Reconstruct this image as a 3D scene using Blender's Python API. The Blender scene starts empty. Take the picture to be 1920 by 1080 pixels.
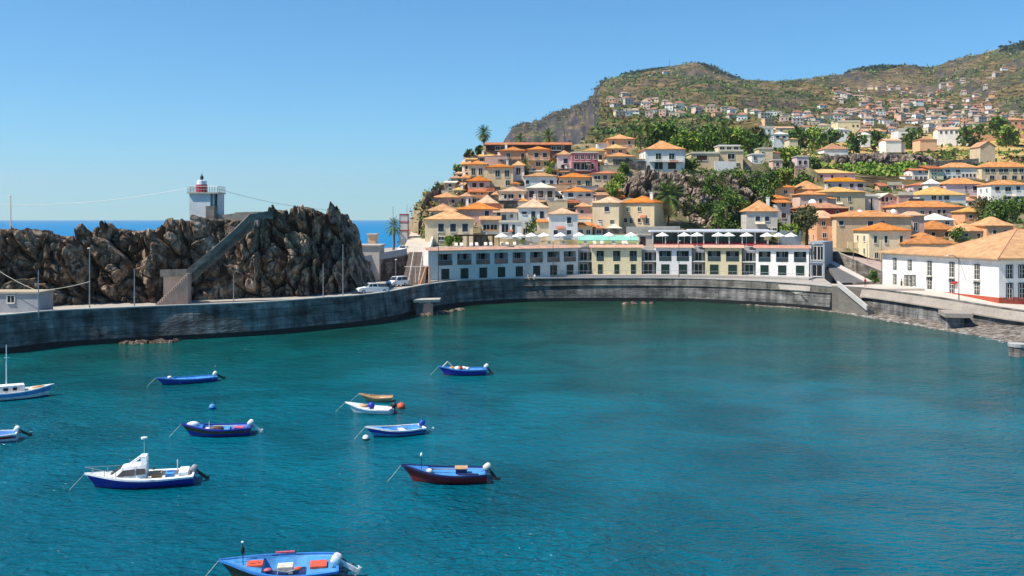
import bpy, math, random
import numpy as np
from mathutils import Vector, Matrix
R = math.radians
SC = bpy.context.scene
COL = SC.collection
random.seed(7)
# ------------------------------------------------------------------ camera, sky, sun, exposure
F = 1844.0; CZ = 17.0; HY = 411.0            # focal length in photo pixels, eye height, horizon row
cam_d = bpy.data.cameras.new('camera'); cam = bpy.data.objects.new('camera', cam_d); COL.objects.link(cam)
cam.location = (0, 0, CZ); cam.rotation_euler = (R(90), 0, 0)
cam_d.sensor_width = 36; cam_d.lens = 36*F/1920; cam_d.shift_y = -(540-HY)/1920
cam_d.clip_start = 0.5; cam_d.clip_end = 60000
SC.camera = cam
SUN = Vector((-0.54, -0.21, 0.82)).normalized()
w = bpy.data.worlds.new('World'); SC.world = w; w.use_nodes = True
nt = w.node_tree; nt.nodes.clear()
sky = nt.nodes.new('ShaderNodeTexSky'); sky.sky_type = 'NISHITA'; sky.sun_disc = False
sky.sun_elevation = math.asin(SUN.z); sky.sun_rotation = math.atan2(SUN.x, SUN.y)
sky.altitude = 0; sky.air_density = 1.0; sky.dust_density = 0.0; sky.ozone_density = 10
bg = nt.nodes.new('ShaderNodeBackground'); bg.inputs[1].default_value = 0.084
wo = nt.nodes.new('ShaderNodeOutputWorld')
tint = nt.nodes.new('ShaderNodeVectorMath'); tint.operation = 'MULTIPLY'; tint.inputs[1].default_value = (.57, 1.04, 1.12)
nt.links.new(sky.outputs[0], tint.inputs[0]); nt.links.new(tint.outputs[0], bg.inputs[0]); nt.links.new(bg.outputs[0], wo.inputs[0])
sd = bpy.data.lights.new('sun', 'SUN'); sd.energy = 4.5; sd.angle = R(0.5); sd.color = (1, .93, .82)
so = bpy.data.objects.new('sun', sd); COL.objects.link(so); so.rotation_euler = SUN.to_track_quat('Z', 'Y').to_euler()
vs = SC.view_settings; vs.view_transform = 'Standard'; vs.look = 'None'; vs.exposure = 0.68; vs.gamma = 1
SC.cycles.max_bounces = 6; SC.cycles.volume_bounces = 0; SC.cycles.transparent_max_bounces = 8

# ------------------------------------------------------------------ helpers
def P(px, py, Y): return Vector(((px-960)*Y/F, Y, CZ-(py-HY)*Y/F))
def G(px, py, z=0.0):
    Y = (CZ-z)*F/(py-HY); return Vector(((px-960)*Y/F, Y, z))
def zy(py, Y): return CZ-(py-HY)*Y/F

def mat(name, col, rough=.85, var=.18, sc=.6, col2=None, thr=None, bump=0, bsc=8, spec=.3, metal=0, det=4, stretch=None, band=None):
    m = bpy.data.materials.get(name)
    if m: return m
    m = bpy.data.materials.new(name); m.use_nodes = True; t = m.node_tree; b = t.nodes['Principled BSDF']
    b.inputs['Roughness'].default_value = rough; b.inputs['Specular IOR Level'].default_value = spec; b.inputs['Metallic'].default_value = metal
    tc = t.nodes.new('ShaderNodeTexCoord'); co = tc.outputs['Object']
    if stretch:
        mp = t.nodes.new('ShaderNodeMapping'); mp.inputs['Scale'].default_value = stretch
        t.links.new(co, mp.inputs[0]); co = mp.outputs[0]
    n = t.nodes.new('ShaderNodeTexNoise'); n.inputs['Scale'].default_value = sc; n.inputs['Detail'].default_value = det; n.inputs['Roughness'].default_value = .62
    t.links.new(co, n.inputs['Vector'])
    r = t.nodes.new('ShaderNodeValToRGB'); t.links.new(n.outputs['Fac'], r.inputs[0])
    c2 = col2 or tuple(c*(1-2*var) for c in col)
    lo, hi = thr or (.3, .7)
    r.color_ramp.elements[0].position = lo; r.color_ramp.elements[1].position = hi
    r.color_ramp.elements[0].color = (*c2, 1); r.color_ramp.elements[1].color = (*col, 1)
    out = r.outputs[0]
    if var or col2:
        n2 = t.nodes.new('ShaderNodeTexNoise'); n2.inputs['Scale'].default_value = sc*7.3; n2.inputs['Detail'].default_value = 3
        t.links.new(co, n2.inputs['Vector'])
        mr = t.nodes.new('ShaderNodeMapRange'); mr.inputs[3].default_value = 1-.9*max(var, .08); mr.inputs[4].default_value = 1+.9*max(var, .08)
        mr.inputs[1].default_value = .25; mr.inputs[2].default_value = .75
        t.links.new(n2.outputs['Fac'], mr.inputs[0])
        mx = t.nodes.new('ShaderNodeVectorMath'); mx.operation = 'SCALE'; t.links.new(out, mx.inputs[0]); t.links.new(mr.outputs[0], mx.inputs['Scale'])
        out = mx.outputs[0]
    t.links.new(out, b.inputs['Base Color'])
    if bump:
        n3 = t.nodes.new('ShaderNodeTexNoise'); n3.inputs['Scale'].default_value = bsc; n3.inputs['Detail'].default_value = 5
        t.links.new(co, n3.inputs['Vector'])
        bp = t.nodes.new('ShaderNodeBump'); bp.inputs['Strength'].default_value = 1; bp.inputs['Distance'].default_value = bump
        t.links.new(n3.outputs['Fac'], bp.inputs['Height']); t.links.new(bp.outputs[0], b.inputs['Normal'])
    return m

def glassy(name, col, rough=.08, spec=.5):
    m = bpy.data.materials.get(name)
    if m: return m
    m = mat(name, col, rough=rough, var=.2, sc=.35, spec=spec); return m

def vary(m, lo, hi):
    t = m.node_tree; b = t.nodes['Principled BSDF']; l = b.inputs['Base Color'].links[0].from_socket
    oi = t.nodes.new('ShaderNodeObjectInfo'); mr = t.nodes.new('ShaderNodeMapRange'); mr.inputs[3].default_value = lo; mr.inputs[4].default_value = hi; t.links.new(oi.outputs['Random'], mr.inputs[0])
    hs = t.nodes.new('ShaderNodeHueSaturation'); t.links.new(mr.outputs[0], hs.inputs['Value']); m2 = t.nodes.new('ShaderNodeMath'); m2.operation = 'MULTIPLY'; m2.inputs[1].default_value = 7.31; t.links.new(oi.outputs['Random'], m2.inputs[0])
    fr = t.nodes.new('ShaderNodeMath'); fr.operation = 'FRACT'; t.links.new(m2.outputs[0], fr.inputs[0]); mh = t.nodes.new('ShaderNodeMapRange'); mh.inputs[3].default_value = .488; mh.inputs[4].default_value = .51; t.links.new(fr.outputs[0], mh.inputs[0]); t.links.new(mh.outputs[0], hs.inputs['Hue'])
    ms = t.nodes.new('ShaderNodeMapRange'); ms.inputs[3].default_value = 1.15; ms.inputs[4].default_value = .86; t.links.new(fr.outputs[0], ms.inputs[0]); t.links.new(ms.outputs[0], hs.inputs['Saturation'])
    t.links.new(l, hs.inputs['Color']); t.links.new(hs.outputs[0], b.inputs['Base Color']); return m

def tile_mat(name, c1, c2):
    m = vary(mat(name, c1, rough=.9, sc=.7, col2=tuple(c*.8 for c in c2), thr=(.34, .6), var=.3, spec=.1, det=7), .80, 1.10)
    t = m.node_tree; b = t.nodes['Principled BSDF']
    tc = t.nodes.new('ShaderNodeTexCoord'); wv = t.nodes.new('ShaderNodeTexWave'); wv.wave_type = 'BANDS'; wv.bands_direction = 'X'
    wv.inputs['Scale'].default_value = 1.1; wv.inputs['Distortion'].default_value = .4
    t.links.new(tc.outputs['Object'], wv.inputs[0])
    bp = t.nodes.new('ShaderNodeBump'); bp.inputs['Distance'].default_value = .06; bp.inputs['Strength'].default_value = .8
    t.links.new(wv.outputs['Fac'], bp.inputs['Height']); t.links.new(bp.outputs[0], b.inputs['Normal'])
    return m

class MB:
    def __init__(s): s.v = []; s.f = []; s.m = []
    def add(s, vs, fs, mi=0, M=None):
        k = len(s.v)
        s.v += [tuple(M @ Vector(v)) for v in vs] if M else [tuple(v) for v in vs]
        s.f += [tuple(i+k for i in f) for f in fs]; s.m += [mi]*len(fs)
    def box(s, x0, x1, y0, y1, z0, z1, mi=0, M=None):
        s.add([(x0,y0,z0),(x1,y0,z0),(x1,y1,z0),(x0,y1,z0),(x0,y0,z1),(x1,y0,z1),(x1,y1,z1),(x0,y1,z1)],
              [(0,3,2,1),(4,5,6,7),(0,1,5,4),(1,2,6,5),(2,3,7,6),(3,0,4,7)], mi, M)
    def prism(s, poly, z0, z1, mi=0, M=None):          # poly in xy, z0/z1 float or list
        n = len(poly); a = z0 if isinstance(z0, (list, tuple)) else [z0]*n; b = z1 if isinstance(z1, (list, tuple)) else [z1]*n
        vs = [(p[0], p[1], a[i]) for i, p in enumerate(poly)]+[(p[0], p[1], b[i]) for i, p in enumerate(poly)]
        fs = [tuple(range(n))[::-1], tuple(range(n, 2*n))]+[(i, (i+1) % n, n+(i+1) % n, n+i) for i in range(n)]
        s.add(vs, fs, mi, M)
    def side(s, poly, x0, x1, mi=0, M=None):           # poly in (y,z) extruded along x
        n = len(poly)
        vs = [(x0, p[0], p[1]) for p in poly]+[(x1, p[0], p[1]) for p in poly]
        fs = [tuple(range(n))[::-1], tuple(range(n, 2*n))]+[(i, (i+1) % n, n+(i+1) % n, n+i) for i in range(n)]
        s.add(vs, fs, mi, M)
    def prof(s, poly, y0, y1, mi=0, M=None):           # poly in (x,z) extruded along y
        n = len(poly)
        vs = [(p[0], y0, p[1]) for p in poly]+[(p[0], y1, p[1]) for p in poly]
        fs = [tuple(range(n)), tuple(range(n, 2*n))[::-1]]+[(i, n+i, n+(i+1) % n, (i+1) % n) for i in range(n)]
        s.add(vs, fs, mi, M)
    def tube(s, pts, r, n=6, mi=0, M=None):
        pts = [Vector(p) for p in pts]; rs = r if isinstance(r, (list, tuple)) else [r]*len(pts)
        vs = []; fs = []
        for i, p in enumerate(pts):
            d = (pts[min(i+1, len(pts)-1)]-pts[max(i-1, 0)]).normalized()
            a = d.cross(Vector((0, 0, 1)))
            if a.length < .05: a = d.cross(Vector((1, 0, 0)))
            a.normalize(); b = a.cross(d)
            for k in range(n):
                t = 2*math.pi*k/n; vs.append(p+(a*math.cos(t)+b*math.sin(t))*rs[i])
        for i in range(len(pts)-1):
            for k in range(n): fs.append((i*n+k, i*n+(k+1) % n, (i+1)*n+(k+1) % n, (i+1)*n+k))
        fs.append(tuple(range(n))); fs.append(tuple(range((len(pts)-1)*n, len(pts)*n))[::-1])
        s.add(vs, fs, mi, M)
    def lathe(s, prof, n=12, mi=0, M=None):
        vs = [(r*math.cos(2*math.pi*k/n), r*math.sin(2*math.pi*k/n), z) for r, z in prof for k in range(n)]
        fs = [(i*n+k, i*n+(k+1) % n, (i+1)*n+(k+1) % n, (i+1)*n+k) for i in range(len(prof)-1) for k in range(n)]
        s.add(vs, fs, mi, M)
    def mesh(s, name, mats):
        me = bpy.data.meshes.new(name); me.from_pydata(s.v, [], s.f)
        for m in mats: me.materials.append(m)
        if len(mats) > 1: me.polygons.foreach_set('material_index', s.m)
        me.update(); return me
    def build(s, name, mats, parent=None, loc=None, smooth=False):
        if not isinstance(mats, (list, tuple)): mats = [mats]
        me = s.mesh(name, mats)
        if smooth: me.polygons.foreach_set('use_smooth', [True]*len(me.polygons))
        o = bpy.data.objects.new(name, me); COL.objects.link(o)
        if parent: o.parent = parent
        if loc is not None: o.location = loc
        return o
def tag(o, label, cat, group=None):
    o['label'] = label; o['category'] = cat; o['kind'] = 'thing'
    if group: o['group'] = group
    return o
def struct(o, kind='structure'): o['kind'] = kind; return o
def empty(name, loc, rz=0, label=None, cat=None, group=None):
    o = bpy.data.objects.new(name, None); COL.objects.link(o); o.location = loc; o.rotation_euler = (0, 0, rz); o.empty_display_size = .5
    if label: tag(o, label, cat, group)
    return o
def put(name, me, parent, loc=(0, 0, 0), rz=0, sc=None):
    o = bpy.data.objects.new(name, me); COL.objects.link(o); o.parent = parent; o.location = loc; o.rotation_euler = (0, 0, rz)
    if sc: o.scale = sc
    return o
def copy_tree(o, parent=None):
    c = o.copy(); COL.objects.link(c); c.parent = parent
    for ch in list(o.children): copy_tree(ch, c)
    return c

# numpy noise
def h3(ix, iy, iz, s=0):
    n = (ix*374761393+iy*668265263+iz*1274126177+s*974711) & 0x7fffffff
    n = ((n ^ (n >> 13))*1274126177) & 0x7fffffff
    n = ((n ^ (n >> 16))*668265263) & 0x7fffffff
    return ((n ^ (n >> 15)) & 0xffff)/65535.0
def vn(p, s=0):
    i = np.floor(p).astype(np.int64); f = p-i; f = f*f*(3-2*f); r = 0
    for a in (0, 1):
        for b in (0, 1):
            for c in (0, 1):
                wgt = (f[..., 0] if a else 1-f[..., 0])*(f[..., 1] if b else 1-f[..., 1])*(f[..., 2] if c else 1-f[..., 2])
                r = r+wgt*h3(i[..., 0]+a, i[..., 1]+b, i[..., 2]+c, s)
    return r
def fbm(p, o=4, s=0, g=.5):
    r = 0; a = 1; t = 0
    for k in range(o): r = r+a*vn(p*2**k, s+k); t += a; a *= g
    return r/t
def ridged(p, o=4, s=0):
    r = 0; a = 1; t = 0
    for k in range(o): r = r+a*(1-np.abs(2*vn(p*2.1**k, s+k)-1)); t += a; a *= .55
    return r/t
def worley(p, s=0, ids=False):
    i = np.floor(p).astype(np.int64); f1 = np.full(p.shape[:-1], 9.); f2 = f1.copy(); idv = f1*0
    for a in (-1, 0, 1):
        for b in (-1, 0, 1):
            for c in (-1, 0, 1):
                cx, cy, cz = i[..., 0]+a, i[..., 1]+b, i[..., 2]+c
                d = np.sqrt((cx+h3(cx, cy, cz, s)-p[..., 0])**2+(cy+h3(cx, cy, cz, s+1)-p[..., 1])**2+(cz+h3(cx, cy, cz, s+2)-p[..., 2])**2)
                idv = np.where(d < f1, h3(cx, cy, cz, s+5), idv); f2 = np.minimum(f2, np.maximum(d, f1)); f1 = np.minimum(f1, d)
    return (f1, f2, idv) if ids else (f1, f2)
def grid_obj(name, V, m, mats, smooth=True, mask=None):     # V (a,b,3)
    a, b = V.shape[:2]; idx = np.arange(a*b).reshape(a, b)
    q = np.stack([idx[:-1, :-1], idx[1:, :-1], idx[1:, 1:], idx[:-1, 1:]], -1).reshape(-1, 4)
    if mask is not None: q = q[(mask[:-1, :-1] & mask[1:, 1:]).reshape(-1)]
    me = bpy.data.meshes.new(name); me.vertices.add(a*b); me.vertices.foreach_set('co', V.reshape(-1).astype(np.float32))
    me.loops.add(len(q)*4); me.loops.foreach_set('vertex_index', q.reshape(-1).astype(np.int32))
    me.polygons.add(len(q)); me.polygons.foreach_set('loop_start', np.arange(0, len(q)*4, 4, dtype=np.int32))
    me.polygons.foreach_set('loop_total', np.full(len(q), 4, dtype=np.int32))
    me.polygons.foreach_set('use_smooth', np.full(len(q), smooth))
    for mm in mats: me.materials.append(mm)
    me.update(calc_edges=True); me.validate()
    o = bpy.data.objects.new(name, me); COL.objects.link(o); return o

# ------------------------------------------------------------------ materials
WHITE = (.86, .82, .75); CREAM = (.80, .64, .41); PINK = (.72, .49, .40); PEACH = (.78, .46, .27); YEL = (.76, .67, .42)
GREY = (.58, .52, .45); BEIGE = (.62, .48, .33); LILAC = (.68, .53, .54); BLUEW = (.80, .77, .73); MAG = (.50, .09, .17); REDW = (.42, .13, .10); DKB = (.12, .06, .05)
WM = {}
def wall_mat(k):
    if k not in WM:
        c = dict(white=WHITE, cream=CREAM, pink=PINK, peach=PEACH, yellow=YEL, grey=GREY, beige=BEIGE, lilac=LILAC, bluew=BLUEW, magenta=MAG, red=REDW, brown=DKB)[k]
        WM[k] = mat('plaster_'+k, c, rough=.92, var=.11, sc=.45, bump=.02, bsc=3, spec=.1, thr=(.3, .55), det=7, stretch=(1, 1, .45)); vary(WM[k], .84, 1.05)
    return WM[k]
ROOF = {'o': tile_mat('roof_orange', (.66, .31, .12), (.50, .22, .085)), 't': tile_mat('roof_terracotta', (.60, .27, .14), (.40, .18, .10)),
        'p': tile_mat('roof_pale', (.66, .42, .25), (.50, .33, .22)), 'y': tile_mat('roof_ochre', (.68, .38, .10), (.55, .28, .08)),
        'w': mat('roof_white', (.72, .70, .66), var=.08, sc=.5), 'c': mat('roof_cream', (.66, .60, .48), var=.12, sc=.5),
        'r': tile_mat('roof_red', (.56, .16, .09), (.42, .12, .08))}
m_frame = mat('frame_white', (.72, .68, .60), var=.05, sc=1)
m_pane = glassy('pane_dark', (.016, .02, .024), rough=.2, spec=.2)
m_shut = mat('shutter_green', (.012, .04, .03), rough=.6, var=.2, sc=1.2, bump=.02, bsc=12)
m_brown = mat('shutter_brown', (.06, .026, .018), rough=.6, var=.2, sc=1.2)
m_blue = mat('shutter_blue', (.012, .03, .06), rough=.6, var=.15, sc=1.2)
m_conc = mat('concrete_pale', (.50, .46, .39), var=.12, sc=.4, bump=.03, bsc=2)
m_metal = mat('metal_grey', (.35, .36, .37), rough=.45, var=.05, metal=.6)
m_dkmetal = mat('metal_dark', (.05, .055, .06), rough=.5, var=.05)
m_white = mat('paint_white', (.80, .80, .80), rough=.35, var=.04, sc=1, spec=.5)

# ------------------------------------------------------------------ water
def water():
    m = bpy.data.materials.new('sea_water'); m.use_nodes = True; t = m.node_tree; b = t.nodes['Principled BSDF']; L = t.links.new
    geo = t.nodes.new('ShaderNodeNewGeometry'); sp = t.nodes.new('ShaderNodeSeparateXYZ'); L(geo.outputs['Position'], sp.inputs[0])
    def noise(sc, det, stretch=(1, 1, 1), dist=0):
        mp = t.nodes.new('ShaderNodeMapping'); mp.inputs['Scale'].default_value = stretch; L(geo.outputs['Position'], mp.inputs[0])
        n = t.nodes.new('ShaderNodeTexNoise'); n.inputs['Scale'].default_value = sc; n.inputs['Detail'].default_value = det; n.inputs['Distortion'].default_value = dist
        L(mp.outputs[0], n.inputs['Vector']); return n.outputs['Fac']
    def math_(op, a, bb, c=None):
        n = t.nodes.new('ShaderNodeMath'); n.operation = op
        for i, x in enumerate((a, bb, c)):
            if x is None: continue
            if isinstance(x, (int, float)): n.inputs[i].default_value = x
            else: L(x, n.inputs[i])
        return n.outputs[0]
    # seabed tone: sandy green close under the wall, deep teal out in the bay, ocean blue beyond the headland
    big = noise(.035, 4, (1, .8, 1), .6)
    yy = math_('MULTIPLY_ADD', big, 70, sp.outputs['Y'])
    mr = t.nodes.new('ShaderNodeMapRange'); L(yy, mr.inputs[0]); mr.inputs[1].default_value = 95; mr.inputs[2].default_value = 218
    cr = t.nodes.new('ShaderNodeValToRGB'); L(mr.outputs[0], cr.inputs[0]); e = cr.color_ramp.elements
    e[0].position = 0; e[0].color = (.0, .090, .132, 1); e[1].position = 1; e[1].color = (.010, .050, .032, 1)
    for p, c in ((.22, (.0, .106, .146)), (.45, (.0, .086, .098)), (.7, (.002, .062, .055))):
        x = e.new(p); x.color = (*c, 1)
    big2 = noise(.09, 3, (1, 1, 1), .8)
    sc_ = t.nodes.new('ShaderNodeMapRange'); L(big2, sc_.inputs[0]); sc_.inputs[1].default_value = .3; sc_.inputs[2].default_value = .7; sc_.inputs[3].default_value = .72; sc_.inputs[4].default_value = 1.25
    vm = t.nodes.new('ShaderNodeVectorMath'); vm.operation = 'SCALE'; L(cr.outputs[0], vm.inputs[0]); L(sc_.outputs[0], vm.inputs['Scale'])
    far = t.nodes.new('ShaderNodeMapRange'); L(sp.outputs['Y'], far.inputs[0]); far.inputs[1].default_value = 215; far.inputs[2].default_value = 240
    mx = t.nodes.new('ShaderNodeMix'); mx.data_type = 'RGBA'; L(far.outputs[0], mx.inputs[0]); L(vm.outputs[0], mx.inputs[6]); mx.inputs[7].default_value = (.0, .17, .38, 1)
    L(mx.outputs[2], b.inputs['Base Color'])
    b.inputs['IOR'].default_value = 1.33
    sl = t.nodes.new('ShaderNodeMapRange'); L(far.outputs[0], sl.inputs[0]); sl.inputs[3].default_value = .20; sl.inputs[4].default_value = .08
    L(sl.outputs[0], b.inputs['Specular IOR Level'])
    ro = t.nodes.new('ShaderNodeMapRange'); L(far.outputs[0], ro.inputs[0]); ro.inputs[3].default_value = .11; ro.inputs[4].default_value = .35
    L(ro.outputs[0], b.inputs['Roughness'])
    w1 = noise(.55, 3, (1, 1.5, 1), .5); w2 = noise(1.6, 3, (1, 1.5, 1), .6); w3 = noise(.12, 2, (1, 1.2, 1))
    hsum = math_('ADD', math_('MULTIPLY', w1, .85), math_('ADD', math_('MULTIPLY', w2, .60), math_('MULTIPLY', w3, 1.1)))
    gust = noise(.03, 2, (1, 1, 1)); gs = t.nodes.new('ShaderNodeMapRange'); L(gust, gs.inputs[0]); gs.inputs[1].default_value = .3; gs.inputs[2].default_value = .7; gs.inputs[3].default_value = .35; gs.inputs[4].default_value = 1.35
    hh = math_('MULTIPLY', hsum, gs.outputs[0])
    bp = t.nodes.new('ShaderNodeBump'); bp.inputs['Strength'].default_value = 1; bp.inputs['Distance'].default_value = .6
    L(hh, bp.inputs['Height']); L(bp.outputs[0], b.inputs['Normal'])
    mb = MB(); mb.add([(-14000, -200, 0), (14000, -200, 0), (14000, 16000, 0), (-14000, 16000, 0)], [(0, 1, 2, 3)])
    struct(mb.build('sea', m))
water()

# ------------------------------------------------------------------ sea wall, quay, promenade
m_wall = mat('seawall_stone', (.22, .21, .195), rough=.9, col2=(.06, .06, .058), thr=(.36, .66), sc=.22, var=.22, bump=.12, bsc=1.5, stretch=(1, 1, 2.6), spec=.2, det=6)
def courses(m, bw, bh, k, mortar=.35):
    t = m.node_tree; b = t.nodes['Principled BSDF']; l = b.inputs['Base Color'].links[0].from_socket
    tc = t.nodes.new('ShaderNodeTexCoord'); sp = t.nodes.new('ShaderNodeSeparateXYZ'); cb = t.nodes.new('ShaderNodeCombineXYZ'); t.links.new(tc.outputs['Object'], sp.inputs[0])
    ad = t.nodes.new('ShaderNodeMath'); ad.operation = 'MULTIPLY_ADD'; ad.inputs[1].default_value = .6; t.links.new(sp.outputs['Y'], ad.inputs[0]); t.links.new(sp.outputs['X'], ad.inputs[2])
    t.links.new(ad.outputs[0], cb.inputs[0]); t.links.new(sp.outputs['Z'], cb.inputs[1])
    br = t.nodes.new('ShaderNodeTexBrick'); br.inputs['Scale'].default_value = 1; br.inputs['Brick Width'].default_value = bw; br.inputs['Row Height'].default_value = bh; br.inputs['Mortar Size'].default_value = .03*bh; br.inputs['Mortar Smooth'].default_value = .3
    br.inputs['Color1'].default_value = (1-k, 1-k, 1-k, 1); br.inputs['Color2'].default_value = (1+k, 1+k, 1+k, 1); br.inputs['Mortar'].default_value = (mortar, mortar, mortar, 1); t.links.new(cb.outputs[0], br.inputs[0])
    nz = t.nodes.new('ShaderNodeTexNoise'); nz.inputs['Scale'].default_value = .8; mp = t.nodes.new('ShaderNodeMapping'); mp.inputs['Scale'].default_value = (1, 1, .12); t.links.new(tc.outputs['Object'], mp.inputs[0]); t.links.new(mp.outputs[0], nz.inputs['Vector'])
    mr = t.nodes.new('ShaderNodeMapRange'); mr.inputs[1].default_value = .35; mr.inputs[2].default_value = .65; mr.inputs[3].default_value = .6; mr.inputs[4].default_value = 1.35; t.links.new(nz.outputs['Fac'], mr.inputs[0])
    v1 = t.nodes.new('ShaderNodeVectorMath'); v1.operation = 'MULTIPLY'; t.links.new(l, v1.inputs[0]); t.links.new(br.outputs['Color'], v1.inputs[1])
    v2 = t.nodes.new('ShaderNodeVectorMath'); v2.operation = 'SCALE'; t.links.new(v1.outputs[0], v2.inputs[0]); t.links.new(mr.outputs[0], v2.inputs['Scale']); t.links.new(v2.outputs[0], b.inputs['Base Color'])
courses(m_wall, 7, 1.25, .22)
m_wallwet = mat('seawall_wet', (.016, .018, .018), rough=.55, var=.3, sc=.5, bump=.1, bsc=2)
m_coping = mat('coping', (.46, .44, .40), var=.12, sc=.5)
m_band = mat('upper_band', (.20, .185, .155), rough=.9, col2=(.07, .065, .058), var=.15, sc=.35, stretch=(1, 1, 3))
courses(m_band, 9, 1.6, .15)
m_road = mat('quay_paving', (.40, .36, .31), rough=.9, var=.1, sc=.25)
m_asph = mat('asphalt', (.13, .125, .12), rough=.9, var=.1, sc=.5)
m_stone = mat('rubble_stone', (.20, .17, .15), rough=.95, col2=(.05, .045, .042), thr=(.36, .62), sc=.9, var=.25, bump=.12, bsc=2.5)
courses(m_stone, 1.1, .6, .35, .3)
m_prom = mat('promenade_paving', (.56, .49, .42), rough=.9, var=.07, sc=.3)

WL = [(-260, 118, 4.9), (-120, 121, 4.9), (0, 124.7, 4.9), (100, 131, 4.9), (200, 134.5, 4.9), (300, 138, 4.9), (400, 141, 4.9), (500, 145, 4.9), (600, 152, 4.9), (660, 156.5, 4.9), (700, 161, 4.9),
      (740, 168, 4.9), (770, 176, 4.9), (800, 183, 4.95), (850, 192, 5.0), (900, 197, 5.0), (960, 201.5, 4.95), (1030, 203.5, 4.9), (1100, 204.5, 4.9), (1200, 204.5, 4.9), (1300, 202.5, 4.9),
      (1400, 196.5, 4.9), (1480, 190.5, 4.8), (1560, 182.5, 4.6)]
def smooth_line(pts, n=6):
    out = []; m = len(pts)
    for i in range(m-1):
        p = [np.array(pts[max(min(k, m-1), 0)], float) for k in (i-1, i, i+1, i+2)]
        for k in range(n):
            t = k/n
            out.append(tuple(.5*(2*p[1]+(p[2]-p[0])*t+(2*p[0]-5*p[1]+4*p[2]-p[3])*t*t+(3*p[1]-p[0]-3*p[2]+p[3])*t**3)))
    out.append(tuple(pts[-1])); return out
wl = [((px-960)*Y/F, Y, z) for px, Y, z in smooth_line(WL)]
def offs(line, d):                                   # offset to the land side (away from the bay)
    out = []
    for i, p in enumerate(line):
        a = line[max(i-1, 0)]; b = line[min(i+1, len(line)-1)]
        t = Vector((b[0]-a[0], b[1]-a[1])).normalized(); n = Vector((-t.y, t.x)); out.append((p[0]+n.x*d, p[1]+n.y*d, p[2]))
    return out
def sweep(name, line, prof, mats, mids=None, parent=None, zrel=True):   # prof list of (offset,z, zmode) ; zmode 1: relative to the line's z
    rows = []
    for (d, z, rel) in prof:
        rows.append([(q[0], q[1], (q[2]+z) if rel else z) for q in offs(line, d)])
    n = len(line); k = len(prof); mb = MB()
    vs = [rows[j][i] for i in range(n) for j in range(k)]
    fs = []; ms = []
    for i in range(n-1):
        for j in range(k-1):
            fs.append((i*k+j, (i+1)*k+j, (i+1)*k+j+1, i*k+j+1)); ms.append(mids[j] if mids else 0)
    fs.append(tuple(range(k))); ms.append(0); fs.append(tuple((n-1)*k+j for j in range(k))[::-1]); ms.append(0)
    mb.v = vs; mb.f = fs; mb.m = ms
    return mb.build(name, mats, parent)
# left half plain wall, right half has a paler, slightly proud upper band
iw = next(i for i, p in enumerate(wl) if p[0]*F/p[1]+960 > 820)
we = empty('sea_wall', (0, 0, 0), 0, 'long dark curved stone sea wall holding the quay above the harbour water', 'sea wall')
a = wl[:iw+1]; b_ = wl[iw:]
sweep('lower_wall', a, [(-.7, -3, 0), (-.62, .7, 0), (-.6, .72, 0), (-.05, -.18, 1), (.9, -.18, 1), (.9, -4, 0)], [m_wall, m_wallwet], [1, 1, 0, 0, 0], we)
sweep('lower_wall', b_, [(-.7, -3, 0), (-.62, .7, 0), (-.6, .72, 0), (-.35, 3.2, 0), (.9, 3.2, 0), (.9, -3, 0)], [m_wall, m_wallwet], [1, 1, 0, 0, 0], we)
sweep('upper_band', b_, [(-.55, 3.203, 0), (-.55, 3.35, 0), (-.12, 3.4, 0), (-.05, -.18, 1), (.55, -.18, 1), (.55, 3.203, 0)], [m_band], None, we)
sweep('coping', wl, [(-.16, -.177, 1), (-.16, .0, 1), (.62, .0, 1), (.62, -.177, 1)], [m_coping], None, we)
# quay ground behind the wall
def sheet(name, pts, z, m, kind='structure', th=0):
    mb = MB()
    mb.prism([(p[0], p[1]) for p in pts], -2.5 if not th else z-th, z, 0); return struct(mb.build(name, m), kind)
q_in = [(p[0], p[1]) for p in offs(wl, .85)]
sheet('quay', q_in+[(70, 226), (-60, 226), (-60, 190), (-130, 175)], 4.55, m_road)
# promenade on the right with its own wall line
RW = [(1618, 178, 4.55), (1640, 175.5, 4.6), (1700, 166, 4.6), (1760, 159, 4.4), (1850, 152, 3.75), (1920, 147.5, 3.35), (2020, 141, 3.1), (2200, 132, 3.0)]
rw = [((px-960)*Y/F, Y, z) for px, Y, z in smooth_line(RW, 4)]
re_ = empty('promenade_wall', (0, 0, 0), 0, 'sloping promenade wall with a pale tan upper band above the pebble beach on the right', 'sea wall')
m_tan = mat('tan_band', (.36, .31, .26), rough=.9, var=.14, sc=.5)
sweep('lower_wall', rw, [(-.6, -2, 0), (-.5, -1.7, 1), (.6, -1.7, 1), (.6, -2, 0)], [m_wall], None, re_)
sweep('upper_band', rw, [(-.95, -1.697, 1), (-.95, -1.5, 1), (-.25, -.2, 1), (.5, -.2, 1), (.5, -1.697, 1)], [m_tan], None, re_)
sweep('coping', rw, [(-.3, -.197, 1), (-.3, 0, 1), (.5, 0, 1), (.5, -.197, 1)], [m_band], None, re_)
mb = MB()
rin = offs(rw, .45); rf = [(p[0], p[1], p[2]-.75) for p in rin]
back = [(p[0]+34, p[1]+62, p[2]-.1) for p in rf]
n = len(rf); mb.v = rf+back; mb.f = [(i, i+1, n+i+1, n+i) for i in range(n-1)]; mb.m = [0]*(n-1)
struct(mb.build('promenade', m_prom))
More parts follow.
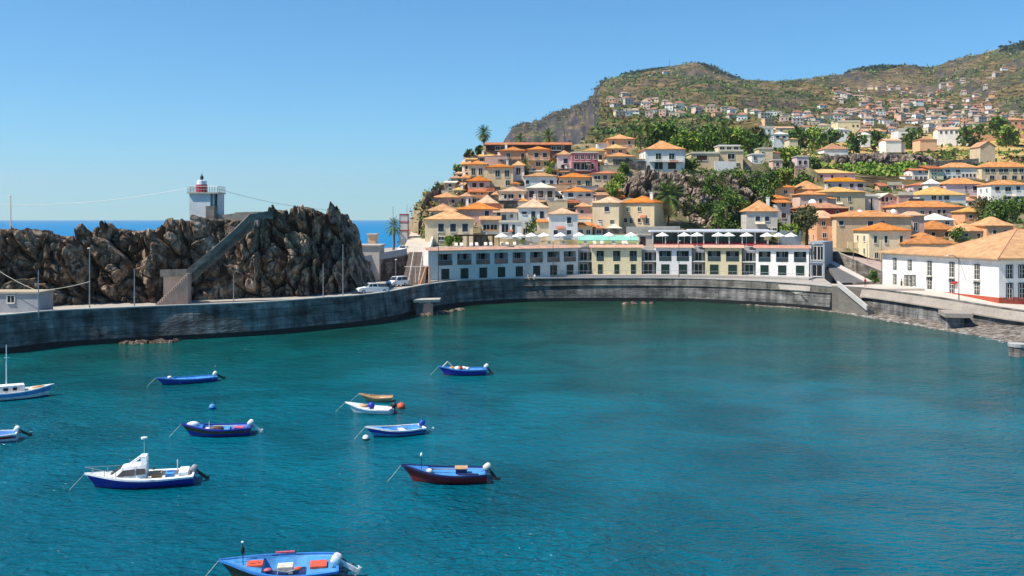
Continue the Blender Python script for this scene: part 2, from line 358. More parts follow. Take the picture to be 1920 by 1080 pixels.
# corner pier with stair between the two walls
p0 = G(1560, 535, 4.6); 
mb = MB()
A = P(1558, 535, 183); B = P(1622, 540, 178)
mb.prism([(A.x, A.y-.9), (A.x+5.6, A.y-5.4), (B.x+.6, B.y-1.4), (B.x+1, B.y+3), (A.x-.5, A.y+6)], -1.5, [4.5, 4.5, 4.5, 4.45, 4.5])
pe = empty('stone_pier', (0, 0, 0), 0, 'grey stone corner pier with a pale stair ramp down to the pebble beach', 'pier')
mb.build('pier_block', mat('pier_stone', (.20, .18, .155), rough=.9, var=.15, sc=.5, bump=.05, bsc=2, stretch=(1, 1, 3)), pe)
mb = MB(); s0 = P(1585, 536, 180.5); s1 = P(1641, 582, 172)
d = (Vector((s1.x-s0.x, s1.y-s0.y, 0))).normalized(); nn = Vector((-d.y, d.x, 0))
for o_, t_ in ((-1.75, .35),):
    a0 = s0+nn*o_; a1 = s1+nn*o_
    mb.add([a0, a0+nn*t_, a1+nn*t_, a1, a0+Vector((0, 0, .9)), a0+nn*t_+Vector((0, 0, .9)), a1+nn*t_+Vector((0, 0, .9)), a1+Vector((0, 0, .9))],
           [(0, 1, 2, 3), (4, 7, 6, 5), (0, 4, 5, 1), (1, 5, 6, 2), (2, 6, 7, 3), (3, 7, 4, 0)])
mb.build('parapet', mat('stair_white', (.52, .50, .46), var=.1, sc=.6), pe)
mb = MB(); N = 18
for i in range(N):
    a0 = s0.lerp(s1, i/N); a1 = s0.lerp(s1, (i+1)/N)
    mb.prism([tuple((a0-nn*1.45)[:2]), tuple((a1-nn*1.45)[:2]), tuple((a1-nn*.2)[:2]), tuple((a0-nn*.2)[:2])], -1.6, a1.z+.1)
mb.build('steps', bpy.data.materials['pier_stone'], pe)

# ------------------------------------------------------------------ far land: mountain
RX = [900, 925, 935, 945, 960, 1000, 1030, 1050, 1080, 1100, 1120, 1130, 1150, 1180, 1215, 1250, 1300, 1325, 1340, 1370, 1400, 1440, 1500, 1560, 1600, 1650, 1700, 1740, 1765, 1800, 1840, 1870, 1900, 1920, 1980, 2200, 2500]
RY = [410, 330, 285, 262, 240, 221, 211, 203, 190, 180, 163, 154, 150, 141, 133, 128, 122, 128, 136, 145, 152, 153, 149, 142, 138, 130, 128, 132, 126, 112, 99, 92, 89, 82, 72, 60, 70]
YK = np.array([360, 450, 600, 900, 1300, 1900, 2600])
LK = [302, 280, 264, 242, 214, 0, 0]; RK = [345, 322, 297, 262, 228, 0, 0]
def far_z(px, Y):
    px = np.asarray(px, float); Y = np.asarray(Y, float)
    X = (px-960)*Y/F
    rid = np.interp(px, RX, RY)
    t = np.clip((px-1250)/450, 0, 1); t = t*t*(3-2*t)
    kn = [LK[i]*(1-t)+RK[i]*t for i in range(5)]
    kn.append(rid+.36*(kn[4]-rid)); kn.append(rid)
    y = np.zeros_like(X)
    lY = np.log(YK)
    for i in range(6):
        f = np.clip((np.log(np.maximum(Y, 1))-lY[i])/(lY[i+1]-lY[i]), 0, 1)
        if i == 0: y = kn[0]+0*X
        y = y+(kn[i+1]-kn[i])*f
    z = CZ+(HY-y)*np.minimum(Y, 2600)/F
    z = z-np.clip((Y-2600)/900, 0, 1)**1.3*260
    p = np.stack([X/420, Y/420, 0*X], -1)
    amp = np.clip((Y-450)/1200, 0, 1)*np.clip((3000-Y)/500, 0, 1)
    z = z+amp*((ridged(p, 5, 3)-.62)*95*np.clip((2700-Y)/500, .12, 1)+(fbm(p*6, 3, 9)-.5)*16)
    z = z+(fbm(p*10, 3, 19)-.5)*5*np.clip((Y-420)/200, 0, 1)
    # western sea cliff
    edge = 1096+(1140-1096)*np.clip((Y-400)/1900, 0, 1)+14*(fbm(np.stack([Y/160, 0*Y, 0*Y], -1), 3, 40)-.5)*2
    land = np.clip((px-edge+26)/30, 0, 1); land = land*land*(3-2*land)
    cl = np.clip((Y-2300-170*(ridged(np.stack([X/150, Y/900, 0*X], -1), 4, 31)-.5))/330, 0, 1); cl = cl**.65
    zc = -6+(CZ+(HY-rid)*2600/F+8)*cl
    zc = zc+np.clip(cl*(1-cl)*4, 0, 1)*46*(ridged(np.stack([X/170, Y/170, zc/170], -1), 5, 33)-.6)
    zc = zc-np.clip((Y-2650)/900, 0, 1)*300
    zz = np.where(px < edge+4, zc*(1-land)+np.maximum(z, zc)*land, z)
    return np.maximum(zz, -8)
def mountain_mat():
    m = bpy.data.materials.new('mountain_ground'); m.use_nodes = True; t = m.node_tree; b = t.nodes['Principled BSDF']; L = t.links.new
    b.inputs['Roughness'].default_value = .95; b.inputs['Specular IOR Level'].default_value = .05
    geo = t.nodes.new('ShaderNodeNewGeometry'); sp = t.nodes.new('ShaderNodeSeparateXYZ'); L(geo.outputs['Position'], sp.inputs[0])
    sn = t.nodes.new('ShaderNodeSeparateXYZ'); L(geo.outputs['True Normal'], sn.inputs[0])
    def noise(sc, det=4, r=.6, st=(1, 1, 1)):
        mp = t.nodes.new('ShaderNodeMapping'); mp.inputs['Scale'].default_value = st; L(geo.outputs['Position'], mp.inputs[0])
        n = t.nodes.new('ShaderNodeTexNoise'); n.inputs['Scale'].default_value = sc; n.inputs['Detail'].default_value = det; n.inputs['Roughness'].default_value = r
        L(mp.outputs[0], n.inputs['Vector']); return n.outputs['Fac']
    def ramp(f, els):
        r = t.nodes.new('ShaderNodeValToRGB'); L(f, r.inputs[0]); e = r.color_ramp.elements
        while len(e) > 1: e.remove(e[0])
        e[0].position = els[0][0]; e[0].color = (*els[0][1], 1)
        for p, c in els[1:]: x = e.new(p); x.color = (*c, 1)
        return r.outputs[0]
    def mixc(f, a, c, blend='MIX'):
        x = t.nodes.new('ShaderNodeMix'); x.data_type = 'RGBA'; x.blend_type = blend
        if isinstance(f, float): x.inputs[0].default_value = f
        else: L(f, x.inputs[0])
        for i, v in ((6, a), (7, c)):
            if isinstance(v, tuple): x.inputs[i].default_value = (*v, 1)
            else: L(v, x.inputs[i])
        return x.outputs[2]
    base = ramp(noise(.011, 7, .68), [(.36, (.018, .045, .012)), (.44, (.035, .06, .018)), (.50, (.12, .075, .04)), (.60, (.22, .14, .075)), (.68, (.06, .07, .025))])
    fine = ramp(noise(.07, 6, .7), [(.38, (.02, .035, .014)), (.47, (.07, .075, .035)), (.56, (.17, .13, .08)), (.66, (.34, .28, .20))])
    c = mixc(.45, base, fine)
    # terraces: strips of field between dry stone walls following the contour
    dist = noise(.02, 3)
    ma = t.nodes.new('ShaderNodeMath'); ma.operation = 'MULTIPLY_ADD'; L(dist, ma.inputs[0]); ma.inputs[1].default_value = 34; L(sp.outputs['Z'], ma.inputs[2])
    md = t.nodes.new('ShaderNodeMath'); md.operation = 'FRACT'
    mm = t.nodes.new('ShaderNodeMath'); mm.operation = 'MULTIPLY'; mm.inputs[1].default_value = 1/8.5; L(ma.outputs[0], mm.inputs[0]); L(mm.outputs[0], md.inputs[0])
    strip = ramp(md.outputs[0], [(0, (.35, .34, .33)), (.2, (.4, .36, .33)), (.25, (1.7, 1.5, 1.25)), (.45, (1.2, 1.2, .9)), (1, (.8, .95, .65))])
    tm = ramp(noise(.008, 3), [(.38, (0, 0, 0)), (.5, (1, 1, 1))])
    c2 = mixc(1.0, c, strip, 'MULTIPLY'); c = mixc(tm, c, c2)
    rock = ramp(noise(.03, 7, .7, (1, 1, .5)), [(.32, (.018, .018, .024)), (.5, (.06, .052, .055)), (.66, (.17, .12, .095))])
    st = t.nodes.new('ShaderNodeMapRange'); L(sn.outputs['Z'], st.inputs[0]); st.inputs[1].default_value = .86; st.inputs[2].default_value = .70
    c = mixc(st.outputs[0], c, rock)
    L(c, b.inputs['Base Color'])
    bp = t.nodes.new('ShaderNodeBump'); bp.inputs['Distance'].default_value = 5; bp.inputs['Strength'].default_value = 1; L(noise(.06, 6, .7), bp.inputs['Height']); L(bp.outputs[0], b.inputs['Normal'])
    return m
m_mtn = mountain_mat()
pxs = np.concatenate([np.linspace(880, 1990, 520), np.linspace(1995, 2500, 60)])
Ys = np.concatenate([np.geomspace(372, 2250, 210), np.linspace(2260, 2760, 110), np.linspace(2800, 3700, 20)])
PX, YY = np.meshgrid(pxs, Ys, indexing='ij')
ZZ = far_z(PX, YY)
ZZ[:, 0] -= 2
V = np.stack([(PX-960)*YY/F, YY, ZZ], -1)
struct(grid_obj('mountain', V, None, [m_mtn]))

# ------------------------------------------------------------------ houses
CTRL = []                                            # terrain control points X,Y,z
WCACHE = {}
def window_mesh(w_, h_, style):
    k = (round(w_, 1), round(h_, 1), style)
    if k in WCACHE: return WCACHE[k]
    w_, h_ = k[0], k[1]; mb = MB(); f = .1
    mb.box(-w_/2, w_/2, -.03, .03, 0, h_, 1)
    mb.box(-w_/2-f, -w_/2, -.09, .03, -f, h_+f, 0); mb.box(w_/2, w_/2+f, -.09, .03, -f, h_+f, 0)
    mb.box(-w_/2, w_/2, -.09, .03, h_, h_+f, 0); mb.box(-w_/2-.04, w_/2+.04, -.16, .03, -f-.05, -.0, 0)
    if style in 'gs' and w_ > .7: mb.box(-.035, .035, -.06, -.03, 0, h_, 0)
    if style == 'a':                                  # open shutters each side
        mb.box(-w_/2-f-.45, -w_/2-f, -.07, -.01, 0, h_, 2); mb.box(w_/2+f, w_/2+f+.45, -.07, -.01, 0, h_, 2)
    pane = {'g': m_pane, 's': m_shut, 'b': m_brown, 'u': m_blue, 'a': m_pane}[style]
    me = mb.mesh('window', [m_frame, pane, m_shut]); WCACHE[k] = me; return me

def depth_left(yb): return 222+(455-yb)*.5
def depth_right(yb): return 215+(475-yb)*1.35
def house(x0, x1, ye, yb, yt, wall, roof, rows, label, Y=None, L=8.5, rot=0, kind='hip', style='s', side='auto', under=4.5, cat='house', chim=0, group='tiled houses of the harbour town', name='house', ov=.45, balc=None):
    """x0,x1: front wall; ye eave row, yb ground row, yt ridge row; rows: [(y centre, height, width, [x centres])]"""
    if Y is None: Y = depth_left(yb) if x1 < 1300 else depth_right(yb)
    s = Y/F; W = (x1-x0)*s; xc = ((x0+x1)/2-960)*s; zb = zy(yb, Y); H = (yb-ye)*s; rh = max((ye-yt)*s, .05)
    rt = R(rot)
    e = empty(name, (xc, Y, zb), rt, label, cat, group)
    CTRL.append((xc, Y-.3, zb-.25)); CTRL.append((xc, Y+L*.6, zb-.1))
    wm = wall_mat(wall); mb = MB(); wd = W/2; ht = H
    if kind == 'gablex':
        pass
    mb.box(-wd, wd, 0, L, -under, ht)
    if kind == 'gable':                               # ridge runs front to back, gable on the facade
        mb.add([(-wd, 0, ht), (wd, 0, ht), (0, 0, ht+rh), (-wd, L, ht), (wd, L, ht), (0, L, ht+rh)], [(0, 1, 2), (4, 3, 5)])
    mb.build('wall', wm, e)
    mb = MB(); o = ov; t = .16; rm = ROOF[roof]
    if kind == 'hip':
        hw = wd+o; hl = L/2+o; r2 = rh*1.12+.1; cy = L/2
        rl = max(hw-hl, 0) if hw > hl else 0; rk = max(hl-hw, 0)
        z0 = ht+.02
        base = [(-hw, cy-hl, z0), (hw, cy-hl, z0), (hw, cy+hl, z0), (-hw, cy+hl, z0)]
        top = [(-hw, cy-hl, z0+t), (hw, cy-hl, z0+t), (hw, cy+hl, z0+t), (-hw, cy+hl, z0+t)]
        # broken slope like the flared eaves of the town's roofs
        f1 = .55
        midp = [(-hw*(1-f1)-rl*f1, cy-hl*(1-f1)-rk*f1), (hw*(1-f1)+rl*f1, cy-hl*(1-f1)-rk*f1), (hw*(1-f1)+rl*f1, cy+hl*(1-f1)+rk*f1), (-hw*(1-f1)-rl*f1, cy+hl*(1-f1)+rk*f1)]
        mid = [(p[0], p[1], z0+t+r2*f1*.86) for p in midp]
        if rl > 0: tp = [(-rl, cy, z0+t+r2), (rl, cy, z0+t+r2)]; tf = [(8, 9, 13, 12), (10, 11, 12, 13), (9, 10, 13), (11, 8, 12)]
        else: tp = [(0, cy-rk, z0+t+r2), (0, cy+rk, z0+t+r2)]; tf = [(8, 9, 12), (10, 11, 13), (9, 10, 13, 12), (11, 8, 12, 13)]
        mb.add(base+top+mid+tp, [(3, 2, 1, 0)]+[(i, (i+1) % 4, 4+(i+1) % 4, 4+i) for i in range(4)]+[(4+i, 4+(i+1) % 4, 8+(i+1) % 4, 8+i) for i in range(4)]+tf)
    elif kind == 'flat':
        mb.box(-wd-.25, wd+.25, -.25, L+.25, ht+.003, ht+.25)
        mb.box(-wd-.1, wd+.1, -.1, .1, ht+.253, ht+.25+rh)
    elif kind == 'shed':                              # single slope rising to the back
        mb.side([(-o-.3, ht-.1), (L+o, ht+rh), (L+o, ht+rh+t), (-o-.3, ht-.1+t)], -wd-o, wd+o)
        mb.side([(.01, ht-.3), (L, ht-.3), (L, ht+rh-.05)], -wd, wd)
    elif kind == 'ridge':                             # ridge parallel to the facade
        mb.side([(-o, ht-.02), (L/2, ht+rh), (L+o, ht-.02), (L+o, ht+t), (L/2, ht+rh+t+.03), (-o, ht+t)], -wd-o, wd+o)
        mb.side([(.02, ht-.02), (L-.02, ht-.02), (L/2, ht+rh-.05)], -wd+.02, wd-.02)
    elif kind == 'gable':
        mb.prof([(-wd-o, ht-.12), (0, ht+rh+.05), (wd+o, ht-.12), (wd+o, ht+.06), (0, ht+rh+.25), (-wd-o, ht+.06)], -o, L+o)
    rf_ = mb.build('roof', rm, e)
    if chim:
        mb = MB(); cxx = chim*wd*.55; mb.box(cxx-.35, cxx+.35, L*.35, L*.35+.6, ht+.2, ht+rh+1.1); mb.box(cxx-.42, cxx+.42, L*.35-.07, L*.35+.67, ht+rh+1.103, ht+rh+1.25)
        mb.build('chimney', wall_mat('white'), rf_)
    hr_ = random.Random(int(x0*131+yb*17)); v_ = hr_.random()
    if H > 2.5 and W > 4 and L > 4.5:
        if v_ < .42:                                  # lean-to annex on one side
            sgn = 1 if v_ < .21 else -1; aw = hr_.uniform(1.6, 3.2); ah = H*hr_.uniform(.45, .7); a0_ = wd if sgn > 0 else -wd-aw
            bm = MB(); bm.box(a0_+(.002 if sgn > 0 else 0), a0_+aw-(0 if sgn > 0 else .002), .8, L*.75, -under, ah); an = bm.build('annex', wall_mat(hr_.choice(['cream', 'white', 'peach', 'grey', wall])), e)
            bm = MB(); bm.side([(.4, ah-.05), (L*.78, ah+.5), (L*.78, ah+.64), (.4, ah+.09)], a0_-(0 if sgn > 0 else .25), a0_+aw+(.25 if sgn > 0 else 0)); bm.build('annex_roof', ROOF[hr_.choice('otp')], an)
        if hr_.random() < .5 and kind != 'gable':
            bm = MB(); ax = hr_.uniform(-.5, .5)*wd; az_ = ht+rh*.5; bm.tube([(ax, L*.5, ht), (ax, L*.5, ht+rh+1.9)], .035, 4)
            for q_ in range(3): bm.tube([(ax-.55+q_*.1, L*.5, ht+rh+1.2+.3*q_), (ax+.55-q_*.1, L*.5, ht+rh+1.2+.3*q_)], .025, 4)
            bm.build('aerial', m_metal, rf_)
        if hr_.random() < .35 and H > 3.5:            # cloth line / awning over a window
            bm = MB(); bx_ = hr_.uniform(-.5, .3)*wd; bm.side([(-.9, H*.42), (0, H*.52), (0, H*.50), (-.9, H*.40)], bx_, bx_+hr_.uniform(1.2, 2.4)); bm.build('awning', mat('awning_'+('rust' if v_ < .5 else 'sand'), (.42, .15, .08) if v_ < .5 else (.62, .52, .38), var=.1), e)
    for row in rows:
        yc, hp, wp, xs = row[:4]; st = row[4] if len(row) > 4 else style
        for x in xs:
            me = window_mesh(max(wp*s, .5), max(hp*s, .5), st)
            put('window', me, e, ((x-(x0+x1)/2)*s, 0, (yb-yc-hp/2)*s))
    # side windows
    if side == 'auto' and H > 3.2 and L > 6:
        sx = -wd if xc > 0 else wd; a_ = R(-90) if sx < 0 else R(90)
        for v in (.28, .7):
            put('window', window_mesh(.9, 1.2, style), e, (sx, L*v, H-2.3), a_)
            if H > 5.6: put('window', window_mesh(.9, 1.2, style), e, (sx, L*v, H-5.1), a_)
    if balc:
        for (bx0, bx1, by, bh) in balc:               # slab and railing
            bm = MB(); X0 = (bx0-(x0+x1)/2)*s; X1 = (bx1-(x0+x1)/2)*s; z = (yb-by)*s
            bm.box(X0, X1, -1.1, 0.02, z-.12, z, 0)
            bm.box(X0, X1, -1.1, -1.05, z+bh-.06, z+bh, 1)
            k = max(2, int((X1-X0)/.35))
            for i in range(k+1):
                q = X0+(X1-X0-.04)*i/k; bm.box(q, q+.04, -1.1, -1.06, z+.003, z+bh-.06, 1)
            bm.build('balcony', [m_frame, m_dkmetal], e)
    return e

H = house
# --- left hill, front row upwards
H(797,887,412,455,395,'cream','o',[(427,15,11,[827,849.5,872],'u'),(447,6,11,[827])],'big cream house with three tall dark windows at the left foot of the hill',L=11,rot=2,chim=0)
H(901,936,412,438,406,'grey','o',[(427,12,12,[912,926],'g')],'low grey house with an orange pent roof over a shaded porch above the pergola',L=6,kind='shed',Y=229)
H(936,978,417,446,415,'white','c',[(428,15,13,[947],'g'),(430,18,6,[963])],'white flat-roofed house with one wide window and a narrow door above the umbrellas',L=7,kind='flat',Y=228)
H(1029,1083,402,448,392,'bluew','p',[(413,11,8,[1067],'u'),(435.5,8,8,[1042,1067],'u')],'tall pale grey house with a low orange roof and windows stacked at its right',L=8,Y=229)
H(1083,1111,423,447,418,'cream','o',[(435,8,7,[1089,1103])],'small cream house with an orange canopy roof beside the green pool canopy',L=5,kind='shed',Y=230,rot=4)
H(972,1027,390,449,375,'white','p',[(399,5,9,[983],'u'),(403,13,8,[1000,1016],'u'),(434,12,8,[985,1012],'g')],'white house with blue shutters and outside stairs in the lower middle of the hill',L=9,Y=238,rot=-3)
H(800,856,396,420,384,'cream','o',[(405,7,6,[812,832])],'low cream house with a wide pale orange roof behind the big cream corner house',L=9,Y=241)
H(858,933,393,420,382,'pink','o',[(400,10,8,[913],'u')],'long pink house with a single dark window behind the big cream house',L=9,Y=243,chim=-1)
H(927,970,398,416,392,'white','p',[(402,6,5,[935]),(408,11,7,[945]),(405,6,5,[959])],'small white house wedged right of the long pink house',L=6,kind='shed',Y=240)
H(893,933,382,394,368,'beige','p',[(388,6,5,[905,920])],'low house under a steep pale pyramid roof above the long pink house',L=8,Y=252)
H(810,862,371,387,363,'pink','o',[(378,8,6,[821,849.5],'b')],'low pink house with an orange roof at the cliff edge, beside the dry slope',L=7,Y=256)
H(862,886,369,386,363,'white','t',[(377,9,4,[867,873,880],'g')],'narrow white house with three thin windows joined to the low pink cliff-edge house',L=6,Y=256.5,rot=2)
H(1043,1063,376,393,375,'cream','c',[(383,10,7,[1048,1058],'g')],'small flat-topped cream house with two dark windows in the middle of the hill',L=6,kind='flat',Y=250)
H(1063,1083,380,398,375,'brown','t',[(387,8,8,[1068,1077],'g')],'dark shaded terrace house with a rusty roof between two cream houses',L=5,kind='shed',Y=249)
H(1082,1108,388,411,382,'pink','o',[(399,10,7,[1091],'u')],'narrow pink house with one window left of the pair of cream cliff-foot houses',L=7,Y=243)
H(1110,1161,381,428,371,'cream','p',[(392,9,9,[1138],'u'),(416,8,7,[1125,1148],'g')],'cream house with one upper window over a vine pergola, left of a joined pair',L=10,Y=236,rot=-20)
H(1163,1228,380.5,428,370,'cream','o',[(392,8,6,[1177,1199],'s'),(413,8,6,[1172,1199],'b'),(414,10,6,[1183,1215])],'cream house with two window rows, right of a joined pair at the cliff foot',L=10,Y=236.5,rot=-26,chim=1)
H(1117,1139,366,386,360,'pink','t',[],'small windowless pink house behind the joined cream pair',L=7,Y=256,kind='shed',side='')
H(935,987,359.5,376,352,'cream','p',[(368,8,10,[945,958],'g'),(368,7,5,[975,983])],'wide low cream house with four small windows under a pale roof mid-hill',L=7,Y=260)
H(989,1041,353,377,344,'grey','c',[(364,13,10,[997,1014,1031],'b')],'grey house with a cream pyramid roof and three large framed windows',L=8,Y=260)
H(1056,1113,360,381,353,'white','o',[(365.5,8,9,[1070],'u'),(371,13,7,[1088],'u'),(369,13,9,[1103],'u')],'white house with a long orange roof and tall dark door in the hill centre',L=7,Y=259,balc=[(1060,1082,372,.9)])
H(877,918,340,355,331,'pink','o',[(347,9,8,[889.5,903],'b')],'small pink house with two brown windows on the left slope below the white pair',L=7,Y=272)
H(880,916,360,368,353,'beige','t',[(364,4,5,[890,904])],'low beige lean-to with a rusty roof under the small pink slope house',L=5,Y=266,kind='shed')
H(984,1044,331,351,325,'white','o',[(341.5,7,7,[989,1019,1034],'u')],'long white house with three square dark windows under a flat orange roof',L=7,Y=273)
H(1048,1107,333,355,326,'cream','o',[(343,9,7,[1052,1085.5]),(344.5,12,7,[1068]),(345.5,14,8,[1102],'s')],'cream house with four different openings below the magenta house',L=7,Y=272.5,balc=[(1062,1092,351,.9)])
H(1110,1166,326,356,321,'cream','t',[(333,7,5,[1117,1123]),(333,8,7,[1134.5]),(334.5,12,9,[1150],'g'),(349.5,6,6,[1118.5,1134.5])],'pale cream two-storey house with scattered small windows right of the hill centre',L=8,Y=272)
H(913,962,314,350,307,'cream','o',[(325.5,12,9,[933,950.6],'s'),(343,10,8,[952])],'tall cream house with green shutters on the upper left slope',L=8,Y=275,chim=1)
H(962,983,311,337,303,'white','o',[(321,13,8,[972],'s')],'narrow white house with one green door beside the tall cream slope house',L=7,Y=281)
H(877,913,308.6,331,302,'cream','o',[(322,12,7,[887.5,901],'s')],'cream-white house with two tall shuttered windows at the far left of the upper slope',L=7,Y=285)
H(938,986,283,306,275.5,'peach','o',[(291.5,9,7,[953],'s'),(294,13,6,[980],'b')],'peach house with an orange hip roof just under the long hilltop building, left one',L=8,Y=297,chim=-1)
H(988,1031,281,320,275,'peach','o',[(291,9,8,[1006,1021.5],'b'),(307,9,8,[1009,1024],'g')],'two-storey peach house with a balcony just under the long hilltop building',L=8,Y=292,balc=[(990,1030,300,.9)])
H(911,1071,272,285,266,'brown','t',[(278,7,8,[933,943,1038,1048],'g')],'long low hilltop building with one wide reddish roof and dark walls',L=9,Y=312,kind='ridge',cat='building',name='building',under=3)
H(1045,1071,290.6,320,283,'bluew','o',[(302,9,8,[1060.6],'u'),(313,9,14,[1059],'g')],'narrow white house with a dark balcony left of the magenta house',L=7,Y=291,balc=[(1049,1070,318,.9)])
H(1072,1121,287,325,286,'magenta','c',[(294,9,6,[1081,1092,1104,1116],'g'),(312,12,12,[1081,1096],'g'),(312,10,5,[1111],'b')],'bright magenta two-storey house with dark balcony openings',L=8,Y=286,kind='flat',balc=[(1073,1108,303,.9),(1073,1108,320,.9)])
H(1093,1134,284,316,277,'cream','y',[(295,9,7,[1126],'b'),(308,6,5,[1130])],'cream house with an ochre roof rising behind the magenta house',L=8,Y=297)
H(1137,1190,294,313,286.7,'cream','o',[(304,12,6,[1153],'s'),(300,7,7,[1176.7],'b')],'cream house with a wide orange roof left of the white cliff-top house',L=8,Y=292)
H(1136,1175,279,291,271,'peach','y',[(284,6,6,[1150,1163])],'small peach upper house with an ochre pyramid roof near the hilltop palms',L=8,Y=303)
H(1139,1190,261,277,252,'peach','o',[(268,7,5,[1150,1180],'b')],'highest peach house of the hill with an orange pyramid roof beside tall palms',L=9,Y=312)
H(1210,1284,280.5,322,265,'bluew','o',[(293,11,10,[1234.5,1259.5],'s'),(311,13,15,[1235],'g'),(311,12,15,[1260],'b')],'white two-storey house with a big orange pyramid roof alone on top of the rocky cliff',L=11,Y=292,rot=2,balc=[(1217,1281,303,.35)],under=2)
H(1349,1393,284,317,282,'cream','c',[(293,10,13,[1371],'g'),(309,7,7,[1384])],'cream flat-roofed villa with one wide window on the cliff top',L=9,Y=302,kind='flat')
H(1347,1388,274,286,273,'cream','w',[(279,7,9,[1354,1367,1380],'g')],'flat upper floor with three dark openings set back above the cliff-top villa',L=6,Y=312,kind='flat')
H(1296,1348,288,318,286,'cream','c',[(296,9,20,[1316],'b')],'low cream terrace house with a brown awning left of the cliff-top villa',L=8,Y=301,kind='flat')
H(1410,1431,290,306,289,'bluew','w',[(297,7,6,[1416])],'tiny pale blue flat house right of the cliff-top villa',L=6,Y=318,kind='flat')
H(1423,1449,279,298,278,'cream','c',[(287,5,5,[1431])],'small cream flat house behind the tiny pale blue one',L=6,Y=330,kind='flat')
H(1449,1467,301,319,300,'pink','c',[(308,7,6,[1458],'b')],'little pink block house with one window above the ravine, left one',L=5,Y=322,kind='flat')
H(1494,1517,294,313,293,'lilac','c',[(305,8,6,[1500,1510],'b')],'little lilac block house with two windows above the ravine, right one',L=6,Y=335,kind='flat')
# --- right town
H(1400,1457,397,436,379,'grey','o',[(410,9,9,[1421,1438],'u'),(430,5,8,[1440,1452])],'grey house with two dark blue windows behind the pavilion, at the foot of the ravine',L=10,Y=232,rot=-6,chim=1)
H(1457,1482,380,418,374,'grey','o',[(384,8,8,[1469.5],'s'),(404,9,9,[1469.5],'b')],'tall narrow grey house with a window on each floor left of the leafy tree',L=7,Y=246,kind='shed')
H(1414,1478,373,390,361,'cream','o',[(379,6,6,[1428,1458])],'low cream house with a wide patched roof above the grey ravine-foot house',L=9,Y=262)
H(1436,1489,352,369,342,'cream','o',[(360,7,6,[1450,1473])],'cream house with a shaded roof terrace near the ravine top',L=9,Y=292)
H(1493,1549,355.5,371,341,'peach','o',[(362,5,6,[1508,1530])],'peach house under a large orange pyramid roof below the white and pink house',L=11,Y=300)
H(1498,1602,325,349,318,'lilac','y',[(333,9,7,[1527],'u'),(331,6,5,[1540.7,1560],'b'),(334,7,6,[1585])],'long white and pink house with an ochre roof at the top of the right-hand town',L=12,Y=338,rot=-5)
H(1549,1622,341,358,334,'lilac','y',[(348,7,6,[1553,1575],'b'),(348,8,7,[1596.7],'b'),(348,8,11,[1613],'b')],'lilac house with brown windows and an ochre roof below the long pink one',L=9,Y=330)
H(1500,1551,365.5,385,359,'pink','o',[(377,8,6,[1519,1538.4],'b')],'pink house with two brown windows and a rooftop dish beside it',L=8,Y=283)
H(1540,1622,360.5,399,352,'cream','y',[(372,8,10,[1557]),(373,9,6,[1572,1593]),(391,7,6,[1575,1596])],'large cream block with a long ochre roof in the middle of the right-hand town',L=12,Y=290,chim=-1)
H(1616,1650,368,401,366,'grey','w',[(384,26,4,[1634],'g')],'grey rendered block with a tall stair window left of the pink gabled house',L=9,Y=293,kind='flat')
H(1651,1681,371,398,363,'pink','c',[(374,9,5,[1655,1663],'b'),(373,6,4,[1671],'g'),(391,9,7,[1663],'b')],'pink gabled house with red-brown doors facing the harbour',L=9,Y=292,kind='gable')
H(1499,1591,391,409,383,'red','t',[(398,5,9,[1542],'b'),(398,5,5,[1520,1570])],'dark red house with a long terracotta roof behind the leafy tree',L=8,Y=263)
H(1532,1568,410,459,398,'peach','p',[(419,9,6,[1544],'g'),(441,9,7,[1546],'g')],'weathered peach house with peeling plaster beside the leafy tree',L=9,Y=234)
H(1568,1709,407.5,463,397.5,'cream','o',[(418,8,9,[1577],'u'),(419,9,10,[1632],'u'),(419,9,8,[1655],'u'),(446,10,6,[1613],'s')],'largest cream building with a long orange roof above the ramp road',L=12,Y=231,cat='building',name='building',rot=1)
H(1629,1708,433,486,421,'cream','o',[(449,13,6,[1641,1661,1690],'s'),(479,10,7,[1643],'s')],'cream house with green shutters in front of the largest cream building',L=9,Y=216,rot=2)
H(1708,1733,405,440,399,'pink','p',[(425,15,7,[1717],'g')],'narrow pink house with a tall balcony door right of the largest cream building',L=8,Y=235)
H(1681,1809,389,410,379,'pink','o',[(399,7,7,[1729]),(401,11,6,[1744],'b'),(397,8,6,[1760.6,1770],'b')],'long pink house with a broad mottled orange roof in the right-hand town',L=11,Y=282)
H(1685,1712,366,386,361,'pink','c',[(377,8,4,[1705],'b')],'small pink stair tower behind the long pink house',L=5,Y=300,kind='flat')
H(1724,1811,366,378,352,'bluew','y',[(371,8,8,[1751]),(371.5,8,5,[1763]),(371,8,9,[1775])],'pale house with the big ochre pyramid roof in the right-hand town',L=13,Y=318)
H(1740,1788,413,424,403,'grey','w',[(418,6,8,[1752,1776],'g')],'house with a white tent-like pyramid roof in the right-hand town',L=8,Y=264)
H(1809,1850,398,414,391,'peach','y',[(406,6,6,[1820,1836],'b')],'peach house with an ochre roof beside the large dark tree',L=8,Y=270)
H(1733,1800,431,449,417,'peach','o',[(440,8,7,[1750,1775],'b')],'peach house with a pyramid roof directly behind the white waterfront house',L=10,Y=243)
H(1795,1850,434,448,422,'beige','o',[(441,6,6,[1812,1835],'b')],'beige house with a low orange roof behind the ridge of the white waterfront house',L=9,Y=238)
H(1700,1796,458,474,440,'beige','o',[(466,6,7,[1712,1740],'s')],'low house with a wide mottled pyramid roof touching the white waterfront house',L=11,Y=213)
H(1850,1900,424,444,410,'peach','o',[(435,7,7,[1865,1885],'b')],'peach house half hidden behind the large dark tree and the big waterfront roof',L=9,Y=236)
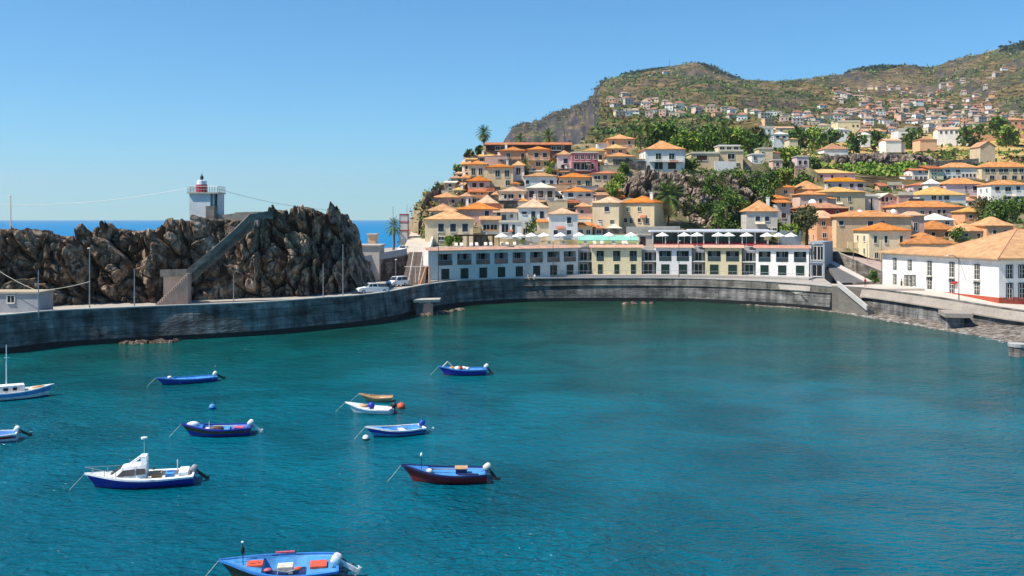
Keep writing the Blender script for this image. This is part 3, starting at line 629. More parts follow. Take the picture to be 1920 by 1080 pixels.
H(1712,1770,348,362,343,'lilac','t',[(355.5,6,7,[1725.5],'u'),(355,5,4,[1742,1750])],'small lilac house with a terracotta roof left of a white gazebo roof',L=8,Y=357)
H(1740,1762,345,358,337,'white','w',[(353,5,8,[1751],'g')],'white gazebo house with a pointed white roof',L=5,Y=352)
H(1773,1845,345.5,362,335.5,'lilac','o',[(353,8,4,[1811],'s'),(353,8,8,[1828],'u')],'lilac row house with a long bright orange roof and one blue door',L=9,Y=350)
H(1858,1935,347,383,339,'white','o',[(354,7,8,[1870],'b'),(355,8,11,[1890],'g'),(353,7,7,[1909],'u'),(371,6,16,[1888,1912],'g')],'white house with large openings and an orange roof at the right edge above the tree',L=10,Y=335)
H(1711,1742,320,344,315.5,'white','t',[(334,6,5,[1718,1727,1735],'g'),(322,5,5,[1725,1737],'g')],'white end house of the upper terrace row, left of the yellow tower',L=9,Y=392,kind='ridge')
H(1742,1769,316,344,309,'yellow','t',[(320,3,3,[1748,1754,1760,1765],'b'),(326,3,3,[1748,1754],'b'),(332,3,3,[1748,1754],'b'),(338,3,3,[1748,1754],'b')],'yellow stair tower pierced with many tiny square windows',L=9,Y=391,kind='shed')
H(1769,1840,314.5,338,306,'white','o',[(321,5,8,[1777,1796],'g'),(332.7,6,4,[1772,1780,1789,1798],'g'),(329,6,4,[1806,1813,1820,1827],'b')],'white terrace row with an orange roof and four small arches right of the yellow tower',L=10,Y=394)
H(1841,1940,314,341,304.5,'cream','o',[(320,7,8,[1851,1862,1877,1886,1903,1915],'g'),(333,8,9,[1860,1883,1902,1919],'g')],'long cream terrace building with deep arched balconies at the right edge',L=11,Y=390,cat='building',name='building')
# squeezed-in houses filling the rows
RECT = []
def _free(x0, x1, y0, y1): return all(x1 < a or x0 > b or y1 < c or y0 > d for a, b, c, d in RECT)
for o_ in list(COL.objects):
    if o_.name.startswith(('house', 'building')) and o_.type == 'EMPTY':
        Y_ = o_.location.y; px_ = 960+o_.location.x*F/Y_; yb_ = HY-(o_.location.z-CZ)*F/Y_; wl_ = [c for c in o_.children if c.name.startswith('wall')][0]; bb = wl_.bound_box; W_ = bb[4][0]-bb[0][0]; H_ = bb[1][2]
        RECT.append((px_-W_*F/Y_/2, px_+W_*F/Y_/2, yb_-H_*F/Y_-4, yb_))
rq = random.Random(17); nf_ = 0
for t_ in range(9000):
    lf = rq.random() < .45; w_ = rq.uniform(11, 26) if lf else rq.uniform(14, 38); h_ = rq.uniform(7, 15)
    if lf: px_ = rq.uniform(815, 1165); yb_ = rq.uniform(305, 440); px_ = max(px_, 812+max(0, (400-yb_))*.75)
    else: px_ = rq.uniform(1425, 1900); yb_ = rq.uniform(352, 455)
    if 1160 < px_ < 1430 or (not lf and px_ < 1480 and yb_ < 375): continue
    if not _free(px_-w_/2+3, px_+w_/2-3, yb_-h_, yb_-4): continue
    RECT.append((px_-w_/2, px_+w_/2, yb_-h_-4, yb_)); nf_ += 1
    nwn = rq.choice([1, 2, 2, 3]) if w_ > 20 else 1; xs_ = [px_-w_/2+w_*(i+.5)/nwn+rq.uniform(-1, 1) for i in range(nwn)]
    st_ = rq.choice('gsbug'); rws = [(yb_-h_+5.2, 6.5, rq.choice([5, 6, 7, 9]), xs_, st_)]
    if h_ > 14: rws.append((yb_-4, 6, 6, xs_[:max(1, nwn-1)], rq.choice('gbs')))
    house(px_-w_/2, px_+w_/2, yb_-h_, yb_, yb_-h_-rq.uniform(3, 6.5), rq.choice(['cream', 'cream', 'white', 'peach', 'pink', 'grey', 'beige']), rq.choice('ooottpyc'), rws, 'small plain house squeezed in between its taller neighbours on the slope', Y=(depth_left(yb_) if lf else depth_right(yb_))+rq.uniform(.5, 2.5), L=rq.uniform(5, 7), rot=rq.uniform(-9, 6), kind=rq.choice(['hip', 'hip', 'shed', 'flat', 'ridge']), chim=rq.choice([0, 0, 1, -1]), group='small squeezed-in houses of the town')
    if nf_ >= 115: break
# --- houses on the middle slopes
MG = 'houses on the middle slopes above the town'
def HM(*a, **k): H(*a, group=MG, **k)
HM(1760,1813,243,262,237,'white','p',[(248,5,4,[1766,1775,1784,1793,1803],'g')],'long white house with a row of five windows above the yellow grass terrace',Y=720,L=16,kind='ridge',rot=-12)
HM(1818,1867,241,254,236,'peach','t',[(248,4,6,[1832,1850],'g')],'orange-brown low house right of the long white five-window house',Y=760,L=16)
HM(1887,1930,225,249,220,'peach','t',[(231,5,5,[1893,1905,1917],'g'),(243,4,4,[1893,1900,1910,1918],'g')],'large orange and white house at the right edge of the middle slope',Y=800,L=16)
HM(1684,1714,245,261,241,'bluew','c',[(252,4,18,[1699],'g')],'blue-grey house with a long glazed balcony on the middle slope',Y=760,L=14,kind='flat')
HM(1620,1656,246,258,240,'grey','p',[(252,4,5,[1630,1645],'g')],'grey house with a pale lean roof on the middle slope',Y=760,L=16,kind='ridge')
HM(1571,1613,229,243,226,'yellow','c',[(236,4,4,[1600,1608],'b')],'pale yellow block with balconies topping the middle slope village',Y=860,L=18,kind='flat')
HM(1560,1592,243,255,239,'white','w',[(248,4,4,[1570,1578,1586],'g')],'white house with arched balcony in front of the pale yellow block',Y=760,L=14)
HM(1545,1590,280,290,269,'bluew','t',[],'low blue-grey house under a wide brownish roof on the dry terrace',Y=520,L=14,side='')
HM(1451,1479,252,265,247,'bluew','w',[(257,4,6,[1458,1470],'u')],'white and blue house with a flat roof below the middle slope trees',Y=560,L=12)
HM(1480,1496,261,270,259,'cream','y',[],'tiny cream house with an ochre roof beside the white and blue house',Y=540,L=10,side='')
HM(1600,1635,256,263,251,'peach','t',[],'long rusty-roofed house among the middle slope greenery',Y=640,L=12,kind='ridge',side='')
HM(1725,1757,262,270,257,'peach','t',[],'reddish roofed cottage left of the long white five-window house',Y=640,L=12,side='')
HM(1617,1632,253,262,249,'white','w',[],'small white shed at the left end of the yellow grass terrace',Y=600,L=10,side='')
HM(1661,1690,264,272,259,'white','p',[],'small white cottage on the yellow grass terrace',Y=610,L=12,kind='ridge',side='')
HM(1838,1866,275,290,265,'beige','p',[],'stone barn with a pale gable roof on the right dry slope',Y=520,L=12,kind='gable',side='')
HM(1424,1450,241,249,237,'white','c',[(245,3,5,[1432,1442])],'pale flat-roofed house at the left end of the middle slope village',Y=800,L=16,kind='flat')
HM(1455,1490,240,247,236,'cream','p',[(244,3,5,[1465,1478])],'long cream house in the middle slope village behind the trees',Y=850,L=16,kind='ridge')
HM(1495,1530,238,246,234,'white','t',[(242,3,4,[1505,1515,1524])],'white house with a rusty roof in the middle slope village',Y=830,L=16)
HM(1533,1558,235,243,231,'white','p',[(240,3,4,[1541,1550])],'white house with a pale roof just left of the pale yellow block',Y=850,L=16)
# ------------------------------------------------------------------ town hillside terrain
m_hill = mat('hillside_ground', (.26, .20, .12), rough=.95, col2=(.07, .09, .03), thr=(.4, .58), sc=.09, var=.25, bump=.25, bsc=1.2, spec=.05, det=7)
for px in range(790, 1560, 45): CTRL.append(((px-960)*217/F, 217, 9.8)); CTRL.append(((px-960)*223/F, 223, 10.6))
for px in range(1560, 2100, 50): CTRL.append(((px-960)*232/F, 232, 5.5))
for Yc in (405, 425, 450, 475):
    for px in range(1130, 2150, 30):
        CTRL.append(((px-960)*Yc/F, Yc, float(far_z(px, Yc))-.5))
for px, py, Y in ((1480, 330, 330), (1500, 320, 350), (1440, 320, 330), (1400, 305, 330), (1330, 300, 330), (1600, 350, 365), (1660, 345, 370), (1700, 350, 365), (1620, 315, 440), (1700, 312, 445),
                  (1900, 420, 250), (1860, 420, 255), (1480, 385, 262), (1490, 400, 250), (1210, 300, 330), (1240, 300, 330), (1160, 400, 246), (1170, 370, 262), (1180, 345, 275),
                  (880, 300, 302), (900, 285, 310), (850, 345, 282), (830, 360, 270), (805, 385, 250), (798, 395, 243), (795, 425, 231), (960, 275, 330), (1040, 275, 330), (905, 275, 322), (1100, 270, 330)):
    p = P(px, py, Y); CTRL.append((p.x, p.y, p.z))
cp = np.array(CTRL)
gx = np.linspace(-48, 300, 380); gy = np.linspace(214, 470, 270)
GX, GY = np.meshgrid(gx, gy, indexing='ij')
def idw(X, Y):
    num = 0*X; den = 0*X
    for cx, cy, cz in CTRL:
        wgt = 1/((X-cx)**2+(Y-cy)**2+.4)**2.1; num = num+wgt*cz; den = den+wgt
    return num/den
def left_edge(Y): return np.interp(Y, [214, 222, 250, 270, 285, 299, 312, 345, 400, 475], [-21, -21, -24, -23.5, -18.5, -15, -11.5, -9, 22, 42])
def right_low(X, Y):                                  # low ground below the right-hand ramp wall
    return 0*X
def town_z(X, Y):
    z = idw(X, Y)
    e = left_edge(Y)+3.2*(fbm(np.stack([X/9, Y/9, z/9], -1), 4, 5)-.5)*2
    d = np.clip(e-X, 0, None)
    z = z-3.2*d-np.where(d > 0, 1.0, 0)*0
    back = np.clip(Y-335, 0, None)*np.clip((45-X)/20, 0, 1); z = z-back*2.2
    z = z+(fbm(np.stack([X/7, Y/7, 0*X], -1), 4, 15)-.5)*1.1*np.clip((-8-X)/6, .25, 2.5)
    return np.maximum(z, -3)
TZ = town_z(GX, GY)
struct(grid_obj('hillside', np.stack([GX, GY, TZ], -1), None, [m_hill]))
def tz(X, Y):
    i = min(max((X-gx[0])/(gx[1]-gx[0]), 0), len(gx)-1.001); j = min(max((Y-gy[0])/(gy[1]-gy[0]), 0), len(gy)-1.001)
    a, b = int(i), int(j); u, v = i-a, j-b
    return float(TZ[a, b]*(1-u)*(1-v)+TZ[a+1, b]*u*(1-v)+TZ[a, b+1]*(1-u)*v+TZ[a+1, b+1]*u*v)

# ------------------------------------------------------------------ rock masses
def rock_mat(name, dark, mid, tan, sc=.35):
    m = bpy.data.materials.new(name); m.use_nodes = True; t = m.node_tree; b = t.nodes['Principled BSDF']; L = t.links.new
    b.inputs['Roughness'].default_value = .95; b.inputs['Specular IOR Level'].default_value = .1
    tc = t.nodes.new('ShaderNodeTexCoord'); mp = t.nodes.new('ShaderNodeMapping'); mp.inputs['Scale'].default_value = (1, 1, .85); L(tc.outputs['Object'], mp.inputs[0])
    def noise(s, d):
        n = t.nodes.new('ShaderNodeTexNoise'); n.inputs['Scale'].default_value = s; n.inputs['Detail'].default_value = d; n.inputs['Roughness'].default_value = .7; L(mp.outputs[0], n.inputs['Vector']); return n.outputs['Fac']
    r = t.nodes.new('ShaderNodeValToRGB'); L(noise(sc, 8), r.inputs[0]); e = r.color_ramp.elements
    e[0].position = .38; e[0].color = (*dark, 1); e[1].position = .62; e[1].color = (*tan, 1); x = e.new(.51); x.color = (*mid, 1)
    n2 = noise(sc*9, 6); mr = t.nodes.new('ShaderNodeMapRange'); L(n2, mr.inputs[0]); mr.inputs[1].default_value = .3; mr.inputs[2].default_value = .7; mr.inputs[3].default_value = .55; mr.inputs[4].default_value = 1.5
    vm = t.nodes.new('ShaderNodeVectorMath'); vm.operation = 'SCALE'; L(r.outputs[0], vm.inputs[0]); L(mr.outputs[0], vm.inputs['Scale']); L(vm.outputs[0], b.inputs['Base Color'])
    bp = t.nodes.new('ShaderNodeBump'); bp.inputs['Distance'].default_value = .35; L(noise(sc*5, 8), bp.inputs['Height']); L(bp.outputs[0], b.inputs['Normal'])
    return m
m_rock = rock_mat('basalt_rock', (.035, .023, .016), (.19, .135, .095), (.47, .36, .26), .5)
m_rock2 = rock_mat('cliff_rock', (.06, .05, .045), (.19, .15, .12), (.38, .30, .23), .3)
def rocks(name, m, top, yf, zb, back, lean, amp, na, nb, sc=3.0, seed=0, bulge=1.0):
    """top: [(px,ytop)], yf: [(px,Y of front base)]"""
    px = np.linspace(top[0][0], top[-1][0], na)
    yt = np.interp(px, [t[0] for t in top], [t[1] for t in top]); Yf = np.interp(px, [t[0] for t in yf], [t[1] for t in yf])
    n1 = int(nb*.62); n2 = int(nb*.24); n3 = nb-n1-n2
    V = np.zeros((na, nb, 3)); Nn = np.zeros((na, nb, 3)); k = np.zeros((na, nb))
    Yt = Yf+lean; zt = CZ-(yt-HY)*Yt/F
    for j in range(nb):
        if j < n1:
            u = j/(n1-1); Y = Yf+lean*u**1.6; z = zb+(zt-zb)*u; nrm = (0, -1, .25+.75*u**6)
        elif j < n1+n2:
            u = (j-n1+1)/n2; Y = Yt+back*u; z = zt-1.2*u; nrm = (0, 0, 1)
        else:
            u = (j-n1-n2+1)/n3; Y = Yt+back+1.5*u; z = (zt-1.2)*(1-u)+(-3)*u; nrm = (0, 1, .2)
        V[:, j, 0] = (px-960)*Yf/F*(Y/Yf if False else 1)+0*Y; V[:, j, 1] = Y; V[:, j, 2] = z; Nn[:, j] = nrm
    V[:, :, 0] = ((px-960)/F)[:, None]*(Yf+lean*.5)[:, None]
    Nn /= np.linalg.norm(Nn, axis=2, keepdims=True)
    p = V.copy(); p[..., 2] *= .8
    q = p+1.1*np.stack([fbm(p/5, 3, seed+50)-.5, fbm(p/5, 3, seed+60)-.5, fbm(p/5, 3, seed+70)-.5], -1)
    f1, f2, fi = worley(q/np.array([sc, sc, sc*1.7]), seed, True); g1, g2, gi = worley(q/(sc*.36), seed+7, True)
    big = fbm(p/np.array([9, 14, 16]), 3, seed+20)-.5
    col = ridged(p/np.array([5.5, 9, 14]), 4, seed+25)
    d = amp*(3.0*big+2.2*(fi-.5)+1.9*(np.clip(f2-f1, 0, .16)/.16-.9)+.6*(gi-.5)+.4*(np.clip(g2-g1, 0, .25)/.25-.6)+2.3*(col-.6)+.3*(fbm(q/.8, 3, seed+30)-.5))*bulge
    damp = np.ones((na, nb)); 
    for j in range(n1): damp[:, j] = min(1, .35+j/(n1*.12))
    top_d = np.ones((na, nb)); top_d[:, n1-3:n1+n2] = .28
    if name == 'rock_headland':
        tw_ = np.clip(1-np.abs(px-420)/110, 0, 1)[:, None]*np.linspace(0, 1, nb)[None, :].clip(.4, .62)/.62; d = d*(1-.85*np.clip(tw_*1.6, 0, 1))
    V += Nn*(d*damp*top_d)[..., None]
    V[:, :, 0] += (fbm(p/2.2, 3, seed+80)-.5)*amp*1.2
    o = grid_obj(name, V, None, [m], smooth=False)
    return o
TOPL = [(-150, 440), (-60, 430), (0, 434), (25, 440), (50, 434), (70, 440), (85, 452), (130, 450), (150, 447), (163, 434), (200, 432), (288, 434), (296, 422), (350, 420), (362, 409), (412, 411), (440, 414), (480, 408), (498, 398),
        (512, 400), (523, 403), (540, 398), (552, 392), (562, 388), (575, 392), (590, 400), (606, 398), (618, 396), (632, 404), (642, 422), (652, 448), (658, 472), (668, 505), (680, 538), (692, 556)]
o = rocks('rock_headland', m_rock, TOPL, [(-150, 135), (0, 138), (200, 145.5), (300, 148.5), (400, 152), (500, 155.5), (600, 162), (692, 173)], 3.2, 16, 3.2, 1.75, 900, 210, 3.3, 1)
tag(o, 'rugged dark basalt headland behind the left sea wall, carrying the small light tower', 'rock')
CLIFF = o = rocks('rock_cliff', m_rock2, [(1160, 400), (1172, 372), (1183, 345), (1200, 327), (1215, 324), (1290, 324), (1325, 332), (1350, 322), (1390, 324), (1420, 330), (1442, 345), (1458, 375), (1466, 412)],
      [(1160, 250), (1220, 252), (1300, 246), (1380, 241), (1466, 243)], 8, 26, 15, 1.5, 380, 150, 3.6, 5)
tag(o, 'brown rocky cliff in the middle of the town below the white two-storey house', 'cliff')

o = rocks('rock_step', m_rock2, [(1540, 300), (1560, 292), (1600, 291), (1640, 288), (1690, 288), (1730, 291), (1765, 299), (1790, 306)], [(1540, 462), (1650, 478), (1790, 470)], 26, 8, 12, 1.7, 240, 90, 4.2, 9)
tag(o, 'band of dark lava rock below the golden grass terrace', 'rock')
o = rocks('rock_slope', m_rock2, [(782, 452), (785, 405), (790, 380), (799, 362), (832, 352), (848, 338), (866, 312), (880, 296), (902, 288)], [(782, 229), (800, 246), (835, 268), (870, 290), (902, 300)], 6, 5, 6, 1.0, 200, 110, 3.0, 13)
tag(o, 'brown rocky slope forming the left edge of the town hill', 'rock')
def rock_pile(name, label, pts, m, s=(.4, 1.2), seed=1, cat='rocks'):
    rnd = random.Random(seed); mb = MB()
    for (x, y, z) in pts:
        r = rnd.uniform(*s); n = 7; vs = []; fs = []
        sx, sy, sz = rnd.uniform(.8, 1.5), rnd.uniform(.7, 1.2), rnd.uniform(.4, .8); a = rnd.uniform(0, 3.14)
        for i in range(5):
            th = math.pi*i/4
            for k in range(n):
                ph = 2*math.pi*k/n; q = r*(.75+.5*rnd.random())
                vx, vy = math.sin(th)*math.cos(ph)*q*sx, math.sin(th)*math.sin(ph)*q*sy
                vs.append((x+vx*math.cos(a)-vy*math.sin(a), y+vx*math.sin(a)+vy*math.cos(a), z+math.cos(th)*q*sz))
        for i in range(4):
            for k in range(n): fs.append((i*n+k, (i+1)*n+k, (i+1)*n+(k+1) % n, i*n+(k+1) % n))
        mb.add(vs, fs)
    o = mb.build(name, m); o['kind'] = 'stuff'; o['label'] = label; o['category'] = cat; return o
m_wetrock = rock_mat('shore_rock', (.05, .035, .025), (.16, .12, .09), (.34, .28, .22), 1.0)
rr = random.Random(3)
def along(pa, pb, n, jit, zz=.05):
    out = []
    for i in range(n):
        t = i/(n-1); p = G(pa[0]+(pb[0]-pa[0])*t, pa[1]+(pb[1]-pa[1])*t); out.append((p.x+rr.uniform(-.4, .4), p.y+rr.uniform(-jit, jit), zz*rr.random()))
    return out
rock_pile('shore_rocks', 'low brown rocks awash at the foot of the left sea wall', along((232, 645), (328, 641), 34, 1.0), m_wetrock, (.25, .65), 2)
rock_pile('shore_rocks', 'wet rocks awash round the concrete mooring stub', along((780, 594), (868, 581), 40, 1.0), m_wetrock, (.25, .7), 4)
rock_pile('shore_rocks', 'pale boulders at the foot of the corner pier', along((1525, 576), (1600, 585), 60, 2.0, .3), rock_mat('pale_rock', (.10, .09, .08), (.22, .19, .16), (.40, .36, .31), 1.0), (.3, .7), 5)
rock_pile('shore_rocks', 'rounded rocks poking out beneath the hotel sea wall', along((1172, 570), (1220, 569), 4, .3), m_wetrock, (.4, .8), 6)

# ------------------------------------------------------------------ pebble beach and foam
m_peb = mat('pebble_beach', (.25, .215, .18), rough=.95, col2=(.06, .048, .04), thr=(.4, .6), sc=1.1, var=.3, bump=.12, bsc=3)
shore = [(1380, 197.5), (1450, 191), (1520, 185), (1575, 178.5), (1640, 168), (1708, 158.5), (1770, 150), (1828, 143.5), (1883, 136.5), (1930, 131), (2000, 124), (2200, 110)]
sl_ = [((px-960)*Y/F, Y, 0) for px, Y in shore]; sl_ = [p[:3] for p in smooth_line([(a_, b_, 0) for a_, b_, _ in sl_], 8)]
rows = []
for (d_, z_) in ((-2.5, -1.0), (0, 0), (2.0, .38), (4.0, .65), (6, .85), (9, 1.0), (14, 1.25), (26, 1.4)):
    rows.append([(x, y, z_) for x, y, _ in offs(sl_, d_)])
V = np.array(rows).transpose(1, 0, 2)
nn_ = 12                                                # keep the bank thin near the pier, broad on the right
lim = np.clip((V[:, :1, 0]-45)/16, .2, 1); 
for j in range(2, V.shape[1]): V[:, j, 2] *= (.35+.65*lim[:, 0])
# refine by interpolation
def refine(V, k):
    a, b = V.shape[:2]; ia = np.linspace(0, a-1, a*k); ib = np.linspace(0, b-1, b*k)
    A_ = np.array([[np.interp(ia, range(a), V[:, j, c]) for j in range(b)] for c in range(3)]).transpose(2, 1, 0)
    return np.array([[np.interp(ib, range(b), A_[i, :, c]) for i in range(len(ia))] for c in range(3)]).transpose(1, 2, 0)
V = refine(V, 7); V[..., 2] += (fbm(V*1.3, 4, 8)-.5)*.35
struct(grid_obj('pebble_beach', V, None, [m_peb]))
m_foam = bpy.data.materials.new('foam'); m_foam.use_nodes = True; t = m_foam.node_tree; b = t.nodes['Principled BSDF']; b.inputs['Base Color'].default_value = (.8, .82, .82, 1); b.inputs['Roughness'].default_value = .8
n1 = t.nodes.new('ShaderNodeTexNoise'); n1.inputs['Scale'].default_value = 1.1; n1.inputs['Detail'].default_value = 6; n1.inputs['Roughness'].default_value = .75
tc = t.nodes.new('ShaderNodeTexCoord'); t.links.new(tc.outputs['Object'], n1.inputs['Vector'])
mr = t.nodes.new('ShaderNodeMapRange'); mr.inputs[1].default_value = .55; mr.inputs[2].default_value = .66; t.links.new(n1.outputs['Fac'], mr.inputs[0]); t.links.new(mr.outputs[0], b.inputs['Alpha'])
fo = [p for p in sl_ if 60 < p[0] < 83]
V = np.array([[(x, y, .05+.1*max(d_, 0)) for x, y, _ in offs(fo, d_)] for d_ in (-1.6, -.8, 0, .7)]).transpose(1, 0, 2)
V = refine(V, 4); V[..., 2] += .10
o = struct(grid_obj('foam', V, None, [m_foam]), 'stuff')

# ------------------------------------------------------------------ rock stair, tower, buildings on the headland
m_stairstone = mat('stair_stone', (.24, .215, .185), rough=.95, col2=(.09, .08, .072), var=.2, sc=.8, bump=.05, bsc=3)
def wall_run(mb, pts, th, h, mi=0):                    # parapet wall following px,py,Y points (py = top row)
    w3 = [P(*p) for p in pts]
    for a0, a1 in zip(w3[:-1], w3[1:]):
        dd = Vector((a1.x-a0.x, a1.y-a0.y, 0)).normalized(); nn = Vector((-dd.y, dd.x, 0))*th
        dn = Vector((0, 0, -h))
        mb.add([a0, a1, a1+nn, a0+nn, a0+dn, a1+dn, a1+nn+dn, a0+nn+dn], [(0, 1, 2, 3), (7, 6, 5, 4), (4, 5, 1, 0), (5, 6, 2, 1), (6, 7, 3, 2), (7, 4, 0, 3)], mi)
e = empty('rock_stairway', P(300, 540, 147), 0, 'grey stone stairway with solid parapet climbing diagonally up the headland to the light tower', 'stairway')
iv = Matrix.Translation(-e.location)
mb = MB(); wall_run(mb, [(300, 506, 144.3), (350, 505, 144.5), (395, 470, 145.5), (440, 430, 147), (468, 402, 148.3), (500, 396, 149.3), (512, 398, 150)], .4, 1.05)
mb.v = [tuple(Vector(v)-e.location) for v in mb.v]; mb.build('parapet', m_stairstone, e)
mb = MB(); A = P(348, 512, 145.2); B = P(470, 406, 149); 
N = 34
for i in range(N):
    a0 = A.lerp(B, i/N); a1 = A.lerp(B, (i+1)/N); mb.box(a0.x, a1.x+.02*i/N, a0.y+.3, a0.y+2.2, a0.z-1.6, a1.z-.3)
mb.v = [tuple(Vector(v)-e.location) for v in mb.v]; mb.build('steps', m_stairstone, e)
mb = MB(); A = P(296, 512, 144.5); B = P(348, 512, 144.6); mb.box(A.x+.5, B.x-.5, 145.4, 148.5, 3.8, A.z-.4)
mb.v = [tuple(Vector(v)-e.location) for v in mb.v]; mb.build('landing', mat('landing_plaster', (.30, .24, .21), var=.12, sc=.7), e)
mb = MB(); A = P(352, 512, 143.4); B = P(292, 572, 142.2); 
for i in range(16):
    a0 = A.lerp(B, i/16); a1 = A.lerp(B, (i+1)/16); mb.box(a1.x, a0.x, a0.y-.2, a0.y+1.6, 3.6, a0.z-.1)
mb.v = [tuple(Vector(v)-e.location) for v in mb.v]; mb.build('lower_steps', mat('pink_steps', (.42, .30, .24), var=.15, sc=1), e)
# light tower
LY = 157.5; c = P(382, 404, LY); s = LY/F
e = empty('light_tower', (c.x, c.y, c.z), 0, 'small pale blue-grey light tower with a railed roof on top of the headland', 'lighthouse')
mb = MB(); mb.box(-27*s, 12*s, 0, 3.6, -3, 41*s); mb.box(14*s, 18*s, .6, 2.79, -2, 41*s); mb.box(12.01*s, 26*s, 2.8, 3.6, -3, 41*s); mb.box(24*s, 26.5*s, .4, 2.79, -2, 41*s)
mb.build('wall', mat('tower_plaster', (.70, .73, .74), col2=(.52, .54, .54), var=.08, sc=.5), e)
mb = MB(); mb.box(-30*s, 28*s, -.35, 3.9, 41*s+.003, 41*s+.22); mb.build('roof_slab', m_conc, e)
mb = MB(); z0 = 41*s+.22; z1 = z0+11*s
for (xa, ya, xb, yb_) in ((-29*s, -.25, 27*s, -.25), (-29*s, 3.8, 27*s, 3.8), (-29*s, -.25, -29*s, 3.8), (27*s, -.25, 27*s, 3.8)):
    mb.tube([(xa, ya, z1), (xb, yb_, z1)], .035, 5); mb.tube([(xa, ya, (z0+z1)/2), (xb, yb_, (z0+z1)/2)], .02, 4)
    k = 11 if xa != xb else 8
    for i in range(k+1):
        x = xa+(xb-xa)*i/k; y = ya+(yb_-ya)*i/k; mb.tube([(x, y, z0), (x, y, z1)], .03, 4)
mb.build('railing', m_metal, e)
mb = MB(); mb.lathe([(.0, z0), (.9, z0), (.9, z0+1.25), (0, z0+1.25)], 14, 0, Matrix.Translation((-8*s, 1.2, 0))); mb.lathe([(.78, z0+1.253), (.74, z0+1.9), (.5, z0+1.98), (0, z0+1.98)], 14, 1, Matrix.Translation((-8*s, 1.2, 0)))
ln = mb.build('lantern', [mat('lamp_red', (.45, .02, .03), rough=.5), m_white], e)
mb = MB(); mb.lathe([(.18, z0+1.98), (.22, z0+2.1), (.30, z0+2.2), (.26, z0+2.6), (.1, z0+2.75), (.04, z0+3.1), (0, z0+3.15)], 10, 0, Matrix.Translation((-8*s, 1.2, 0))); mb.build('beacon', m_dkmetal, ln)
mb = MB(); mb.box(8*s, 24*s, -1.2, .35, -.6, 1.5); mb.prof([(12*s, 1.503), (27*s, .2), (27*s, -.6), (24.1*s, -.6)], -1.1, .3) 
mb.build('porch', m_stairstone, e)
o = MB(); wall_run(o, [(408, 404, 157), (440, 400, 157), (441, 398, 157), (484, 397, 157)], 3, 2.4); tag(o.build('platform', mat('platform_stone', (.36, .31, .26), col2=(.20, .17, .15), var=.15, sc=.6)), 'low stone platform between the light tower and the top of the stairway', 'platform')
# hut at the far left
s = 130/F; c = P(-30, 588, 131)
e = empty('flat_hut', (c.x, c.y, 3.9), 0, 'grey flat-roofed hut with a tan roof edge behind the sea wall at the far left', 'hut')
mb = MB(); mb.box(-4, 7.35, 0, 4, 0, 3.2); mb.build('wall', mat('hut_plaster', (.36, .36, .37), var=.1, sc=.6), e)
mb = MB(); mb.box(-4.2, 7.5, -.2, 4.2, 3.203, 3.45); mb.build('roof', mat('hut_roof', (.46, .38, .27), var=.1, sc=.6), e)
put('window', window_mesh(.9, .9, 'g'), e, (3.6, 0, 2.0))

# ------------------------------------------------------------------ quay left: retaining wall, stairs, plaza, ramp
e = empty('retaining_wall', (0, 0, 0), 0, 'dark rubble stone retaining wall with a pale parapet beside the harbour stairs', 'wall')
a0 = P(664, 520, 193); a1 = P(760, 478, 203)
mb = MB(); mb.prism([(a0.x, a0.y), (a1.x+.3, a1.y), (a1.x+.3, a1.y+3), (a0.x-3, a0.y+4)], 3.7, [8.2, 9.6, 9.6, 8.2]); mb.build('wall', m_stone, e)
mb = MB(); mb.prism([(a0.x, a0.y-.15), (a1.x+.3, a1.y-.15), (a1.x+.3, a1.y+.35), (a0.x, a0.y+.35)], [8.2, 9.602, 9.6, 8.2], [9.4, 11.0, 11.0, 9.4]); mb.build('parapet', mat('parapet_grey', (.42, .42, .43), var=.08, sc=.4), e)
mb = MB(); dx = (a1.x-a0.x); mb.prism([(a0.x+dx*.12, a0.y+.9), (a0.x+dx*.34, a0.y+2.2), (a0.x+dx*.34, a0.y+1.6), (a0.x+dx*.12, a0.y+.2)], 3.9, 7.0)
M_ = 0; mb.build('doorway', m_dkmetal, e)
# plaza slab with buildings
sheet('plaza', [(a0.x-9, 205), (a1.x, 204.5), (-18.5, 205), (-19.5, 262), (-24, 262), (-40, 232)], 9.75, m_road)
mb = MB(); 
for i in range(20):
    t0, t1 = i/20, (i+1)/20
    def rp(t): return Vector((-20.0-2.6*t, 204.8+56*t, 10.05+6.2*t))
    q0, q1 = rp(t0), rp(t1); mb.add([(q0.x-3, q0.y, q0.z), (q0.x+2.6, q0.y, q0.z), (q1.x+2.6, q1.y, q1.z), (q1.x-3, q1.y, q1.z), (q0.x-3, q0.y, 7), (q0.x+2.6, q0.y, 7), (q1.x+2.6, q1.y, 7), (q1.x-3, q1.y, 7)], [(0, 1, 2, 3), (4, 5, 1, 0), (1, 5, 6, 2), (0, 3, 7, 4)])
struct(mb.build('ramp_road', mat('pale_road', (.52, .45, .36), var=.08, sc=.3)))
e = empty('white_parapet', (0, 0, 0), 0, 'curving white plastered parapet climbing beside the pale ramp road', 'wall')
mb = MB(); pts = [rp(t) for t in (0, .2, .4, .6, .8, 1)]
for q0, q1 in zip(pts[:-1], pts[1:]): mb.prism([(q0.x+2.65, q0.y), (q1.x+2.65, q1.y), (q1.x+3.0, q1.y), (q0.x+3.0, q0.y)], [q0.z-2, q1.z-2, q1.z-2, q0.z-2], [q0.z+1.1, q1.z+1.1, q1.z+1.1, q0.z+1.1])
mb.build('wall', wall_mat('white'), e)
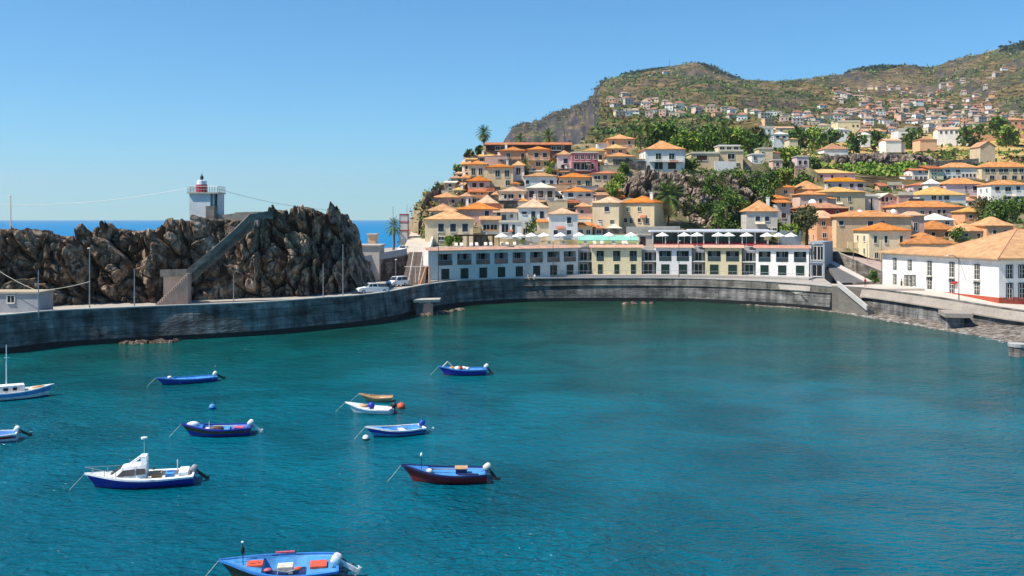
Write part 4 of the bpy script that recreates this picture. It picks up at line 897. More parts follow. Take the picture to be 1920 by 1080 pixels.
# stairs
e = empty('harbour_stairs', (0, 0, 0), 0, 'wide flight of brown stone stairs with white railings left of the hotel', 'stairs')
mb = MB(); N = 26; b0 = P(776, 537, 184); b1 = P(786, 470, 203.5); b0.z = 4.55; b1.z = 10.2
for i in range(N):
    t0 = i/N; q = b0.lerp(b1, t0); q1 = b0.lerp(b1, (i+1)/N); mb.box(q.x-2.3+.3*t0, q.x+2.0-.2*t0, q.y, q1.y+.02, 3.8, q1.z+.0)
mb.build('steps', mat('stair_brown', (.26, .20, .16), col2=(.17, .13, .11), var=.2, sc=1), e)
mb = MB()
for off_ in (-1.0, .9): mb.tube([b0+Vector((off_, -.1, 1)), b1+Vector((off_, -.1, 1))], .05, 5); 
for off_ in (-1.0, .9):
    for i in range(8): q = b0.lerp(b1, i/7); mb.tube([q+Vector((off_, -.1, 0)), q+Vector((off_, -.1, 1))], .035, 4)
mb.tube([P(758, 500, 184), P(797, 500, 184)], .05, 5); mb.tube([P(779, 500, 184), P(779, 530, 184)], .05, 5); 
mb.build('railing', m_frame, e)
mb = MB(); mb.tube([P(787, 536, 183.8), P(799, 500, 183.8), P(805, 500, 183.8), P(805, 532, 183.8)], .16, 6)
mb.build('entry_frame', wall_mat('peach'), e)
# seaside flat buildings
def slab_bld(label, x0, x1, y0, y1, Y, L, k, name='flat_building', yb=None):
    s = Y/F; c = P((x0+x1)/2, y1, Y); e = empty(name, c, 0, label, 'building'); W_ = (x1-x0)*s; Hh = (y1-y0)*s
    mb = MB(); mb.box(-W_/2, W_/2, 0, L, -4, Hh-.3); mb.build('wall', wall_mat(k), e)
    mb = MB(); mb.box(-W_/2-.3, W_/2+.3, -.3, L+.3, Hh-.297, Hh); mb.build('roof', m_conc, e); return e
slab_bld('low grey flat building with a pale roof edge between the headland and the retaining wall', 655, 711, 459, 492, 196, 8, 'grey')
slab_bld('small peach block on the seaside roof terrace', 690, 704, 438, 460, 205, 4, 'peach')
# red-framed kiosk
s = 228/F; c = P(757, 433, 228)
e = empty('kiosk', c, 0, 'tall narrow glass kiosk framed in red on the plaza by the sea', 'kiosk')
mb = MB(); hw = 8.5*s; hh = 32*s
for x in (-hw, hw-.22):
    for y in (0, 2.2): mb.box(x+.05, x+.17, y+.05, y+.17, -3, hh)
for z in (0, hh*.5, hh-.22):
    mb.box(-hw+.22, hw-.22, 0, .22, z, z+.22); mb.box(-hw, -hw+.22, .221, 2.199, z, z+.22); mb.box(hw-.22, hw, .221, 2.199, z, z+.22)
mb.build('frame', mat('red_paint', (.45, .03, .05), rough=.5), e)
mb = MB(); mb.box(-hw+.05, hw-.05, .1, 2.3, -3, hh-.05); mb.build('cabin', mat('kiosk_panel', (.55, .55, .55), col2=(.55, .50, .46), var=.1, sc=.8), e)

# ------------------------------------------------------------------ waterfront hotel
def facade_frame(x0, Y0, x1, Y1):
    a = Vector(((x0-960)*Y0/F, Y0, 0)); b = Vector(((x1-960)*Y1/F, Y1, 0)); d = b-a; return a, d.length, math.atan2(d.y, d.x)
m_tilepink = tile_mat('roof_pinkish', (.66, .36, .26), (.55, .27, .18))
m_glassdoor = glassy('door_glass', (.07, .10, .11), rough=.12)
m_rail = glassy('rail_glass', (.05, .07, .075), rough=.1)
m_curt = mat('curtain', (.42, .46, .46), var=.15, sc=1.5)
def hotel_wing(x0, Y0, x1, Y1, bays, wall, label, z0=5.15, skew=0.0, zt=10.9, depth=9, wide=True, roofed=True, lead=0, group='wings of the waterfront hotel'):
    a, W, rz = facade_frame(x0, Y0, x1, Y1)
    e = empty('hotel_wing', (a.x, a.y, z0), rz, label, 'hotel', group)
    Ht = zt-z0; fl = 2.75; wm = wall_mat(wall); mb = MB()
    b0 = lead; bw = (W-lead)/bays; pier = .55 if wide else bw*.55/1.0*.5
    sk = lambda y: skew*y
    mb.prism([(0, 0), (W, 0), (W, depth), (sk(depth), depth)], -1.6, fl)
    mb.prism([(sk(2.0), 2.0), (W, 2.0), (W, depth), (sk(depth), depth)], fl, Ht)                     # rear of upper storey
    mb.box(0, W, 0, 1.999, Ht-.75, Ht)                   # head beam
    gap = bw-2*pier
    mb.box(0, b0+pier, 0, 1.999, fl, Ht-.75)
    for i in range(bays):
        xr = b0+bw*(i+1)
        mb.box(xr-pier, min(xr+pier, W), 0, 1.999, fl, Ht-.75)
    mb.build('wall', wm, e)
    for i in range(bays):
        xc = b0+bw*(i+.5); mb = MB()
        mb.box(xc-gap/2, xc+gap/2, 1.93, 1.99, fl+.03, Ht-.78, 0)
        for k in range(4):
            q = xc-gap/2+gap*k/3; mb.box(q-.04, q+.04, 1.88, 1.93, fl+.03, Ht-.78, 1)
        rs = random.Random(i*7+x0); q = xc+gap*rs.uniform(-.3, .1); mb.box(q, q+gap*.3, 1.90, 1.925, fl+.05, Ht-.85, 2)
        mb.build('glass_door', [m_pane, m_frame, m_curt], e)
        mb = MB(); mb.box(xc-gap/2+.02, xc+gap/2-.02, .02, .05, fl+.06, fl+1.0, 0); mb.box(xc-gap/2, xc+gap/2, 0.0, .07, fl+1.003, fl+1.06, 1)
        mb.build('railing', [m_rail, m_metal], e)
        if rs.random() < .7:
            mb = MB(); bx = xc+rs.uniform(-.6, .4); mb.box(bx-.5, bx+.1, .5, 1.0, fl+.02, fl+.75); mb.box(bx+.3, bx+.7, .6, 1.0, fl+.02, fl+.45); mb.build('furniture', m_dkmetal, e)
        mb = MB(); dw = min(gap*.68, 1.9); mb.box(xc-dw/2, xc+dw/2, -.02, .05, 0, 2.1, 0)
        mb.box(xc-dw/2-.08, xc-dw/2, -.05, .05, 0, 2.18, 1); mb.box(xc+dw/2, xc+dw/2+.08, -.05, .05, 0, 2.18, 1); mb.box(xc-.03, xc+.03, -.04, -.02, 0, 2.1, 0)
        mb.build('shutter_door', [m_shut, wm], e)
    if roofed:
        mb = MB(); mb.side([(-.55, Ht-.02), (1.3, Ht+.55), (1.3, Ht+.02)], -.5+skew, W+.5); mb.build('roof', m_tilepink, e)
    mb = MB(); mb.prism([(sk(1.31)-.2, 1.31), (W+.2, 1.31), (W+.2, depth), (sk(depth)-.2, depth)], Ht+.003, Ht+.4); mb.build('terrace', mat('terrace_floor', (.30, .28, .27), var=.08), e)
    return e, W
def hotel_link(x0, Y0, x1, Y1, label, z0=5.15, zt=10.3):
    a, W, rz = facade_frame(x0, Y0, x1, Y1)
    e = empty('hotel_link', (a.x, a.y, z0), rz, label, 'hotel', 'wings of the waterfront hotel'); Ht = zt-z0
    mb = MB(); mb.box(.05, W-.05, 1.4, 9, -1.6, Ht); mb.box(.05, W-.05, .5, 1.399, Ht-.5, Ht); mb.build('wall', mat('link_grey', (.27, .28, .29), var=.08, sc=.5), e)
    mb = MB(); mb.box(-.0, W, .2, 1.399, 2.6, 2.8); mb.build('balcony', m_frame, e)
    put('glass_door', window_mesh(W*.5, 2.2, 'g'), e, (W/2, 1.4, 2.9)); put('shutter_door', window_mesh(W*.6, 2.1, 's'), e, (W/2, 1.4, 0))
hotel_wing(803, 191.2, 1084, 212.5, 8, 'white', 'longest white hotel wing with eight glazed balconies over green doors, at the left', lead=1.6, skew=.6)
hotel_link(1084.5, 212.5, 1109.5, 213, 'recessed grey hotel link between the long white wing and the wide yellow wing')
hotel_wing(1110, 213, 1203, 213, 3, 'yellow', 'wide pale yellow hotel wing with three narrow upper doors', wide=False)
hotel_link(1203.5, 213, 1230.5, 213, 'recessed grey hotel link right of the wide yellow wing')
hotel_wing(1231, 213, 1297, 212.5, 2, 'bluew', 'short white hotel wing with two glazed balconies between the yellow wings')
hotel_link(1297.5, 212.5, 1321.5, 212, 'recessed grey hotel link left of the short yellow wing')
hotel_wing(1322, 212, 1391, 210.5, 2, 'yellow', 'short pale yellow hotel wing with two wide glazed balconies')
hotel_link(1391.5, 210.4, 1416.5, 209.6, 'recessed grey hotel link right of the short yellow wing')
hotel_wing(1417, 209.6, 1517, 206.5, 3, 'white', 'white hotel wing with three wide glazed balconies at the right end')
a, W, rz = facade_frame(1518, 206.4, 1546, 205)
e = empty('hotel_end', (a.x, a.y, 4.2), rz, 'taller grey-blue glass end block of the hotel beside the ramp', 'hotel', 'wings of the waterfront hotel')
mb = MB(); mb.box(0, W, .3, 10, -1, 8.1); mb.box(0, W, 0, .299, 3.6, 3.9); mb.box(0, W, 0, .299, 7.6, 8.1); mb.box(W-.35, W, 0, .299, -1, 8.1); mb.build('wall', mat('end_grey', (.33, .37, .40), var=.08, sc=.5), e)
for k in (0, 1): put('window', window_mesh(1.2, 2.8, 'g'), e, (.8+k*1.35, .3, 4.3))
put('window', window_mesh(1.2, 1.0, 'u'), e, (2.2, .3, 6.3)) if False else None
put('door', window_mesh(2.2, 2.3, 'g'), e, (1.4, .3, .9))
# low retaining wall in front of the hotel
hl = [((px-960)*Y/F, Y, z) for px, Y, z in smooth_line([(806, 188.5, 5.1), (900, 201, 5.1), (1000, 207.2, 5.1), (1100, 209.5, 5.1), (1200, 209.8, 5.1), (1300, 209, 5.1), (1400, 206, 5.05), (1517, 200.5, 4.9)], 4)]
e = empty('terrace_wall', (0, 0, 0), 0, 'low smooth grey wall carrying the hotel footway above the quay', 'wall')
sweep('wall', hl, [(-.1, 3.7, 0), (-.1, 0, 1), (6.5, 0, 1), (6.5, 3.7, 0)], [mat('footway_grey', (.38, .345, .31), var=.06, sc=.4)], None, e)
mb = MB()
for i, q in enumerate(hl[4:]): mb.tube([(q[0], q[1]+.1, q[2]), (q[0], q[1]+.1, q[2]+.9)], .03, 4)
mb.tube([(q[0], q[1]+.1, q[2]+.9) for q in hl[4:]], .03, 4); mb.build('railing', m_metal, e)
# terrace parasols
def parasol_proto():
    e = empty('parasol', (0, 0, 0)); mb = MB()
    mb.tube([(0, 0, 0), (0, 0, 2.5)], .04, 6); mb.lathe([(.0, 0), (.35, 0), (.35, .08), (0, .08)], 10); mb.build('pole', m_frame, e)
    mb = MB(); n = 8; vs = [(0, 0, 2.95)]+[(1.45*math.cos(2*math.pi*k/n), 1.45*math.sin(2*math.pi*k/n), 2.22) for k in range(n)]+[(1.47*math.cos(2*math.pi*k/n), 1.47*math.sin(2*math.pi*k/n), 2.06) for k in range(n)]+[(0, 0, 2.9)]
    mb.add(vs, [(0, 1+k, 1+(k+1) % n) for k in range(n)]+[(1+k, 1+n+k, 1+n+(k+1) % n, 1+(k+1) % n) for k in range(n)]+[(17, 1+n+(k+1) % n, 1+n+k) for k in range(n)])
    mb.build('canopy', mat('canvas_white', (.82, .80, .75), var=.04), e); return e
PL = ['white parasol nearest the vine pergola on the hotel terrace', 'second white parasol right of the vine pergola', 'white parasol in the middle of the row over the long white wing', 'white parasol left of the right-hand end of the long white wing',
      'white parasol above the right end of the long white wing', 'white parasol at the left edge of the green pool canopy', 'white parasol before the middle of the green pool canopy', 'white parasol at the right end of the green pool canopy',
      'first white parasol in front of the white-framed pavilion, alone at its left', 'left one of two close parasols before the pavilion over the short white wing', 'right one of two close parasols before the pavilion over the short white wing',
      'left one of the parasol pair over the short yellow wing', 'right one of the parasol pair over the short yellow wing', 'lone white parasol above the link beside the short yellow wing', 'first of three parasols at the right end of the hotel terrace',
      'middle of three parasols at the right end of the hotel terrace', 'last white parasol at the right end of the hotel terrace']
pr = parasol_proto()
for i, (px, Y) in enumerate([(941, 204), (973, 208), (996, 210), (1020, 212), (1051, 214), (1086, 217), (1142, 217), (1183, 217), (1242, 216), (1283, 216), (1307, 216), (1347, 215.5), (1366, 215.5), (1400, 214), (1438, 212), (1460, 211.5), (1483, 211)]):
    o = pr if i == 0 else copy_tree(pr); q = P(px, 450, Y); o.location = (q.x, Y, 11.2); o.rotation_euler = (0, 0, i*.7); tag(o, PL[i], 'parasol', 'white parasols on the hotel terrace')
# sunbeds
def sunbed_proto():
    e = empty('sunbed', (0, 0, 0)); mb = MB(); mb.box(-.32, .32, -.2, 1.2, .3, .42); mb.build('seat', mat('sunbed_cloth', (.75, .62, .52), var=.06), e)
    mb = MB(); mb.side([(1.2, .30), (1.85, .85), (1.85, .95), (1.2, .42)], -.32, .32); mb.build('backrest', mat('sunbed_cloth', (0, 0, 0)), e)
    mb = MB()
    for x in (-.28, .22):
        for y in (-.1, 1.1): mb.box(x, x+.06, y, y+.06, 0, .3)
    mb.build('frame', m_frame, e); return e
sb = sunbed_proto()
for i, px in enumerate([856, 866, 884, 895, 911, 922, 941, 953, 965, 978, 988, 999, 1030, 1060, 1098, 1119, 1129, 1155, 1169, 1179]):
    o = sb if i == 0 else copy_tree(sb); Y = float(np.interp(px, [817, 1084, 1203], [192, 212.5, 213]))+2.3; o.location = ((px-960)*Y/F, Y, 11.3); o.rotation_euler = (0, 0, .25*math.sin(i*3.1)+.1)
    tag(o, 'pale sunbed in the row along the front edge of the hotel roof terrace', 'sunbed', 'sunbeds along the hotel roof terrace')
# pergola
a, W, rz = facade_frame(864, 203, 936, 207); e = empty('pergola', (a.x, a.y, 11.2), rz, 'dark wooden pergola on the left end of the hotel roof terrace', 'pergola')
m_wood = mat('dark_wood', (.07, .045, .03), var=.2, sc=2)
mb = MB()
for i in range(7):
    for y in (0, 2.6): mb.box(W*i/6-.07, W*i/6+.07, y, y+.14, 0, 2.3)
mb.build('post', m_wood, e)
mb = MB(); 
for y in (-.1, 2.65): mb.box(-.4, W+.4, y, y+.12, 2.303, 2.5)
for i in range(26): x = -.3+(W+.6)*i/25; mb.box(x-.04, x+.04, -.4, 3.1, 2.503, 2.6)
mb.build('roof_beams', m_wood, e)
# green pool canopy
a, W, rz = facade_frame(1084, 220, 1197, 220); e = empty('pool_canopy', (a.x, a.y, 11), rz, 'long translucent green canopy over the hotel pool', 'canopy')
mb = MB(); mb.side([(0, 1.2), (2.6, 2.3), (2.6, 2.42), (0, 1.32)], 0, W); mb.build('cover', mat('green_panel', (.22, .50, .36), rough=.3, col2=(.30, .56, .46), var=.05, sc=.5, spec=.5), e)
mb = MB()
for i in range(9): mb.box(W*i/8-.05, W*i/8+.05, .05, .15, 0, 1.2)
mb.box(0, W, .02, .12, .75, 1.19); mb.build('frame', mat('lime_edge', (.55, .68, .25), var=.05), e)
# pavilion
a, W, rz = facade_frame(1224, 222, 1440, 220); e = empty('pavilion', (a.x, a.y, 11.0), rz, 'long white-framed flat-roofed restaurant pavilion on the hotel terrace', 'pavilion')
mb = MB(); mb.box(-.6, W+1.8, -.6, 7, 3.1, 3.45); mb.box(W*.32, W+.5, 1.5, 6, 3.453, 3.7); mb.build('roof', mat('pavilion_white', (.66, .66, .67), var=.06), e)
for i in range(10):
    x = W*i/9; m2 = MB(); m2.box(x-.1, x+.1, 0, .2, 0, 3.097); m2.build('post', m_frame, e)
mb = MB(); mb.box(0, W, 5.5, 5.6, 0, 3.0); mb.box(-.05, .05, .3, 5.5, 0, 3.0)
for i in range(9): mb.box(W*(i+.1)/9, W*(i+.14)/9, 2.5, 2.6, 0, 3.0)
mb.build('back_wall', glassy('pavilion_dark', (.045, .05, .06)), e)
mb = MB(); mb.box(0, W, -.4, -.3, .0, .5); 
for i in range(34): x = W*i/33; mb.box(x-.12, x+.12, .6, 1.0, 0, .85)
mb.build('chairs', mat('red_chairs', (.40, .05, .06), var=.1), e)
a, W, rz = facade_frame(1198, 223, 1223, 223); e = empty('stair_kiosk', (a.x, a.y, 11.0), rz, 'small brown-doored hut with a white edge between pool canopy and pavilion', 'hut')
mb = MB(); mb.box(0, W, 0, 4, 0, 2.3); mb.build('wall', wall_mat('grey'), e); mb = MB(); mb.box(-.2, W+.2, -.2, 4.2, 2.303, 2.6); mb.build('roof', m_conc, e)
mb = MB(); mb.box(.3, 1.5, -.04, .05, 0, 2.0); mb.build('door', m_brown, e)
# ground fill behind hotel
mb = MB(); mb.prism([(-15.9, 203), (28, 220), (64, 214), (66, 222), (66, 232), (-18.0, 232)], 3.5, 10.95); struct(mb.build('terrace_ground', m_conc))

# ------------------------------------------------------------------ right: ramp road with stone wall, white waterfront house
m_rub = mat('ramp_stone', (.30, .26, .22), rough=.95, col2=(.15, .13, .115), var=.18, sc=.8, bump=.06, bsc=3)
e = empty('ramp_wall', (0, 0, 0), 0, 'sloping rubble stone wall with a pale coping below the cream houses beside the ramp', 'wall')
W0 = P(1545, 462, 218); W1 = P(1656, 510, 203)
mb = MB(); mb.prism([(W0.x-6, W0.y+1), (W0.x, W0.y), (W1.x, W1.y), (W1.x+3, W1.y+5), (W0.x-6, W0.y+8)], 1.5, [W0.z-.1, W0.z-.1, W1.z-.1, W1.z-.1, W0.z-.1]); mb.build('wall', m_rub, e)
mb = MB(); mb.prism([(W0.x-6, W0.y+.7), (W0.x, W0.y-.3), (W1.x+.2, W1.y-.3), (W1.x+.2, W1.y+.3), (W0.x, W0.y+.4), (W0.x-6, W0.y+1.4)], [W0.z-.1, W0.z-.1, W1.z-.1, W1.z-.1, W0.z-.1, W0.z-.1], [W0.z+.15, W0.z+.15, W1.z+.15, W1.z+.15, W0.z+.15, W0.z+.15]); mb.build('coping', m_prom, e)
courses(m_rub, 1.2, .6, .3, .4)
# upper lane behind the wall
mb = MB(); mb.prism([(W0.x-8, W0.y+.5), (W0.x, W0.y+.4), (W1.x+.2, W1.y+.4), (W1.x+10, W1.y+9), (W0.x+8, W0.y+26), (W0.x-8, W0.y+26)], 1, [W0.z-.2, W0.z-.2, W1.z-.2, W1.z+.1, W0.z+.6, W0.z+.4]); struct(mb.build('upper_lane', mat('lane_pink', (.46, .34, .28), var=.1, sc=.5)))
# ramp itself: asphalt falling from behind the hotel end to the quay
U0 = P(1546, 489, 214); U1 = P(1546, 505, 208); D0 = P(1622, 529, 191.5); D1 = P(1570, 531, 190)
mb = MB(); mb.add([U0+Vector((-6, 3, .8)), U0, D0, D1, U1+Vector((.6, 0, 0)), U1+Vector((-5, 4, .3))], [(0, 1, 2, 3, 4, 5)]); o = struct(mb.build('ramp_road', m_asph))
mb = MB(); k = Vector((1.7, .6, .12)); mb.add([U0+Vector((-6, 3, .92)), U0+Vector((0, 0, .12)), D0+Vector((0, 0, .12)), D0+k, U0+k, U0+Vector((-6, 4.2, .92)), U0+Vector((-6, 3, .72)), U0+Vector((0, 0, -.08)), D0+Vector((0, 0, -.08))], [(0, 1, 4, 5), (1, 2, 3, 4), (0, 6, 7, 1), (1, 7, 8, 2)]); struct(mb.build('pavement', m_prom))
mb = MB(); mb.prism([(offs(wl[-14:], .8)[0][0], 200), (60, 196), (66.5, 192.5), (75, 192), (76, 181), (66, 180), (61.5, 183.5), (56, 187)], 2, 4.25); struct(mb.build('junction', m_prom))
# white waterfront building
e = empty('waterfront_building', P(1655, 530, 198), 0, 'big white waterfront building with a red base band and a wide orange roof', 'building')
base = e.location.copy()
K0 = Vector((74.6, 198, 4.2)); K1 = Vector((81.7, 165, 3.2)); ez = 10.25
d1 = (K1-K0); d1.z = 0; Ld = d1.length; u = d1.normalized(); nrm = Vector((-u.y, u.x, 0))*-1  # outward normal (towards the bay)
if nrm.x > 0: nrm = -nrm
inw = -nrm; K2 = K1+inw*26+u*0; K3 = K0+inw*24
mb = MB(); mb.prism([(K0.x, K0.y), (K1.x, K1.y), (K2.x, K2.y), (K3.x, K3.y)], 1.5, ez); mb.v = [tuple(Vector(v)-base) for v in mb.v]; mb.build('wall', wall_mat('white'), e)
# red band
mb = MB(); M0 = K0+u*12; band = mat('red_band', (.45, .09, .05), var=.1, sc=.6)
def strip(mb, a, b, za0, zb0, za1, zb1, out, th=.06):
    a = Vector((a.x, a.y, 0)); b = Vector((b.x, b.y, 0)); o_ = out*th
    mb.add([(a.x, a.y, za0), (b.x, b.y, zb0), (b.x, b.y, zb1), (a.x, a.y, za1)]+[(a.x+o_.x, a.y+o_.y, za0), (b.x+o_.x, b.y+o_.y, zb0), (b.x+o_.x, b.y+o_.y, zb1), (a.x+o_.x, a.y+o_.y, za1)],
           [(0, 1, 2, 3), (4, 7, 6, 5), (0, 4, 5, 1), (3, 2, 6, 7), (0, 3, 7, 4), (1, 5, 6, 2)])
f2 = Vector((-inw.y, inw.x, 0)); f2 = f2 if f2.y < 0 else -f2
strip(mb, M0, K1, 2.0, 2.0, 3.75, 3.85, nrm); strip(mb, K1, K2, 2.0, 2.0, 3.85, 3.85, f2)
mb.v = [tuple(Vector(v)-base) for v in mb.v]; mb.build('base_band', band, e)
# roof: low wing + tall hipped main block
def roofpts(pts): return [tuple(p-base) for p in pts]
ov = .95; a0_ = K0-u*ov+nrm*ov; a1_ = K1+u*ov+nrm*ov; a2_ = K2+u*ov+inw*ov; a3_ = K3-u*ov+inw*ov
def Z(v, z): return Vector((v.x, v.y, z))
ap = P(1874, 430, 0.001); 
A1 = K1+inw*12-u*9; apz = zy(430, A1.y)
R0 = K0+inw*8+u*8; r0z = ez+2.6
Rm = K0+u*17+inw*11; rmz = ez+3.0
mb = MB(); tw = 17.0
def hiproof(c4, z, th, r0, r1):
    q = roofpts([Z(p, z) for p in c4]+[Z(p, z+th) for p in c4]+[r0, r1])
    mb.add(q, [(3, 2, 1, 0), (0, 1, 5, 4), (1, 2, 6, 5), (2, 3, 7, 6), (3, 0, 4, 7), (4, 5, 9, 8), (5, 6, 9), (6, 7, 8, 9), (7, 4, 8)]); return q
B0 = K0-u*ov+nrm*ov; B1 = K0+u*tw+nrm*ov; B2 = K0+u*tw+inw*9; B3 = K0-u*ov+inw*9
hiproof([B0, B1, B2, B3], ez, .2, Z(K0+u*4.0+inw*4.4, ez+1.35), Z(K0+u*(tw+4)+inw*4.4, ez+1.45))
C0 = K0+u*(tw-3.2)+nrm*(ov-.02); q = hiproof([C0, a1_, a2_, K0+u*(tw-3.2)+inw*25], ez+.003, .22, Z(A1-u*1.5, apz), Z(A1+inw*6, apz-.2))
rfw = mb.build('roof', tile_mat('roof_apricot', (.54, .27, .115), (.49, .23, .095)), e)
mb = MB()
for i0, i1 in ((5, 8), (4, 8)): mb.tube([q[i0], q[i1]], .13, 5)
mb.build('ridge_tiles', mat('ridge_tile', (.60, .30, .16), var=.1), rfw)
mb = MB(); strip(mb, K0, K1, ez-.35, ez-.35, ez-.02, ez-.02, nrm, .25); strip(mb, K1, K2, ez-.35, ez-.35, ez-.02, ez-.02, f2, .25)
mb.v = [tuple(Vector(v)-base) for v in mb.v]; mb.build('cornice', m_frame, e)
def bigwin(w_, h_, french=False):
    k = ('big', w_, h_, french)
    if k in WCACHE: return WCACHE[k]
    mb = MB(); f = .13; w_ *= .92
    mb.box(-w_/2, w_/2, -.03, .03, 0, h_, 1)
    mb.box(-w_/2-f, -w_/2, -.10, .03, -f, h_+f, 2); mb.box(w_/2, w_/2+f, -.10, .03, -f, h_+f, 2); mb.box(-w_/2, w_/2, -.10, .03, h_, h_+f, 2)
    if not french: mb.box(-w_/2, w_/2, -.10, .03, -f, 0, 2)
    for x in (-w_/2+.03, -.05, w_/2-.09): mb.box(x, x+.1, -.07, -.03, 0, h_, 0)
    for z in (h_*.33, h_*.66): mb.box(-w_/2, w_/2, -.065, -.031, z, z+.05, 0)
    me = mb.mesh('window', [m_frame, m_pane, mat('trim_darkgreen', (.05, .075, .08), var=.1)]); WCACHE[k] = me; return me
def on_face(px):                                        # distance along facade 1 for a photo column
    k = (px-960)/F; t = (k*K0.y-K0.x)/(u.x-k*u.y); return t
az = math.atan2(u.y, u.x)
if True:
    for px, (yt_, yb_), (lt, lb), wp in ((1678, (485, 504), (515, 534), 1.0), (1706, (488, 505), (517, 538), 1.1), (1743, (491, 516), (521, 540), 1.25), (1785, (493, 519), (525, 550), 1.3), (1832, (497, 523), (531, 550), 1.3)):
        t_ = on_face(px); q = K0+u*t_; Yq = q.y
        for (ya, yb2), nm in (((yt_, yb_), 'window'), ((lt, lb), 'window')):
            h_ = (yb2-ya)*Yq/F; z_ = zy(yb2, Yq); o = put(nm if not (px == 1785 and ya == 525) else 'door', bigwin(wp, round(h_, 1), h_ > 2.2), e, tuple(Vector((q.x, q.y, z_))-base), az)
    t_ = on_face(1702); q = K0+u*t_
    for px in (1698.5, 1714):
        q = K0+u*on_face(px); put('window', bigwin(.9, 2.0, True), e, tuple(Vector((q.x, q.y, zy(536, q.y)))-base), az)
    az2 = math.atan2(inw.y, inw.x)
    for k_ in range(5):
        q = K1+inw*(2.0+k_*2.4)
        put('window', bigwin(1.2, 2.0), e, tuple(Vector((q.x, q.y, 7.2))-base), az2); put('window', bigwin(1.2, 2.6, True), e, tuple(Vector((q.x, q.y, 3.55))-base), az2)
    mb = MB()
    for px, py in ((1743, 517), (1785, 520), (1832, 524)):
        q = K0+u*on_face(px); z_ = zy(py, q.y); M_ = Matrix.Translation(Vector((q.x, q.y, z_))-base) @ Matrix.Rotation(az, 4, 'Z'); mb.box(-.95, .95, -.55, .02, -.12, 0, 0, M_)
    mb.build('balcony', m_frame, e)
    q = K0+u*on_face(1793); M_ = Matrix.Translation(Vector((q.x, q.y, zy(531, q.y)))-base) @ Matrix.Rotation(az, 4, 'Z'); mb = MB(); mb.side([(-.6, -.15), (-.6, .1), (0, .35), (0, .25)], -.5, .5, 0, M_); mb.build('awning', mat('red_awning', (.5, .02, .03)), e)

# ------------------------------------------------------------------ mooring blocks
e = empty('mooring_stub', G(797, 590), 0, 'concrete mooring slab on a stout tapered pillar against the sea wall', 'mooring')
s = e.location.y/F
mb = MB(); mb.prism([(-1.5, -1.4), (1.5, -1.2), (1.2, 1), (-1.2, 1)], -1, 2.0); mb.build('pillar', mat('stub_conc', (.17, .16, .15), col2=(.09, .085, .08), var=.15, sc=.8), e)
mb = MB(); mb.prism([(-1.9, -1.9), (2.6, -.4), (2.6, 3.2), (-1.9, 2.2)], 2.3, 2.75); mb.box(-1.0, 1.0, -.9, .6, 2.0, 2.3); mb.build('slab', m_conc, e)
e = empty('jetty_block', P(1793, 588, 151), 0, 'square tan-topped concrete jetty stub jutting over the pebble beach', 'jetty')
mb = MB(); mb.prism([(-1.4, -.3), (.9, -.8), (2.2, 4), (-.3, 5)], -3.2, -.5); mb.build('pillar', m_wall, e); mb = MB(); mb.prism([(-2.2, -1.2), (1.7, -1.9), (3.0, 4), (-.6, 5)], -.497, .15); mb.build('slab', m_tan, e)
e = empty('round_pier', G(1909, 668), 0, 'short round stone pier with a pale top standing in the water at the right edge', 'pier')
mb = MB(); mb.lathe([(1.0, -1), (1.05, 1.2), (0, 1.2)], 14); mb.build('drum', m_rub, e); mb = MB(); mb.lathe([(1.15, 1.203), (1.2, 1.6), (0, 1.65)], 14); mb.build('cap', m_coping, e)
# ------------------------------------------------------------------ vegetation
def leafmat(n, c): return mat(n, c, rough=.75, var=.3, sc=.8, spec=.15)
LG = [leafmat('leaf_green', (.12, .22, .04)), leafmat('leaf_dark', (.06, .11, .03)), leafmat('leaf_light', (.22, .32, .06))]
LB = [leafmat('leaf_bright', (.22, .38, .04)), leafmat('leaf_green', (0, 0, 0)), leafmat('leaf_yellowgreen', (.38, .42, .08))]
LO = [leafmat('leaf_olive', (.17, .165, .06)), leafmat('leaf_dark', (0, 0, 0)), leafmat('leaf_dusty', (.22, .19, .09))]
LD = [leafmat('leaf_straw', (.52, .37, .14)), leafmat('leaf_olive', (0, 0, 0)), leafmat('leaf_dusty', (0, 0, 0))]
LP = [leafmat('leaf_pine', (.022, .045, .018)), leafmat('leaf_dark', (0, 0, 0)), leafmat('leaf_pine_light', (.05, .08, .03))]
m_bark = mat('bark', (.16, .11, .075), rough=.95, var=.3, sc=2, bump=.03, bsc=8)
def leaf_mesh(name, cen, size, mats, seed=0, wts=(.5, .25, .25), flat=.0):
    rg = np.random.default_rng(seed); n = len(cen)
    a = rg.normal(size=(n, 3)); a /= np.linalg.norm(a, axis=1, keepdims=True)
    b = rg.normal(size=(n, 3)); b -= (b*a).sum(1, keepdims=True)*a; b /= np.linalg.norm(b, axis=1, keepdims=True)
    if flat: a[:, 2] *= (1-flat); b[:, 2] *= (1-flat)
    s = (size*(.6+.8*rg.random(n)))[:, None] if np.isscalar(size) else (size*(.6+.8*rg.random(n)))[:, None]
    q = np.stack([cen-a*s, cen-b*s*.55, cen+a*s, cen+b*s*.55], 1).reshape(-1, 3)
    me = bpy.data.meshes.new(name); me.vertices.add(4*n); me.vertices.foreach_set('co', q.reshape(-1).astype(np.float32))
    me.loops.add(4*n); me.loops.foreach_set('vertex_index', np.arange(4*n, dtype=np.int32)); me.polygons.add(n)
    me.polygons.foreach_set('loop_start', np.arange(0, 4*n, 4, dtype=np.int32)); me.polygons.foreach_set('loop_total', np.full(n, 4, dtype=np.int32))
    for m in mats: me.materials.append(m)
    me.polygons.foreach_set('material_index', rg.choice(len(mats), n, p=wts).astype(np.int32)); me.update(calc_edges=True)
    return me
